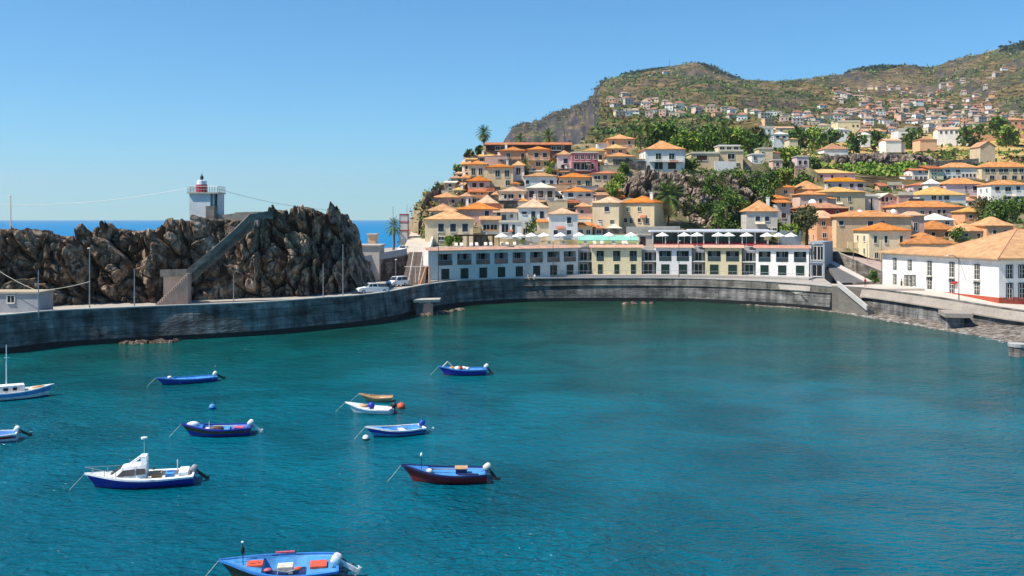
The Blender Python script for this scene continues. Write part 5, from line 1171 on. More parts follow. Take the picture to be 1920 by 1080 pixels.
def crown_pts(R_, Hc, n, seed, lobes=9):
    rg = np.random.default_rng(seed); L_ = []
    for k in range(lobes):
        a = rg.uniform(0, 2*math.pi); r = R_*rg.uniform(.2, .68); z = Hc*rg.uniform(-.32, .36); L_.append((r*math.cos(a), r*math.sin(a), z, R_*rg.uniform(.30, .52)))
    L_.append((0, 0, Hc*.25, R_*.5)); out = []
    for (x, y, z, r) in L_:
        k = n//len(L_); d = rg.normal(size=(k, 3)); d /= np.linalg.norm(d, axis=1, keepdims=True); rr_ = r*(rg.random(k)**.35)*(1+.25*rg.normal(size=k)*.5)
        p = d*rr_[:, None]; p[:, 2] *= .75*Hc/R_*.8+.2; out.append(p+np.array([x, y, z]))
    return np.concatenate(out)
def tree(px, py, Y, r, h, mats, label, name='tree', n=900, leaf=.34, hc=None, seed=None, cat='tree', group='trees and shrubs around the town', trunk=True):
    """px,py: crown centre; r: crown radius m; h: trunk height under crown centre"""
    global _ts; seed = seed or int(px*7+py); c = P(px, py, Y); hc = hc or r*1.5
    e = empty(name, (c.x, c.y, c.z-h), 0, label, cat, group); rd = random.Random(seed)
    put('crown', leaf_mesh('crown', crown_pts(r, hc, n, seed), leaf, mats, seed), e, (0, 0, h))
    if trunk:
        mb = MB(); mb.tube([(0, 0, -2.5), (rd.uniform(-.1, .1)*r, 0, h*.5), (0, 0, h*.95)], [.09*r+.05, .07*r+.05, .04*r+.03], 7)
        for k in range(5):
            a = 2*math.pi*k/5+rd.random(); mb.tube([(0, 0, h*.6), (math.cos(a)*r*.35, math.sin(a)*r*.35, h*.85), (math.cos(a)*r*.6, math.sin(a)*r*.6, h+hc*.15)], [.05*r, .035*r, .02*r], 5)
        mb.build('trunk', m_bark, e)
    return e
def palm(px, py, Y, r, h, label, tall=True, seed=1, nf=34, mats=None, droop=1.0):
    c = P(px, py, Y); e = empty('palm_tree', (c.x, c.y, c.z-h), 0, label, 'palm tree', 'palm trees of the town'); rd = random.Random(seed)
    mb = MB(); mb.tube([(0, 0, -2), (.15, 0, h*.4), (0, 0, h*.8), (0, 0, h)], [.3, .22, .2, .26], 8); mb.build('trunk', m_bark, e)
    mb = MB()
    for k in range(nf):
        a = 2.4*k+rd.uniform(-.2, .2); el = R(80)-R(150)*(k/nf)*droop; Lf = r*rd.uniform(.85, 1.1); pts = []; d = Vector((math.cos(a)*math.cos(el), math.sin(a)*math.cos(el), math.sin(el))); p = Vector((0, 0, h)); st = Lf/7
        mi = 0 if rd.random() < .6 else (1 if k < nf*.6 else 2)
        for i in range(8):
            pts.append(p.copy()); p = p+d*st; d = (d+Vector((0, 0, -.17))).normalized()
        sd_ = Vector((-math.sin(a), math.cos(a), 0))
        for i in range(7):
            w0 = .34*r*math.sin(math.pi*(i+.35)/8)*.7
            for sg in (-1, 1):
                for q in (0, .5):
                    b0 = pts[i].lerp(pts[i+1], q); b1 = pts[i].lerp(pts[i+1], q+.45); tip = b0.lerp(b1, 1.2)+sd_*sg*w0+Vector((0, 0, -w0*.35))+ (pts[i+1]-pts[i])*.6
                    mb.add([b0, b1, tip], [(0, 1, 2)], mi)
    mb.build('crown', mats or [LG[0], LG[1], LD[0]], e); return e
TR = 'trees and shrubs around the town'
palm(907, 250, 322, 3.0, 6.5, 'lone shaggy palm standing out against the sky at the left of the hilltop', seed=3, nf=60, droop=1.15)
palm(975, 263, 322, 2.8, 2.5, 'short palm peeking over the long hilltop roof, left one', seed=4)
palm(1029, 257, 322, 3.6, 3.5, 'larger spreading palm peeking over the long hilltop roof', seed=5)
palm(1186, 245, 330, 3.6, 9, 'tall palm with a ragged crown left of the hilltop palm pair', seed=6)
palm(1200, 250, 326, 2.6, 8, 'slim palm in the middle of the hilltop palm cluster', seed=7)
palm(1214, 232, 328, 3.2, 12, 'tallest palm of the hilltop cluster beside the white cliff house', seed=8)
palm(1356, 236, 340, 3.2, 9, 'dark palm rising alone above the cliff-top villa', seed=9)
palm(1440, 262, 345, 3.4, 6, 'dark palm beside the pale blue-white houses at the ravine top', seed=10)
palm(1253, 368, 243, 5.0, 4.5, 'big bushy palm growing on the rock face under the white cliff house', seed=11, nf=60)
palm(985, 308, 287, 2.8, 2.2, 'small palm before the two-storey peach house on the upper slope', seed=12)
palm(1030, 313, 286, 2.6, 2.0, 'small light green palm left of the narrow white house with a dark balcony', seed=13, mats=[LB[0], LG[0], LB[2]])
palm(738, 424, 226, 2.4, 3.4, 'scruffy palm beside the red-framed kiosk by the sea', seed=14)
tree(1512, 414, 227, 4.2, 5.0, LO, 'leafy olive-green tree with a dark forked trunk behind the hotel end', n=2400, leaf=.30)
tree(1880, 405, 262, 5.6, 4.5, LG, 'largest dark green tree among the roofs at the right edge', n=3400, leaf=.34)
tree(1848, 392, 270, 3.6, 4, LO, 'dusty grey-green tree left of the largest dark tree', n=1300, leaf=.34)
tree(1905, 388, 275, 3.2, 4, LG, 'dark tree behind the largest dark tree at the right edge', n=1000, leaf=.34)
for i, (px, py, Y, r, h, ms, lb) in enumerate([
    (1232, 252, 345, 4.6, 5, LG, 'dark green tree behind the right hilltop palms'), (1252, 246, 360, 4.4, 5, LG, 'rounded green tree just left of the white cliff house roof'),
    (1275, 268, 330, 4.6, 3, LB, 'bright yellow-green tree right of the white cliff house roof'), (1300, 268, 335, 4.4, 3, LB, 'second bright yellow-green tree right of the white cliff house roof'),
    (1326, 258, 345, 5.4, 5, LG, 'big green tree left of the dark palm above the villa'), (1342, 266, 335, 3.6, 3, LG, 'small green tree directly under the dark lone palm'),
    (1383, 262, 345, 5.2, 4, LB, 'bright green tree right behind the cliff-top villa'), (1403, 268, 340, 4.4, 4, LG, 'green tree right of the villa beside the bright one'),
    (1422, 258, 365, 4.0, 4, LO, 'olive tree at the top of the ravine beside the dark palm'), (1295, 312, 298, 3.0, 2, LG, 'dark shrub tree at the foot of the white cliff house, right side'),
    (1347, 345, 251, 4.4, 3, LG, 'large dark shrub spilling over the cliff below the villa'), (1362, 370, 245, 4.2, 3, LG, 'dark shrub hanging lower on the cliff face'),
    (1382, 340, 255, 3.6, 3, LO, 'olive shrub at the cliff edge right of the dark ones'), (1345, 398, 239, 2.8, 2, LG, 'dark shrub at mid height of the cliff'),
    (1405, 340, 285, 4.2, 3, LG, 'green tree in the shaded ravine right of the cliff'), (1425, 350, 280, 4.0, 3, LO, 'olive tree deep in the ravine'), (1418, 372, 268, 3.2, 2, LB, 'light green shrub low in the ravine'),
    (1445, 338, 292, 4.0, 3, LG, 'green tree below the little pink block house'), (1468, 335, 300, 3.6, 3, LB, 'light green tree between the two little block houses'), (1506, 338, 322, 4.2, 2, LG, 'rounded green tree in front of the lilac block house'), (1478, 294, 345, 4.0, 2, LB, 'bright green bush between the ochre cottage and the lilac block house'),
    (1525, 310, 345, 2.8, 2, LG, 'dark bush right of the lilac block house'), (1480, 318, 335, 3.4, 2, LO, 'olive bush on the terrace wall between the block houses'),
    (1150, 356, 262, 3.0, 1.5, LB, 'bright green bush on the slope above the joined cream pair'), (1163, 342, 266, 2.6, 1.5, LB, 'bright bush beside the orange rock edge'), (1169, 316, 285, 2.0, 1.5, LG, 'small green bush at the top left of the cliff'),
    (1300, 340, 249, 1.8, 1, LO, 'low shrub on the rocks under the white cliff house terrace'), (1290, 392, 241, 2.4, 1, LO, 'yellowish shrub low on the rock face right of the big palm'), (1395, 388, 243, 2.2, 1, LG, 'small dark shrub at the right foot of the cliff'),
    (1115, 310, 290, 1.8, 1, LG, 'dark potted bush right of the magenta house'), (1000, 424, 235, 2.4, 1, LG, 'green vine over the terrace of the white house with outside stairs'),
    (840, 452, 205, 1.3, .6, LB, 'bright green hedge bush at the left end of the hotel terrace'), (857, 452, 205.5, 1.2, .6, LB, 'second hedge bush at the left end of the hotel terrace'),
    (1472, 430, 224, 1.6, .8, LB, 'bright green clipped hedge on the grey planter, left half'), (1490, 431, 223, 1.5, .8, LB, 'bright green clipped hedge on the grey planter, right half'),
    (1636, 519, 200, 1.5, .6, LG, 'green bush at the foot of the ramp stone wall'), (880, 292, 303, 2.4, 1, LO, 'dusty bush at the left edge of the hilltop garden'), (900, 283, 308, 2.0, 1, LG, 'green bush under the lone hilltop palm'),
    (862, 318, 290, 2.0, 1, LG, 'green bush clinging to the left cliff edge'), (842, 352, 276, 2.2, 1, LD, 'straw-coloured bush on the left slope edge'), (820, 356, 272, 2.4, 1, LO, 'olive bush above the low pink cliff-edge house'),
    (1795, 440, 238, 2.0, 1.5, LG, 'dark bush between roofs behind the white waterfront house'), (1560, 262, 620, 8, 5, LG, 'dark tree below the middle slope village'), (1530, 258, 600, 9, 5, LB, 'bright tree below the middle slope village'),
    (1500, 262, 560, 8, 5, LG, 'green tree right of the white and blue house'), (1600, 268, 560, 7, 4, LG, 'green tree left of the long rusty-roofed house'), (1640, 262, 640, 8, 5, LG, 'tree right of the long rusty-roofed house'),
    (1705, 262, 700, 8, 5, LG, 'green tree below the glazed blue-grey house'), (1822, 256, 700, 10, 5, LG, 'round tree right of the long white five-window house'), (1870, 240, 740, 10, 5, LG, 'large green tree left of the large orange and white house'),
    (1890, 255, 640, 9, 4, LB, 'bright hedge tree under the large orange and white house')]):
    tree(px, py, Y, r, h, ms, lb, n=int(420+r*r*26) if Y < 400 else 420, leaf=.30+.0011*max(Y-250, 0)*3, name='tree' if r > 3 else 'shrub', cat='tree' if r > 3 else 'shrub', trunk=r > 3)
# scattered ground cover
def scatter(n, xr, yr, zf, per, size, spread, mats, name, label, seed, test=None, wts=(.5, .25, .25), clus=None):
    rg = np.random.default_rng(seed); out = []; sz = []
    k = 0; tries = 0
    while k < n and tries < n*14:
        tries += 1; X, Y = rg.uniform(*xr), rg.uniform(*yr)
        if test and not test(X, Y): continue
        z = zf(X, Y); s = spread*rg.uniform(.5, 1.5); p = rg.normal(size=(per, 3))*np.array([s*.5, s*.5, s*.32]); p[:, 2] = np.abs(p[:, 2])
        out.append(p+np.array([X, Y, z])); sz.append(np.full(per, size)); k += 1
    cen = np.concatenate(out); me = leaf_mesh(name, cen, np.concatenate(sz), mats, seed, wts)
    o = bpy.data.objects.new(name, me); COL.objects.link(o); o['kind'] = 'stuff'; o['label'] = label; o['category'] = 'ground cover'; return o
def veg_ok(lim, s):
    def f(X, Y): return fbm(np.array([X/22, Y/22, s]), 3, 4) > lim
    return f
scatter(1000, (-24, 240), (222, 400), tz, 16, .42, 1.5, LG, 'scrub', 'green scrub between the town houses', 3, lambda X, Y: (X > 42 or Y > 320 or X < -12) and fbm(np.array([X/22, Y/22, 1.]), 3, 4) > .44)
scatter(700, (-26, 240), (222, 400), tz, 14, .36, 1.0, LO, 'scrub', 'olive scrub between the town houses', 4, lambda X, Y: X > 42 or Y > 300 or X < -10 or (X*7+Y*3) % 5 < 1)
scatter(380, (-32, -10), (222, 330), tz, 16, .4, 1.2, LD, 'dry_grass', 'straw-coloured dry scrub on the left edge of the town hill', 5)
vc = np.empty(len(CLIFF.data.vertices)*3); CLIFF.data.vertices.foreach_get('co', vc); vc = vc.reshape(-1, 3); pxv = 960+vc[:, 0]*F/vc[:, 1]; rg = np.random.default_rng(77)
mk = (fbm(vc/6.5, 4, 90)+np.clip((pxv-1290)/500, -.14, .10) > .645) & (vc[:, 2] > 9) & (vc[:, 1] < 276); vv = vc[mk]; vv = vv[rg.choice(len(vv), min(1000, len(vv)), replace=False)]
cc = (vv[:, None, :]+rg.normal(size=(len(vv), 14, 3))*np.array([.55, .45, .45])+np.array([0, -.5, .3])).reshape(-1, 3)
o = bpy.data.objects.new('cliff_scrub', leaf_mesh('cliff_scrub', cc, .34, LG, 78)); COL.objects.link(o); o['kind'] = 'stuff'; o['label'] = 'dark green creepers and bushes growing over the rocky cliff'; o['category'] = 'ground cover'
scatter(900, (115, 205), (415, 455), lambda X, Y: tz(X, Y), 14, .9, 2.4, LB, 'banana_field', 'bright green banana plantation above the right-hand town', 6, lambda X, Y: 1590 < 960+X*F/Y < 1722)
# mountain scrub and woods
rg = np.random.default_rng(11)
def far_cover(n, pr, yr, size, per, mats, name, label, seed, test=None, wts=(.5, .25, .25)):
    rg = np.random.default_rng(seed); m = n*4; px = rg.uniform(pr[0], pr[1], m); Y = np.exp(rg.uniform(math.log(yr[0]), math.log(yr[1]), m)); z = far_z(px, Y); X = (px-960)*Y/F
    ok = z > 15
    if name == 'hillside_scrub': ok &= ~((px > 1520) & (px < 1900) & (Y > 590) & (Y < 860) & (fbm(np.stack([X/30, Y/30, 0*X], -1), 3, 59) < .56))
    if test is not None: ok &= test(px, Y, X, z)
    px, Y, X, z = px[ok][:n], Y[ok][:n], X[ok][:n], z[ok][:n]
    c = np.stack([X, Y, z], 1)[:, None, :]+rg.normal(size=(len(X), per, 3))*(size*np.array([1.5, 1.0, .3]))*(Y/900)[:, None, None]**.4
    s = np.repeat(size*.55*(Y/900)**.4, per); me = leaf_mesh(name, c.reshape(-1, 3), s, mats, seed, wts)
    o = bpy.data.objects.new(name, me); COL.objects.link(o); o['kind'] = 'stuff'; o['label'] = label; o['category'] = 'vegetation'; return o
cl = lambda s, lim, sc=160: (lambda px, Y, X, z: fbm(np.stack([X/sc, Y/sc, 0*X], -1), 4, s) > lim)
far_cover(10000, (1130, 2300), (430, 2700), 3.8, 5, LG, 'hillside_scrub', 'green scrub and gardens covering the terraced mountain slope', 21, lambda px, Y, X, z: (fbm(np.stack([X/160, Y/160, 0*X], -1), 4, 60) > .40) & (((z+30*fbm(np.stack([X/55, Y/55, 0*X], -1), 2, 66))/9.5) % 1 < .34))
far_cover(5000, (1130, 2300), (480, 2700), 3.4, 5, LO, 'hillside_scrub', 'olive scrub scattered over the mountain slope', 22)
far_cover(2600, (960, 2300), (450, 2650), 3.4, 5, LD, 'hillside_scrub', 'dry straw scrub on the mountain slope', 23, cl(61, .5))
far_cover(1300, (1180, 1375), (2460, 2640), 4.4, 9, LP, 'ridge_wood', 'dark wood along the left mountain ridge', 24, lambda px, Y, X, z: Y > 2500-60*np.sin(px/30))
far_cover(600, (1612, 1732), (2480, 2640), 7, 10, LP, 'ridge_wood', 'dark pine wood on the ridge saddle at the right', 25)
far_cover(120, (1134, 1158), (2560, 2640), 4.0, 9, LP, 'ridge_wood', 'dark clump of trees at the shoulder above the sea cliff', 26)
far_cover(200, (1898, 1990), (2500, 2640), 7.5, 10, LP, 'ridge_wood', 'dark trees on the ridge top at the right edge', 27)
far_cover(350, (960, 1130), (2600, 2650), 2.6, 6, LP, 'ridge_wood', 'dark scrub along the crest of the sea cliff', 28)
far_cover(250, (1450, 1960), (560, 640), 3.4, 8, LG, 'hillside_scrub', 'green bushes on the middle slope terraces', 29, cl(62, .48, 40))
far_cover(2200, (1530, 1960), (480, 640), 2.2, 7, LD, 'dry_grass', 'golden dry grass terrace above the right-hand town', 30, cl(63, .42, 50))
far_cover(700, (1425, 1620), (430, 560), 1.9, 9, LB, 'hillside_scrub', 'bright green shrubs on the slope above the ravine', 41, cl(64, .42, 50))
far_cover(260, (1200, 1460), (380, 560), 1.7, 8, LB, 'hillside_scrub', 'bright green shrubs behind the cliff-top villa', 42, cl(65, .4, 50))
pf = np.linspace(1500, 1990, 200); Yf_ = np.linspace(500, 900, 110); PF, YF = np.meshgrid(pf, Yf_, indexing='ij'); XF = (PF-960)*YF/F
edge_ = fbm(np.stack([XF/26, YF/26, 0*XF], -1), 4, 55)+.12*np.sin((YF-500)/400*math.pi)
VF = np.stack([XF, YF, far_z(PF, YF)+1.3+(fbm(np.stack([XF/4, YF/4, 0*XF], -1), 3, 56)-.5)*.9], -1)
struct(grid_obj('dry_field', VF, None, [mat('dry_grass_ground', (.56, .38, .12), rough=.95, col2=(.30, .20, .07), thr=(.35, .6), sc=.12, var=.25, det=7)], mask=edge_ > .43))
# distant houses on the terraced mountain
wm_ = [wall_mat(k) for k in ('white', 'white', 'cream', 'peach', 'pink', 'grey')]
protos = []; FR = [tile_mat('far_roof_dull', (.40, .22, .15), (.30, .17, .12)), tile_mat('far_roof_pale', (.46, .34, .26), (.36, .26, .20)), tile_mat('far_roof_brown', (.28, .18, .13), (.22, .14, .11))]
rd = random.Random(5)
for k in range(14):
    mb = MB(); w_ = rd.uniform(7, 11); d_ = rd.uniform(6, 9); h_ = rd.choice([3, 4, 5.5, 6]); flat = rd.random() < .4
    mb.box(-w_/2, w_/2, -d_/2, d_/2, -6, h_)
    if flat: mb.box(-w_/2-.3, w_/2+.3, -d_/2-.3, d_/2+.3, h_+.01, h_+.5, 1)
    else:
        o_ = .7; mb.add([(-w_/2-o_, -d_/2-o_, h_+.01), (w_/2+o_, -d_/2-o_, h_+.01), (w_/2+o_, d_/2+o_, h_+.01), (-w_/2-o_, d_/2+o_, h_+.01), (-w_/4, 0, h_+2.6), (w_/4, 0, h_+2.6)], [(3, 2, 1, 0), (0, 1, 5, 4), (1, 2, 5), (2, 3, 4, 5), (3, 0, 4)], 1)
    nw = int(w_/3)
    for f_ in range(int(h_/3)):
        for i in range(nw): x = -w_/2+w_*(i+.5)/nw; mb.box(x-.6, x+.6, -d_/2-.08, -d_/2+.02, f_*3+.9, f_*3+2.2, 2)
    protos.append(mb.mesh('far_house', [wm_[k % 6], ROOF['c'] if flat else FR[k % 3], m_pane]))
rg = np.random.default_rng(42); m = 6000
px = rg.uniform(1142, 1945, m); Y = np.exp(rg.uniform(math.log(960), math.log(2350), m)); X = (px-960)*Y/F
dens = fbm(np.stack([X/190, Y/190, 0*X], -1), 3, 77); zz = far_z(px, Y)
yi = HY-(zz-CZ)*F/Y
ok = (zz > 25) & (dens > .455+.26*np.clip((218-yi)/70, 0, 1)) & ((px > 1160) | (Y < 1500))
cand = np.stack([X, Y, zz, px], 1)[ok]; kept = []
for c in cand:
    if all((c[0]-q[0])**2+(c[1]-q[1])**2 > 17**2 for q in kept): kept.append(c)
    if len(kept) >= 480: break
kept.sort(key=lambda c: c[1])
FL = {'house': 'tiny pale house among the others on the distant terraced mountainside'}
smb = MB()
for i, c in enumerate(kept):
    me = protos[i % 14]; a_ = rd.uniform(-.5, .5)
    if i < 200:
        o = bpy.data.objects.new('far_house', me); COL.objects.link(o); o.location = c[:3]; o.rotation_euler = (0, 0, a_)
        tag(o, FL['house'], 'house', 'tiny houses on the distant mountainside')
    else:
        M_ = Matrix.Translation(c[:3]) @ Matrix.Rotation(a_, 4, 'Z')
        w_ = rd.uniform(8, 13); d_ = 8; h_ = rd.choice([3, 4, 6]); k = rd.randrange(4)
        smb.box(-w_/2, w_/2, -d_/2, d_/2, -6, h_, k, M_)
        smb.add([(-w_/2-.7, -d_/2-.7, h_+.01), (w_/2+.7, -d_/2-.7, h_+.01), (w_/2+.7, d_/2+.7, h_+.01), (-w_/2-.7, d_/2+.7, h_+.01), (-w_/4, 0, h_+2.4), (w_/4, 0, h_+2.4)], [(3, 2, 1, 0), (0, 1, 5, 4), (1, 2, 5), (2, 3, 4, 5), (3, 0, 4)], 4+k % 2, M_)
        for x in (-w_/4, w_/4): smb.box(x-.7, x+.7, -d_/2-.1, -d_/2+.02, h_-2.3, h_-.9, 6, M_)
o = smb.build('distant_houses', [wm_[0], wm_[2], wm_[3], wm_[5], FR[0], FR[1], m_pane]); o['kind'] = 'stuff'; o['label'] = 'farthest specks of houses high on the mountainside'; o['category'] = 'houses'
# mast on the ridge
c = P(1255, 112, 2600); e = tag(MB().build('mast', m_dkmetal) if False else empty('radio_mast', (c.x, 2600, zy(128, 2600))), 'thin radio mast on the mountain ridge', 'mast')
mb = MB(); mb.tube([(0, 0, -6), (0, 0, 22)], [1.0, .5], 5); mb.build('pole', m_dkmetal, e)
# terrace walls in the upper town
for i, (x0, y0, x1, y1, Y, hh_, k, lb) in enumerate([
    (1180, 302, 1212, 302, 288, 3.2, m_stone, 'dark stone garden wall left of the white cliff house'), (1213, 324, 1330, 326, 281, 2.0, m_stone, 'stone terrace wall under the white cliff house'),
    (1340, 302, 1378, 303, 292, 3.0, wall_mat('white'), 'tall white garden wall below the cliff-top villa'), (882, 292, 930, 291, 300, 2.6, m_stone, 'stone retaining wall under the hilltop palm'),
    (1110, 428, 1175, 429, 231, 1.6, m_stone, 'dark stone wall in front of the joined cream pair'), (1175, 425, 1275, 424, 230, 1.8, m_conc, 'grey wall running from the joined cream pair below the rocks'),
    (1590, 453, 1640, 458, 222, 5.2, wall_mat('cream'), 'cream yard wall with a green door below the largest cream building'), (1463, 432, 1502, 433, 222.5, 3.0, m_metal, 'grey planter wall under the clipped hedge'),
    (1630, 345, 1712, 340, 400, 2.0, m_stone, 'long grey terrace wall under the banana plantation'),
    (1745, 303, 1835, 297, 462, 1.6, m_stone, 'dark stone terrace above the upper white row')]):
    a0 = P(x0, y0, Y); a1 = P(x1, y1, Y); mb = MB(); mb.prism([(a0.x, Y), (a1.x, Y), (a1.x, Y+.5), (a0.x, Y+.5)], [a0.z-hh_-1, a1.z-hh_-1, a1.z-hh_-1, a0.z-hh_-1], [a0.z, a1.z, a1.z, a0.z])
    tag(mb.build('garden_wall', k), lb, 'wall', 'terrace walls of the town')

rg = random.Random(91)
for i, (px, yb) in enumerate([(888,392),(925,392),(951,388),(965,380),(985,385),(1046,400),(1060,396),(1066,352),(1100,356),(1045,353),(925,352),(940,357),(968,350),(905,372),(925,373),(990,318),(1035,321),(1062,326),(1130,320),(1145,322),(1170,318),(1190,316),(1094,384),(1106,378),(1120,360),(905,335),(955,309),(930,305),(1110,412),(1026,432),(1000,440),(1085,414),(872,370),(845,395),
        (1480,378),(1500,388),(1515,392),(1560,402),(1600,402),(1625,356),(1640,402),(1680,402),(1700,378),(1712,392),(1720,412),(1795,418),(1830,385),(1700,352),(1760,378),(1560,352),(1480,372),(1850,372),(1650,458),(1560,462),(1720,450)]):
    Y = (depth_left(yb) if px < 1300 else depth_right(yb))-1.5; X = (px-960)*Y/F; z = tz(X, Y); W_ = rg.uniform(3, 8); h_ = rg.uniform(1.0, 2.6); k = rg.choice(['white', 'cream', 'peach', 'grey', 'pink'])
    mb = MB(); mb.box(-W_/2, W_/2, 0, .35, -3, h_); mb.box(-W_/2-.05, W_/2+.05, -.05, .40, h_+.002, h_+.1)
    if rg.random() < .5: mb.box(W_/2-.35, W_/2, .36, 4, -3, h_*.8)
    o = mb.build('garden_wall', m_stone if rg.random() < .3 else wall_mat(k), None, (X, Y, z)); o.rotation_euler = (0, 0, rg.uniform(-.25, .25)); tag(o, 'low garden wall between the hill houses', 'wall', 'low garden walls between the hill houses')
def dish(px, py, Y, r, label):
    c = P(px, py, Y); e = empty('satellite_dish', c, R(-20), label, 'satellite dish'); mb = MB(); mb.lathe([(0, .12), (r*.5, .06), (r, -.1), (r, -.14), (0, .06)], 14, 0, Matrix.Rotation(R(65), 4, 'X')); mb.build('reflector', m_white, e)
    mb = MB(); mb.tube([(0, .1, 0), (0, .25, -r-1.4)], .06, 5); mb.build('mast', m_metal, e)
dish(1523, 379, 268, .95, 'large round white satellite dish on the dark red house')
dish(1612, 397, 236, .6, 'small white satellite dish on the long roof of the largest cream building')
dish(1675, 396, 236, .6, 'small white satellite dish at the right part of the long cream building roof')
# ------------------------------------------------------------------ boats
BM = {}
def paint(k):
    c = dict(blue=(.015, .06, .40), royal=(.02, .03, .34), sky=(.04, .20, .55), white=(.78, .79, .80), lt=(.07, .29, .62), red=(.32, .015, .02), dred=(.12, .01, .015), wood=(.22, .12, .05), tan=(.52, .30, .14), navy=(.012, .02, .10), black=(.02, .02, .022), orange=(.75, .10, .04), pink=(.70, .12, .18), cream=(.72, .66, .52), grey=(.3, .31, .33), brown=(.12, .06, .03))[k]
    if k not in BM: BM[k] = mat('boat_'+k, c, rough=.5, var=.2, sc=2.6, spec=.35, bump=.006, bsc=6, col2=tuple(x*.62+.02 for x in c), thr=(.36, .50), det=8)
    return BM[k]
def hull_rows(L, B, Hh, up=.45, n=18, pointed=False, tr=.82, inset=0.0, dz=0.0):
    out = []
    for i in range(n+1):
        s = i/n; x = -L/2+L*s+ (up*.35*max(0, (s-.85)/.15)**2)
        if s < .38: b = B/2*(tr+(1-tr)*math.sin(s/.38*math.pi/2))
        else: b = B/2*max(0, 1-((s-.38)/.62)**2.3)
        if pointed and s < .38: b = B/2*max(.04, 1-((.38-s)/.38)**2.2)
        sh = Hh*(.82+.06*(1-s)+up*max(0, (s-.3)/.7)**2)
        out.append((x, max(b-inset, .0), sh+dz, s))
    return out
def outboard(parent, x, z, cowl, leg='black', tilt=35, y=0, sc=1.0):
    sc *= .85; M_ = Matrix.Translation((x, y, z)) @ Matrix.Rotation(R(tilt), 4, 'Y') @ Matrix.Scale(sc, 4)
    e = MB(); e.box(-.12, .10, -.11, .11, -.15, .12, 0, M_); o = e.build('outboard_motor', paint('grey'), parent)
    mb = MB(); prof = [(.0, .10), (.20, .10), (.25, .22), (.24, .42), (.17, .52), (0, .55)]
    mb.lathe(prof, 12, 0, M_ @ Matrix.Translation((-.12, 0, 0)) @ Matrix.Diagonal((1.35, .85, 1, 1))); mb.build('cowling', paint(cowl), o, smooth=True)
    mb = MB(); mb.side([(-.06, -1.05), (.06, -1.05), (.07, .1), (-.07, .1)], -.22, .0, 0, M_); mb.box(-.34, .12, -.05, .05, -1.0, -.90, 0, M_); mb.prof([(-.25, -1.0), (-.05, -1.0), (-.12, -1.22)], -.02, .02, 0, M_)
    for k in range(3): mb.prism([(0, -.03), (.03, -.03), (.03, .16), (0, .12)], -.04, .04, 0, M_ @ Matrix.Translation((-.36, 0, -.95)) @ Matrix.Rotation(R(120*k), 4, 'X'))
    mb.build('drive_leg', paint(leg), o); mb = MB(); mb.tube([(.1, 0, .2), (.5, .05, .28)], .025, 6, 0, M_); mb.build('tiller', paint('black'), o)
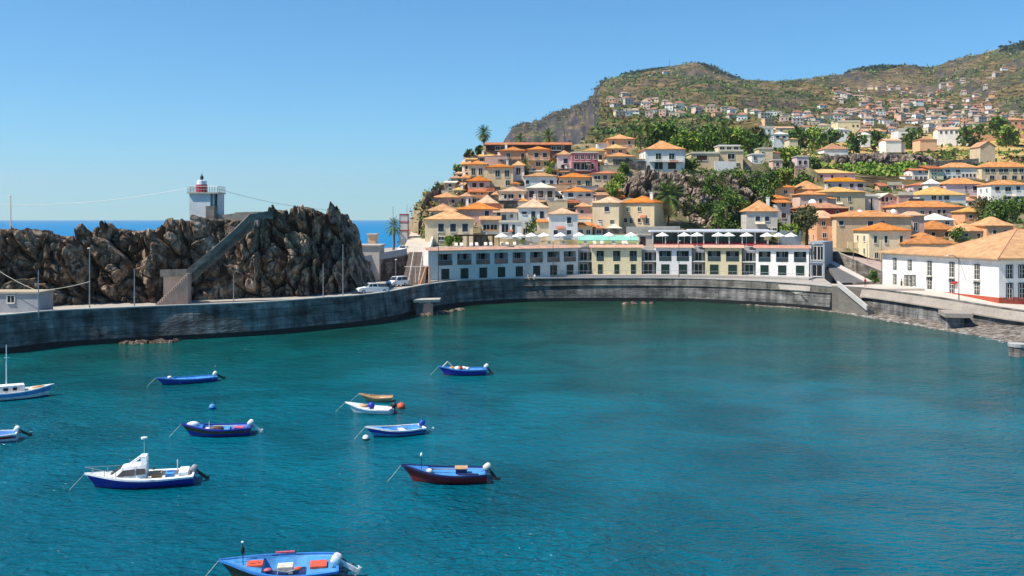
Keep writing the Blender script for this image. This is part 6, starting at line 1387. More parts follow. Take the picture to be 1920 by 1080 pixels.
def boat(bow, stern, label, B=1.7, Hh=.62, hull='blue', top='blue', inside='sky', rail='white', up=.55, motor=('white', 'black'), seats=('sky',), deck=.28, extra=None, name='rowing_boat', stripe=None, pointed=False, tilt=38, Lmul=1.0, floor='lt', keelband='navy'):
    b0 = G(*bow); s0 = G(*stern); d = b0-s0; L = d.length*Lmul; c = (b0+s0)/2
    e = empty(name, (c.x, c.y, 0), math.atan2(d.y, d.x), label, 'boat', 'small boats moored in the harbour')
    B *= 1.13; Hh *= .86; up *= 1.3
    rows = hull_rows(L, B, Hh, up, pointed=pointed); n = len(rows)
    def rk(s, fh): return (.30+.62*up)*max(0, (s-.5)/.5)**1.6*(1-max(fh, 0)**1.2)
    mb = MB(); lev = [(0.0, -.35), (.55, -.18), (.76, .10), (.88, .45), (1.0, 1.0)]   # (beam fraction, height fraction)
    vs = []
    for (x, b, sh, s) in rows:
        rake = (.30+.62*up)*max(0, (s-.5)/.5)**1.6
        for sg in (-1, 1):
            for (fb, fh) in lev:
                z = fh*sh if fh > 0 else fh*.6
                xx = x-rake*(1-max(fh, 0)**1.2)
                vs.append((xx, sg*b*fb, z))
    k = len(lev); fs = []; ms = []
    for i in range(n-1):
        for sd_ in (0, 1):
            for j in range(k-1):
                q0 = i*2*k+sd_*k+j; q1 = q0+2*k; f_ = (q0, q1, q1+1, q0+1); fs.append(f_ if sd_ == 0 else f_[::-1]); ms.append({0: 2, 1: 2, 2: 0, 3: 1 if stripe else 0}[j])
    fs.append(tuple([0*k+j for j in range(k)]+[k+j for j in range(k-1, -1, -1)])); ms.append(0)
    mb.v = vs; mb.f = fs; mb.m = ms; mb.build('hull', [paint(hull), paint(stripe or hull), paint(keelband)], e, smooth=False)
    # gunwale strip
    mb = MB(); inn = hull_rows(L, B, Hh, up, inset=.11, pointed=pointed)
    for sg in (-1, 1):
        for i in range(n-1):
            a, b_ = rows[i], rows[i+1]; c_, d_ = inn[i], inn[i+1]
            o1 = .035
            P4 = [(a[0], sg*(a[1]+o1), a[2]-.08), (b_[0], sg*(b_[1]+o1), b_[2]-.08), (b_[0], sg*(b_[1]+o1), b_[2]+.03), (a[0], sg*(a[1]+o1), a[2]+.03), (c_[0], sg*c_[1], c_[2]+.03), (d_[0], sg*d_[1], d_[2]+.03), (c_[0], sg*c_[1], c_[2]-.05), (d_[0], sg*d_[1], d_[2]-.05)]
            mb.add(P4, [(0, 1, 2, 3), (3, 2, 5, 4), (4, 5, 7, 6)])
    r0 = rows[0]; mb.box(r0[0]-.03, r0[0]+.10, -r0[1], r0[1], r0[2]-.1, r0[2]+.05); mb.build('gunwale', paint(rail), e)
    # inner skin and floor
    mb = MB(); fz = .10
    for i in range(n-1):
        a, b_ = inn[i], inn[i+1]
        xa = a[0]-rk(a[3], .15)-.12*a[3]; xb = b_[0]-rk(b_[3], .15)-.12*b_[3]
        for sg in (-1, 1): mb.add([(a[0], sg*a[1], a[2]-.05), (b_[0], sg*b_[1], b_[2]-.05), (xb, sg*b_[1]*.66, fz), (xa, sg*a[1]*.66, fz)], [(0, 1, 2, 3)], 0)
        mb.add([(xa, -a[1]*.66, fz), (xb, -b_[1]*.66, fz), (xb, b_[1]*.66, fz), (xa, a[1]*.66, fz)], [(0, 1, 2, 3)], 1)
    a = inn[0]; mb.add([(a[0]+.1, -a[1], a[2]-.05), (a[0]+.1, a[1], a[2]-.05), (a[0]+.1, a[1]*.8, fz), (a[0]+.1, -a[1]*.8, fz)], [(0, 1, 2, 3)], 0)
    mb.build('interior', [paint(inside), paint(floor)], e)
    # fore deck
    if deck:
        mb = MB(); i0 = int(n*(1-deck)); 
        for i in range(i0, n-1):
            a, b_ = inn[i], inn[i+1]; mb.add([(a[0], -a[1], a[2]-.02), (b_[0], -b_[1], b_[2]-.02), (b_[0], b_[1], b_[2]-.02), (a[0], a[1], a[2]-.02)], [(0, 1, 2, 3)])
        a = inn[i0]; mb.add([(a[0], -a[1], a[2]-.02), (a[0], a[1], a[2]-.02), (a[0]-.1, a[1]*.6, fz), (a[0]-.1, -a[1]*.6, fz)], [(0, 1, 2, 3)]); mb.build('fore_deck', paint(inside), e)
    for q, sc_ in enumerate(seats):
        f_ = .16+.26*q; r = inn[int(n*f_)]; mb = MB(); wd_ = .34 if q else .55; mb.box(r[0]-wd_, r[0]+wd_*.2, -r[1]*.97, r[1]*.97, r[2]-.22, r[2]-.15); mb.build('thwart', paint(sc_), e)
    if motor:
        outboard(e, rows[0][0]-.12, rows[0][2]+.02, motor[0], motor[1], tilt)
    # mooring line
    r = rows[-1]; mb = MB(); mb.tube([(r[0]-.05, 0, r[2]), (r[0]+.45, .1, r[2]*.45), (r[0]+.95, .15, -.1)], .012, 5); mb.build('mooring_line', paint('cream'), e)
    if extra: extra(e, rows, inn, L, B, Hh)
    return e
def bx(parent, name, m, x0, x1, y0, y1, z0, z1, bev=0):
    mb = MB(); mb.box(x0, x1, y0, y1, z0, z1); o = mb.build(name, m, parent)
    if bev:
        md = o.modifiers.new('b', 'BEVEL'); md.width = bev; md.segments = 2
    return o
def blob(parent, name, m, c, r, seed=1, sq=(1, 1, .7)):
    mb = MB(); n = 9; rd_ = random.Random(seed)
    vs = [(c[0]+r*sq[0]*math.sin(math.pi*i/6)*math.cos(2*math.pi*k/n)*(.8+.4*rd_.random()), c[1]+r*sq[1]*math.sin(math.pi*i/6)*math.sin(2*math.pi*k/n)*(.8+.4*rd_.random()), c[2]+r*sq[2]*math.cos(math.pi*i/6)) for i in range(7) for k in range(n)]
    mb.add(vs, [(i*n+k, (i+1)*n+k, (i+1)*n+(k+1) % n, i*n+(k+1) % n) for i in range(6) for k in range(n)]); return mb.build(name, m, parent, smooth=True)
# 1 slim blue boat
def ex1(e, rows, inn, L, B, Hh):
    for f in (.3, .62): r = inn[int(18*f)]; bx(e, 'locker', paint('lt'), r[0]-.5, r[0]+.3, -r[1]*.9, r[1]*.9, .12, r[2]-.08)
    blob(e, 'rope_coil', paint('cream'), (L*.30, 0, rows[-4][2]+.05), .22, 3)
boat((296, 722), (404, 713), 'slim blue boat with a light blue interior, farthest one on the left', B=1.9, Hh=.62, hull='blue', rail='sky', inside='lt', seats=('lt', 'sky'), extra=ex1, motor=('cream', 'black'), up=.5, tilt=60)
def ex2(e, rows, inn, L, B, Hh):
    blob(e, 'bundle', paint('white'), (L*.36, 0, rows[15][2]+.08), .34, 4, (1.3, .8, .7)); r = inn[2]; bx(e, 'cushion', paint('pink'), r[0]-.1, r[0]+.7, -.1, .55, r[2]-.15, r[2]+.05, .05)
    blob(e, 'net', paint('brown'), (L*.02, -.2, .45), .42, 5, (1.5, 1, .6)); blob(e, 'sack', paint('cream'), (L*.14, .25, .5), .28, 6)
    mb = MB(); mb.tube([(L*.12, .2, .3), (L*.12, .2, 1.15)], .025, 5); mb.tube([(-L*.3, .6, .78), (L*.05, .55, .85)], .03, 5); mb.build('oars', paint('cream'), e)
boat((345, 818), (470, 813), 'royal blue boat with a white bundle on its bow and a pink cushion', B=2.1, Hh=.80, hull='royal', rail='royal', inside='sky', seats=('sky', 'lt'), extra=ex2, motor=('white', 'white'), up=.5, stripe='brown', tilt=48)
# cabin cruiser
def ex3(e, rows, inn, L, B, Hh):
    m = paint('white'); n = 18
    # side decks
    mb = MB()
    for i in range(0, n):
        a, b_ = inn[i], inn[i+1]
        for sg in (-1, 1):
            k0 = max(a[1]-.28, 0) if i < 10 else 0; k1 = max(b_[1]-.28, 0) if i < 9 else 0
            mb.add([(a[0], sg*a[1], a[2]+.02), (b_[0], sg*b_[1], b_[2]+.02), (b_[0], sg*k1, b_[2]+.03), (a[0], sg*k0, a[2]+.03)], [(0, 1, 2, 3)])
    mb.build('side_deck', m, e)
    # cabin trunk (lofted)
    z0 = rows[10][2]; st = [(-.35, .70, .62, .66), (.35, .72, .78, .62), (1.25, .66, .82, .50), (1.95, .52, .12, .38)]
    xs = [-.35, .35, 1.1, 1.85]; hb = [.82, .84, .74, .48]; ht = [.60, .60, .50, .40]; hz = [.72, .74, .66, .10]
    mb = MB(); vs = []
    for x, b0, b1, h in zip(xs, hb, ht, hz): vs += [(x, -b0, z0), (x, -b1, z0+h), (x, b1, z0+h), (x, b0, z0)]
    fs = []
    for i in range(3):
        for j in range(3): fs.append((i*4+j, (i+1)*4+j, (i+1)*4+j+1, i*4+j+1))
    fs += [(0, 1, 2, 3), (15, 14, 13, 12)]; mb.add(vs, fs); mb.build('cabin', m, e)
    wq = [[(1.82, -.40, z0+.22), (1.82, .40, z0+.22), (1.18, .46, z0+.60), (1.18, -.46, z0+.60)]]
    for sg in (-1, 1):
        wq.append([(.35, sg*.835, z0+.18), (1.45, sg*.66, z0+.12), (1.05, sg*.625, z0+.50), (.35, sg*.695, z0+.56)]); wq.append([(-.30, sg*.84, z0+.25), (.25, sg*.84, z0+.20), (.25, sg*.71, z0+.58), (-.30, sg*.71, z0+.58)])
    for i_, q_ in enumerate(wq):
        mb = MB(); mb.add(q_, [(0, 1, 2, 3)]); o = mb.build('window' if i_ else 'windscreen', glassy('boat_window', (.10, .08, .07)), e)
        md = o.modifiers.new('s', 'SOLIDIFY'); md.thickness = .05; md.offset = 0
    mb = MB()
    for sg in (-1, 1):
        mb.side([(sg*.62, z0+.70), (sg*.56, z0+.70), (sg*.40, z0+1.22), (sg*.46, z0+1.22)], -.35, .0); mb.tube([(.75, sg*.45, z0+.70), (.05, sg*.42, z0+1.2)], .04, 5)
    mb.box(-.32, .05, -.46, .46, z0+1.2, z0+1.27); mb.tube([(-.15, 0, z0+1.25), (-.15, 0, z0+2.3)], .008, 4); mb.lathe([(.0, 0), (.2, .02), (.2, .12), (0, .14)], 10, 0, Matrix.Translation((-.15, 0, z0+2.3))); mb.build('radar_arch', m, e)
    mb = MB(); fr = [rows[i] for i in (13, 15, 17, 18)]
    for sg in (-1, 1):
        mb.tube([(r[0], sg*max(r[1]-.05, 0), r[2]+.38) for r in fr], .022, 5)
        for r in fr[:3]: mb.tube([(r[0], sg*(r[1]-.05), r[2]), (r[0], sg*(r[1]-.05), r[2]+.38)], .018, 4)
    mb.build('bow_rail', m_metal, e)
    bx(e, 'seat', paint('lt'), -2.0, -1.45, -.55, .4, .3, .72, .04); bx(e, 'locker', paint('tan'), -1.2, -.6, -.75, .1, .3, .70, .02); bx(e, 'engine_box', m, -2.9, -2.3, -.75, .75, .3, .85, .04)
    blob(e, 'fender', paint('black'), (-.55, -B/2-.05, Hh*.72), .13, 3, (1, 1, 2.2)); blob(e, 'fender', paint('black'), (-2.6, -B/2-.02, Hh*.6), .12, 3, (1, 1, 2.0)); mb = MB(); mb.tube([(-2.1, -.9, Hh*.8), (-2.1, -.9, Hh*.8+.75)], .03, 5); mb.build('pole', m, e)
boat((165, 915), (364, 903), 'white cabin cruiser with a royal blue hull, moored in the left foreground', B=2.4, Hh=.78, hull='royal', rail='white', inside='white', floor='cream', seats=(), deck=0, extra=ex3, motor=('grey', 'black'), up=.45, name='cabin_cruiser', stripe='royal', tilt=52)
# foreground blue and wood boat with red seats
def ex4(e, rows, inn, L, B, Hh):
    z = rows[9][2]
    mb = MB()
    for i in list(range(0, 5)):
        a, b_ = inn[i], inn[i+1]; mb.add([(a[0], -a[1], a[2]-.1), (b_[0], -b_[1], b_[2]-.1), (b_[0], b_[1], b_[2]-.1), (a[0], a[1], a[2]-.1)], [(0, 1, 2, 3)])
    b_ = inn[5]; mb.add([(b_[0], -b_[1], b_[2]-.1), (b_[0], b_[1], b_[2]-.1), (b_[0], b_[1]*.8, .1), (b_[0], -b_[1]*.8, .1)], [(0, 1, 2, 3)]); mb.build('rear_deck', paint('lt'), e)
    bx(e, 'hatch', paint('orange'), -L*.40, -L*.25, -.42, .45, rows[2][2]-.1, rows[2][2]+.02, .02); bx(e, 'hatch', paint('orange'), L*.16, L*.30, -.30, .42, rows[13][2]-.03, rows[13][2]+.08, .02)
    bx(e, 'box', paint('cream'), -L*.10, L*.04, -.65, -.02, .12, .50, .03); bx(e, 'box', paint('navy'), -L*.06, L*.03, .25, .62, .12, .4, .02)
    mb = MB(); mb.tube([(L*.32, -.30, rows[14][2]+.1), (-L*.05, -.86, z+.12), (-L*.12, -.9, z+.1)], .03, 6); mb.tube([(L*.42, .05, rows[16][2]+.2), (L*.1, -.8, z+.18)], .035, 6); mb.build('oars', paint('lt'), e)
    mb = MB(); mb.box(-L*.1, L*.07, -B/2-.02, -B/2+.10, z+.05, z+.12); mb.build('oar_rest', paint('pink'), e)
    mb = MB(); mb.tube([(-L*.17, .6, z), (-L*.05, .5, z-.18), (L*.1, .62, z+.02)], .03, 6); blob(e, 'rope_coil', paint('pink'), (L*.11, .6, z), .14, 3, (1.4, 1, .7)); blob(e, 'rope_coil', paint('orange'), (-L*.15, .62, z), .13, 4, (1.4, 1, .7)); mb.build('rope', paint('grey'), e)
    mb = MB(); mb.tube([(L*.33, .25, rows[14][2]), (L*.335, .27, rows[14][2]+1.1)], .02, 5); mb.build('pole', paint('black'), e); blob(e, 'pennant', paint('black'), (L*.333, .26, rows[14][2]+.72), .10, 5, (1, .5, 2)); blob(e, 'float', paint('white'), (L*.335, .27, rows[14][2]+1.1), .07, 5)
    outboard(e, rows[0][0]-.10, rows[0][2]+.05, 'white', 'white', 58, .42, 1.1); outboard(e, rows[0][0]-.10, rows[0][2]-.05, 'black', 'black', 52, -.38, .8)
boat((420, 1090), (634, 1077), 'open blue boat with orange-red hatches and a brown wooden hull, nearest the camera', B=2.85, Hh=.78, hull='wood', stripe='brown', rail='sky', inside='lt', floor='navy', seats=(), deck=.36, extra=ex4, motor=None, up=.55, keelband='brown')
def ex5(e, rows, inn, L, B, Hh):
    z = rows[8][2]
    mb = MB()
    for i in range(0, 12):
        a, b_ = inn[i], inn[i+1]; mb.add([(a[0], -a[1], a[2]-.16), (b_[0], -b_[1], b_[2]-.16), (b_[0], b_[1], b_[2]-.16), (a[0], a[1], a[2]-.16)], [(0, 1, 2, 3)])
    mb.build('deck', paint('lt'), e)
    bx(e, 'engine_box', paint('navy'), -L*.26, -L*.12, -.55, .12, z-.2, z+.18, .02); bx(e, 'box_lid', paint('tan'), -L*.27, -L*.11, -.5, .35, z+.19, z+.26, .02); blob(e, 'bucket', paint('cream'), (L*.20, .35, z+.12), .24, 5)
    mb = MB(); mb.tube([(L*.3, -.1, z+.12), (-L*.1, -.25, z+.08)], .04, 6); mb.tube([(L*.34, .05, z+.2), (-L*.02, -.1, z+.1)], .03, 6); mb.build('oars', paint('grey'), e)
    mb = MB(); mb.tube([(L*.30, .25, rows[13][2]), (L*.30, .25, rows[13][2]+1.0)], .02, 5); mb.build('pole', paint('black'), e); blob(e, 'float', paint('white'), (L*.30, .25, rows[13][2]+1.0), .09, 5, (1, 1, 1.6))
    mb = MB(); mb.tube([(-L*.40, .85, rows[1][2]), (-L*.15, .9, rows[6][2]+.05)], .07, 6); mb.build('roll', paint('navy'), e)
boat((760, 902), (912, 900), 'dark red boat with a bright blue deck and a cream outboard, right foreground', B=2.3, Hh=.78, hull='red', stripe='red', rail='navy', inside='sky', floor='sky', seats=(), deck=.3, extra=ex5, motor=('cream', 'black'), up=.62, keelband='dred', tilt=38)
def ex6(e, rows, inn, L, B, Hh):
    mb = MB(); mb.tube([(L*.44, .1, rows[17][2]), (L*.34, 0, 1.45), (L*.20, -.1, rows[13][2])], .06, 6); mb.build('frame', paint('cream'), e)
    for k, (x, m, r) in enumerate(((.12, 'cream', .38), (.05, 'red', .32), (-.02, 'cream', .34), (.25, 'tan', .3), (-.1, 'white', .25))): blob(e, 'net', paint(m), (L*x, .1*math.sin(k*2), .68), r, k)
    bx(e, 'locker', paint('lt'), -L*.42, -L*.16, -.6, .6, .2, rows[3][2]-.05)
boat((825, 703), (911, 702), 'royal blue boat piled with nets, farthest from the camera', B=2.0, Hh=.85, hull='royal', rail='sky', inside='sky', seats=('lt',), extra=ex6, motor=('white', 'black'), up=.4, keelband='dred')
def ex7(e, rows, inn, L, B, Hh):
    bx(e, 'plank', paint('tan'), L*.12, L*.22, -.55, .55, .3, .4)
boat((678, 753), (736, 752), 'smallest dinghy with a varnished tan hull behind the white motorboat', B=1.3, Hh=.55, hull='tan', rail='tan', inside='tan', seats=('white', 'white'), extra=ex7, motor=None, up=.6, keelband='brown', deck=.3)
def ex8(e, rows, inn, L, B, Hh):
    blob(e, 'cover', paint('royal'), (-L*.02, -.1, rows[8][2]+.15), .32, 3, (1, .9, 1)); blob(e, 'net', paint('tan'), (L*.14, .0, rows[11][2]+.05), .35, 8, (1.2, 1, .5))
boat((653, 772), (735, 776), 'white motorboat with a blue bundle and a black outboard, beside the red buoy', B=1.6, Hh=.62, hull='white', rail='white', inside='white', floor='cream', seats=('cream',), extra=ex8, motor=('black', 'black'), up=.6, keelband='grey', deck=.5, tilt=10)
boat((690, 820), (792, 810), 'pale blue boat with a royal blue stripe and a blue outboard', B=1.9, Hh=.62, hull='lt', stripe='royal', rail='white', inside='lt', floor='royal', seats=('lt', 'white', 'lt'), motor=('blue', 'white'), up=.6, keelband='navy', tilt=55)
def ex10(e, rows, inn, L, B, Hh):
    m = paint('white'); z0 = rows[8][2]
    mb = MB(); mb.prism([(-1.9, -.72), (.5, -.62), (.5, .62), (-1.9, .72)], z0-.1, z0+.6); mb.build('cabin', m, e)
    for b6 in ((.48, .54, -.45, .45, z0+.15, z0+.5), (-.5, -.15, -.70, -.60, z0+.15, z0+.42), (-1.3, -.9, -.73, -.63, z0+.15, z0+.42)):
        mb = MB(); mb.box(*b6); mb.build('window', m_pane, e)
    mb = MB(); mb.tube([(-1.0, 0, z0), (-1.0, 0, z0+4.4)], [.07, .04], 6); mb.tube([(-1.2, 0, z0+3.2), (-.7, 0, z0+3.2)], .03, 5); mb.build('mast', m, e); blob(e, 'net', paint('tan'), (1.8, 0, rows[12][2]+.1), .32, 4, (1.8, 1, .5))
boat((98, 741), (-32, 752), 'white fishing boat with blue stripes, a cabin and a mast, cut by the left edge', B=2.2, Hh=.95, hull='white', stripe='lt', rail='white', inside='cream', floor='cream', seats=(), extra=ex10, motor=None, up=.4, name='fishing_boat', deck=.45, keelband='navy')
boat((-62, 830), (33, 824), 'white boat with a dark red stripe and a raised outboard, cut by the left edge', B=1.8, Hh=.75, hull='white', stripe='red', rail='white', inside='sky', floor='sky', seats=('lt',), motor=('white', 'black'), up=.5, keelband='lt', tilt=62)
def buoy(px, py, r, cols, label):
    p = G(px, py); e = empty('buoy', (p.x, p.y, 0), 0, label, 'buoy'); mb = MB(); n = 14
    mb.lathe([(r*math.sin(math.pi*i/10), r*.55-r*math.cos(math.pi*i/10)) for i in range(0, 6)], n, 0); mb.lathe([(r*math.sin(math.pi*i/10), r*.55-r*math.cos(math.pi*i/10)) for i in range(5, 11)], n, 1); mb.build('float', [paint(cols[0]), paint(cols[1])], e, smooth=True)
    mb = MB(); mb.lathe([(.05, r*1.5), (.05, r*1.75), (0, r*1.75)], 8); mb.build('eye', paint('grey'), e)
buoy(752, 766, .36, ('orange', 'orange'), 'round orange-red buoy behind the white motorboat'); buoy(398, 767, .30, ('blue', 'lt'), 'small round blue buoy between the two blue boats on the left'); buoy(686, 825, .26, ('brown', 'white'), 'small white buoy at the bow of the pale blue boat')
buoy(270, 843, .16, ('grey', 'white'), 'tiny pale float left of the royal blue boat') if False else None

# ------------------------------------------------------------------ vehicles
m_tyre = mat('tyre', (.02, .02, .02), rough=.9, var=.1); m_rim = mat('rim', (.45, .45, .46), rough=.4, var=.05, metal=.5)
m_cglass = glassy('car_glass', (.03, .035, .04)); m_light = mat('headlight_glass', (.7, .7, .68), rough=.15, var=.03); m_tail = mat('tail_red', (.4, .02, .02), rough=.3, var=.03)
def car(loc, rz, label, kind):
    """x forward, wheels at z=.32"""
    e = empty('parked_car', loc, rz, label, 'car' if kind != 'pickup' else 'pickup truck', 'white vehicles on the quay'); m = m_white
    if kind == 'pickup':
        L0, L1 = -2.6, 2.6; W_ = .9; body = [(L0, .45), (L0, 1.0), (-.9, 1.02), (-.9, 1.05), (1.3, 1.08), (2.3, .98), (L1, .8), (L1, .4), (2.2, .32), (-2.2, .32)]; cab = [(-.85, 1.05), (-.6, 1.72), (.55, 1.74), (1.3, 1.08)]
    elif kind == 'van':
        L0, L1 = -2.1, 2.1; W_ = .88; body = [(L0, .4), (L0, 1.1), (1.1, 1.1), (1.9, .95), (L1, .75), (L1, .35), (-2.0, .30)]; cab = [(L0, 1.1), (-2.0, 1.85), (.45, 1.86), (1.25, 1.1)]
    else:
        L0, L1 = -2.0, 2.0; W_ = .85; body = [(L0, .4), (L0, .95), (-1.7, 1.0), (1.0, .98), (1.8, .85), (L1, .65), (L1, .32), (-1.9, .30)]; cab = [(-1.8, 1.0), (-1.35, 1.48), (.15, 1.5), (.95, .98)]
    mb = MB(); mb.prof(body, -W_, W_); o = mb.build('body', m, e); md = o.modifiers.new('b', 'BEVEL'); md.width = .06; md.segments = 2; md.limit_method = 'ANGLE'
    # tapered cabin
    mb = MB(); n = len(cab); vs = []
    for sg in (-1, 1):
        for x, z in cab: vs.append((x, sg*(W_-.04 if z < 1.2 else W_-.16), z-.01))
    mb.add(vs, [tuple(range(n)), tuple(range(n, 2*n))[::-1]]+[(i, n+i, n+(i+1) % n, (i+1) % n) for i in range(n)]); o = mb.build('cabin', m, e)
    bot, top = cab[0], cab[1]; t2, b2 = cab[2], cab[3]
    def wpos(x, z, sg): k = (z-1.05)/(cab[1][1]-1.05); return (x, sg*(W_-.04-.12*k+.012), z)
    z0, z1 = 1.16, cab[1][1]-.10
    mb = MB()
    for sg in (-1, 1):
        xa0 = cab[0][0]+(cab[1][0]-cab[0][0])*.35+.1; xa1 = cab[1][0]+.06; xb0 = cab[3][0]-.28; xb1 = cab[2][0]-.04; xm = (xa0+xb0)/2
        f = [(0, 1, 2, 3)] if sg < 0 else [(3, 2, 1, 0)]
        mb.add([wpos(xa0, z0, sg), wpos(xm-.05, z0, sg), wpos(xm-.05, z1, sg), wpos(xa1, z1, sg)], f); mb.add([wpos(xm+.05, z0, sg), wpos(xb0, z0, sg), wpos(xb1, z1, sg), wpos(xm+.05, z1, sg)], f)
    mb.build('side_window', m_cglass, e)
    mb = MB()
    def lerp(a, b, t): return (a[0]+(b[0]-a[0])*t, a[1]+(b[1]-a[1])*t)
    a_, b__ = lerp(b2, t2, .12), lerp(b2, t2, .9); yy_ = W_-.16
    mb.add([(a_[0]+.02, -yy_, a_[1]+.01), (a_[0]+.02, yy_, a_[1]+.01), (b__[0]+.02, yy_-.06, b__[1]+.01), (b__[0]+.02, -yy_+.06, b__[1]+.01)], [(0, 1, 2, 3)]); mb.build('windscreen', m_cglass, e)
    if kind == 'pickup': bx(e, 'load_bed', m_dkmetal, L0+.12, -1.0, -W_+.1, W_-.1, .9, 1.03)
    for x in (L0+.75, L1-.8):
        for sg in (-1, 1):
            mb = MB(); M_ = Matrix.Translation((x, sg*(W_-.08), .33)) @ Matrix.Rotation(R(90), 4, 'X'); mb.lathe([(0, -.12), (.3, -.12), (.34, -.08), (.34, .08), (.3, .12), (0, .12)], 16, 0, M_); wo_ = mb.build('wheel', m_tyre, e)
            mb = MB(); mb.lathe([(0, -.13), (.2, -.125), (.2, .125), (0, .13)], 12, 0, M_); mb.build('rim', m_rim, wo_)
    for sg in (-1, 1):
        bx(e, 'headlight', m_light, L1-.12, L1+.01, sg*.62-.16, sg*.62+.16, .62, .76); bx(e, 'tail_light', m_tail, L0-.01, L0+.06, sg*.7-.08, sg*.7+.08, .75, .95)
        bx(e, 'mirror', m, cab[3][0]-.45, cab[3][0]-.33, sg*(W_+.08)-.09, sg*(W_+.08)+.09, 1.1, 1.25)
    bx(e, 'bumper', m_dkmetal, L1-.02, L1+.06, -W_+.1, W_-.1, .35, .48); bx(e, 'grille', m_dkmetal, L1-.03, L1+.02, -.4, .4, .55, .68)
    return e
q = G(698, 550, 4.55); car((q.x, q.y, 4.56), R(206), 'white double-cab pickup parked on the quay beside the headland', 'pickup')
q = G(744, 537, 4.55); car((q.x, q.y, 4.56), R(232), 'white van parked at the foot of the harbour stairs', 'van')
q = P(759, 460, 215); car((q.x, 212, 9.78), R(262), 'white car parked on the plaza above the retaining wall', 'car')
q = P(785, 425, 258); car((-23.3, 250, 14.5), R(80), 'small dark-windowed white car at the top of the pale ramp road', 'car')

# ------------------------------------------------------------------ lamps, poles
def lamp(px, yb, yt, Y, label, heads=1, col=None, name='street_lamp', r=.07):
    b0 = P(px, yb, Y); h_ = (yb-yt)*Y/F; e = empty(name, b0, 0, label, 'street lamp' if heads else 'pole'); m = col or m_metal
    mb = MB(); mb.tube([(0, 0, -.6), (0, 0, h_)], [r*1.3, r*.8], 7); 
    if heads == 2:
        mb.tube([(0, 0, h_-.2), (-1.0, -.2, h_+.45), (-1.9, -.4, h_+.5)], .05, 6); mb.tube([(0, 0, h_-.2), (.7, .1, h_-2.0), (1.3, .2, h_-3.8)], .03, 5)
    elif heads == 1: mb.tube([(0, 0, h_), (.1, -.35, h_+.12)], .04, 5)
    mb.build('post', m, e)
    if heads:
        mb = MB(); M_ = Matrix.Translation((-2.0, -.42, h_+.42)) if heads == 2 else Matrix.Translation((.1, -.45, h_+.05)); mb.lathe([(0, .1), (.2, .04), (.22, -.04), (0, -.08)], 10, 0, M_); mb.build('lamp_head', m_frame, e)
    return e
for a_ in [(72, 590, 506, 129, 'pale pole beside the flat hut at the far left', 0), (168, 578, 466, 136, 'grey lamp post third of the headland row, with a bracket', 1), (252, 578, 504, 138, 'plain pale pole left of the rock stairway', 0), (438, 568, 515, 144, 'pale pole right of the rock stairway foot', 0),
           (606, 562, 494, 155, 'pale pole at the right part of the headland', 0), (643, 555, 458, 158, 'tall thin pole at the right edge of the headland', 0), (742, 546, 487, 176, 'white lamp post beside the white van', 1), (822, 528, 436, 190, 'tall dark lamp post at the left end of the hotel', 1),
           (1037, 520, 452, 206, 'dark lamp post in front of the long white hotel wing', 1), (1273, 521, 452, 206, 'dark lamp post in front of the short white hotel wing', 1), (1523, 530, 458, 196, 'lamp post with a bright head at the hotel end block', 1), (1600, 506, 440, 209, 'lamp post standing on the ramp stone wall', 1),
           (1626, 488, 451, 212, 'short lamp post before the cream house with green shutters', 1), (737, 470, 386, 214, 'tall lamp post with a bracket beside the scruffy palm', 1), (763, 445, 383, 230, 'thin antenna pole behind the red-framed kiosk', 0), (655, 470, 408, 175, 'dark thin post on the right shoulder of the headland', 0),
           (1653, 522, 450, 199, 'reddish post at the left corner of the white waterfront building', 0)]:
    lamp(a_[0], a_[1], a_[2], a_[3], a_[4], a_[5], m_dkmetal if 'dark' in a_[4] else None)
lamp(1798, 572, 484, 158, 'tall double-armed lamp post in front of the white waterfront building', 2, m_dkmetal)
lamp(20, 448, 368, 150, 'white mast with a light on top behind the left end of the headland', 1, m_frame, 'mast', .09)
# cables
def cable(label, pts, r, m, n=14, sag=1.0):
    w3 = [P(*p) for p in pts]; out = []
    for a0, a1 in zip(w3[:-1], w3[1:]):
        for i in range(n): t = i/n; p = a0.lerp(a1, t); p.z -= sag*4*t*(1-t)*(a1-a0).length*.03; out.append(p)
    out.append(w3[-1]); mb = MB(); mb.tube(out, r, 4); return tag(mb.build('cable', m), label, 'cable')
cable('thin string of lights running left from the light tower', [(356, 352, 153), (-20, 384, 150)], .028, m_metal)
cable('thin cable running right from the light tower to the rocks', [(412, 355, 153), (622, 394, 160)], .028, m_metal)
cable('pale rope sagging from a pole across the front of the rocks', [(-5, 506, 130), (70, 545, 130), (168, 528, 134)], .035, paint('cream'))

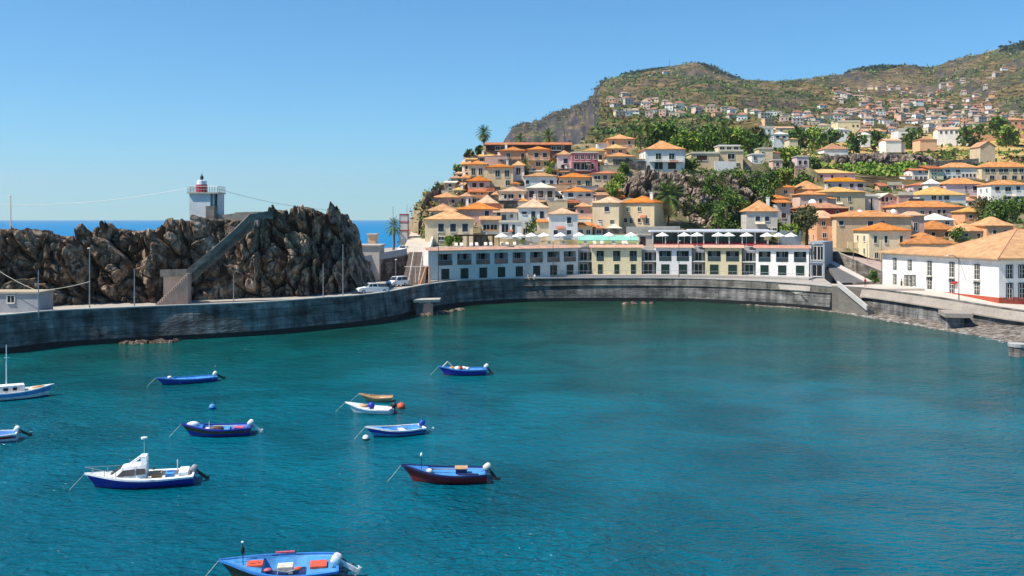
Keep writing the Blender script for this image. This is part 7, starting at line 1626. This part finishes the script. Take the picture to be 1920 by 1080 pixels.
# ------------------------------------------------------------------ people
m_skin = mat('skin', (.52, .30, .20), rough=.6, var=.05)
def person(loc, rz, shirt, pants, label, sit=False):
    me = bpy.data.meshes.new('person'); hip = .45 if sit else .92
    if sit: J = [(0, 0, hip), (0, .02, hip+.28), (0, .02, hip+.52), (0, .02, hip+.62), (0, .0, hip+.80), (-.19, .02, hip+.48), (-.24, -.06, hip+.24), (-.18, -.26, hip+.18), (.19, .02, hip+.48), (.24, -.06, hip+.24), (.18, -.26, hip+.18), (-.10, -.05, hip), (-.11, -.45, hip), (-.11, -.48, .06), (-.11, -.62, .04), (.10, -.05, hip), (.11, -.45, hip), (.11, -.48, .06), (.11, -.62, .04)]
    else: J = [(0, 0, hip), (0, 0, hip+.28), (0, 0, hip+.52), (0, 0, hip+.62), (0, -.02, hip+.78), (-.19, 0, hip+.48), (-.25, .02, hip+.22), (-.25, -.08, hip-.02), (.19, 0, hip+.48), (.26, .0, hip+.22), (.24, -.10, hip-.02), (-.10, 0, hip-.06), (-.11, -.04, .48), (-.12, .06, .06), (-.12, -.10, .03), (.10, 0, hip-.06), (.12, -.10, .48), (.13, -.14, .06), (.13, -.30, .03)]
    E = [(0, 1), (1, 2), (2, 3), (3, 4), (2, 5), (5, 6), (6, 7), (2, 8), (8, 9), (9, 10), (0, 11), (11, 12), (12, 13), (13, 14), (0, 15), (15, 16), (16, 17), (17, 18)]
    rad = [.14, .13, .13, .055, .10, .065, .05, .038, .065, .05, .038, .10, .07, .045, .04, .10, .07, .045, .04]
    me.from_pydata(J, E, []); me.materials.append(m_skin)
    e = empty('person', loc, rz, label, 'person'); o = bpy.data.objects.new('body', me); COL.objects.link(o); o.parent = e
    md = o.modifiers.new('skin', 'SKIN')
    for i, r in enumerate(rad): me.skin_vertices[0].data[i].radius = (r, r)
    me.skin_vertices[0].data[0].use_root = True
    s2 = o.modifiers.new('sub', 'SUBSURF'); s2.levels = 1; s2.render_levels = 1
    mb = MB(); mb.lathe([(.16, hip-.08), (.175, hip+.1), (.17, hip+.3), (.19, hip+.48), (.10, hip+.57)], 12, 0, Matrix.Diagonal((1.15, .82, 1, 1))); mb.build('shirt', mat('cloth_'+shirt, {'red': (.5, .03, .03), 'white': (.75, .75, .72), 'green': (.06, .16, .08), 'tan': (.5, .34, .2)}[shirt], var=.1), e)
    mb = MB()
    for sg in (-1, 1):
        if sit: mb.tube([(sg*.1, 0, hip), (sg*.11, -.42, hip+.01)], [.12, .09], 9)
        else: mb.tube([(sg*.09, 0, hip+.02), (sg*.115, -.05, .5)], [.125, .09], 9)
    mb.build('trousers', mat('cloth_'+pants, {'dark': (.04, .045, .06), 'beige': (.45, .38, .28)}[pants], var=.1), e)
    mb = MB(); mb.lathe([(.0, .12), (.07, .105), (.11, .04), (.11, -.03), (.09, -.05)], 10, 0, Matrix.Translation((0, .0 if sit else -.01, hip+.80))); mb.build('hair', mat('hair', (.05, .03, .02)), e)
    return e
q = G(1622, 538, 4.27); person((q.x, q.y, 4.27), .4, 'red', 'dark', 'person in a red top walking at the corner above the pier')
for (px, py, sh, pa, sit, rz, lb) in ((1690, 543, 'green', 'dark', False, .5, 'person in green standing outside the left end of the white building'), (1708, 545, 'white', 'beige', True, 1.2, 'seated person in white at the left cafe spot'), (1722, 546, 'red', 'dark', True, -1.2, 'seated person in a red top at the cafe spot')):
    q = P(px, py, 189); person((q.x, 189, 3.72), rz, sh, pa, lb, sit)
    if sit: mb = MB(); mb.box(-.22, .22, -.2, .22, .40, .45); [mb.box(x, x+.04, y, y+.04, 0, .4) for x in (-.2, .16) for y in (-.18, .18)]; mb.box(-.22, .22, .2, .24, .45, .85); tag(mb.build('chair', m_frame, None, (q.x, 189.05, 3.72)), 'white chair under the %s' % ('person in white' if 'white' in lb else 'person in the red top'), 'chair')
q = P(1715, 546, 188.6); e = empty('cafe_table', (q.x, 188.6, 3.72), 0, 'small round cafe table outside the white waterfront building', 'table'); mb = MB(); mb.lathe([(0, .70), (.4, .70), (.4, .74), (0, .74)], 12); mb.build('table_top', m_frame, e); mb = MB(); mb.lathe([(.25, 0), (.25, .03), (.04, .04), (.04, .70)], 8); mb.build('leg', m_metal, e)
for (px, rz, sh) in ((991, .2, 'tan'), (1003, -.3, 'white')):
    Y = 200.9; e = person(((px-960)*Y/F, Y+1.4, 4.55), rz, sh, 'beige', 'sitting person in %s on the hotel sea wall' % ('a tan top, left one of two' if sh == 'tan' else 'white, right one of two'), True)

# ------------------------------------------------------------------ air haze
mb = MB(); mb.box(-15500, 15500, -300, 17500, -20, 760); hz = mb.build('haze', None); hz['kind'] = 'stuff'; hz['label'] = 'thin blue air haze over the sea and hills'
hm = bpy.data.materials.new('haze'); hm.use_nodes = True; t = hm.node_tree; t.nodes.clear(); pv = t.nodes.new('ShaderNodeVolumePrincipled'); pv.inputs['Color'].default_value = (.85, .93, 1, 1)
pv.inputs['Density'].default_value = 0.00005; pv.inputs['Anisotropy'].default_value = .2; ou = t.nodes.new('ShaderNodeOutputMaterial'); t.links.new(pv.outputs[0], ou.inputs['Volume'])
hz.data.materials.clear(); hz.data.materials.append(hm)
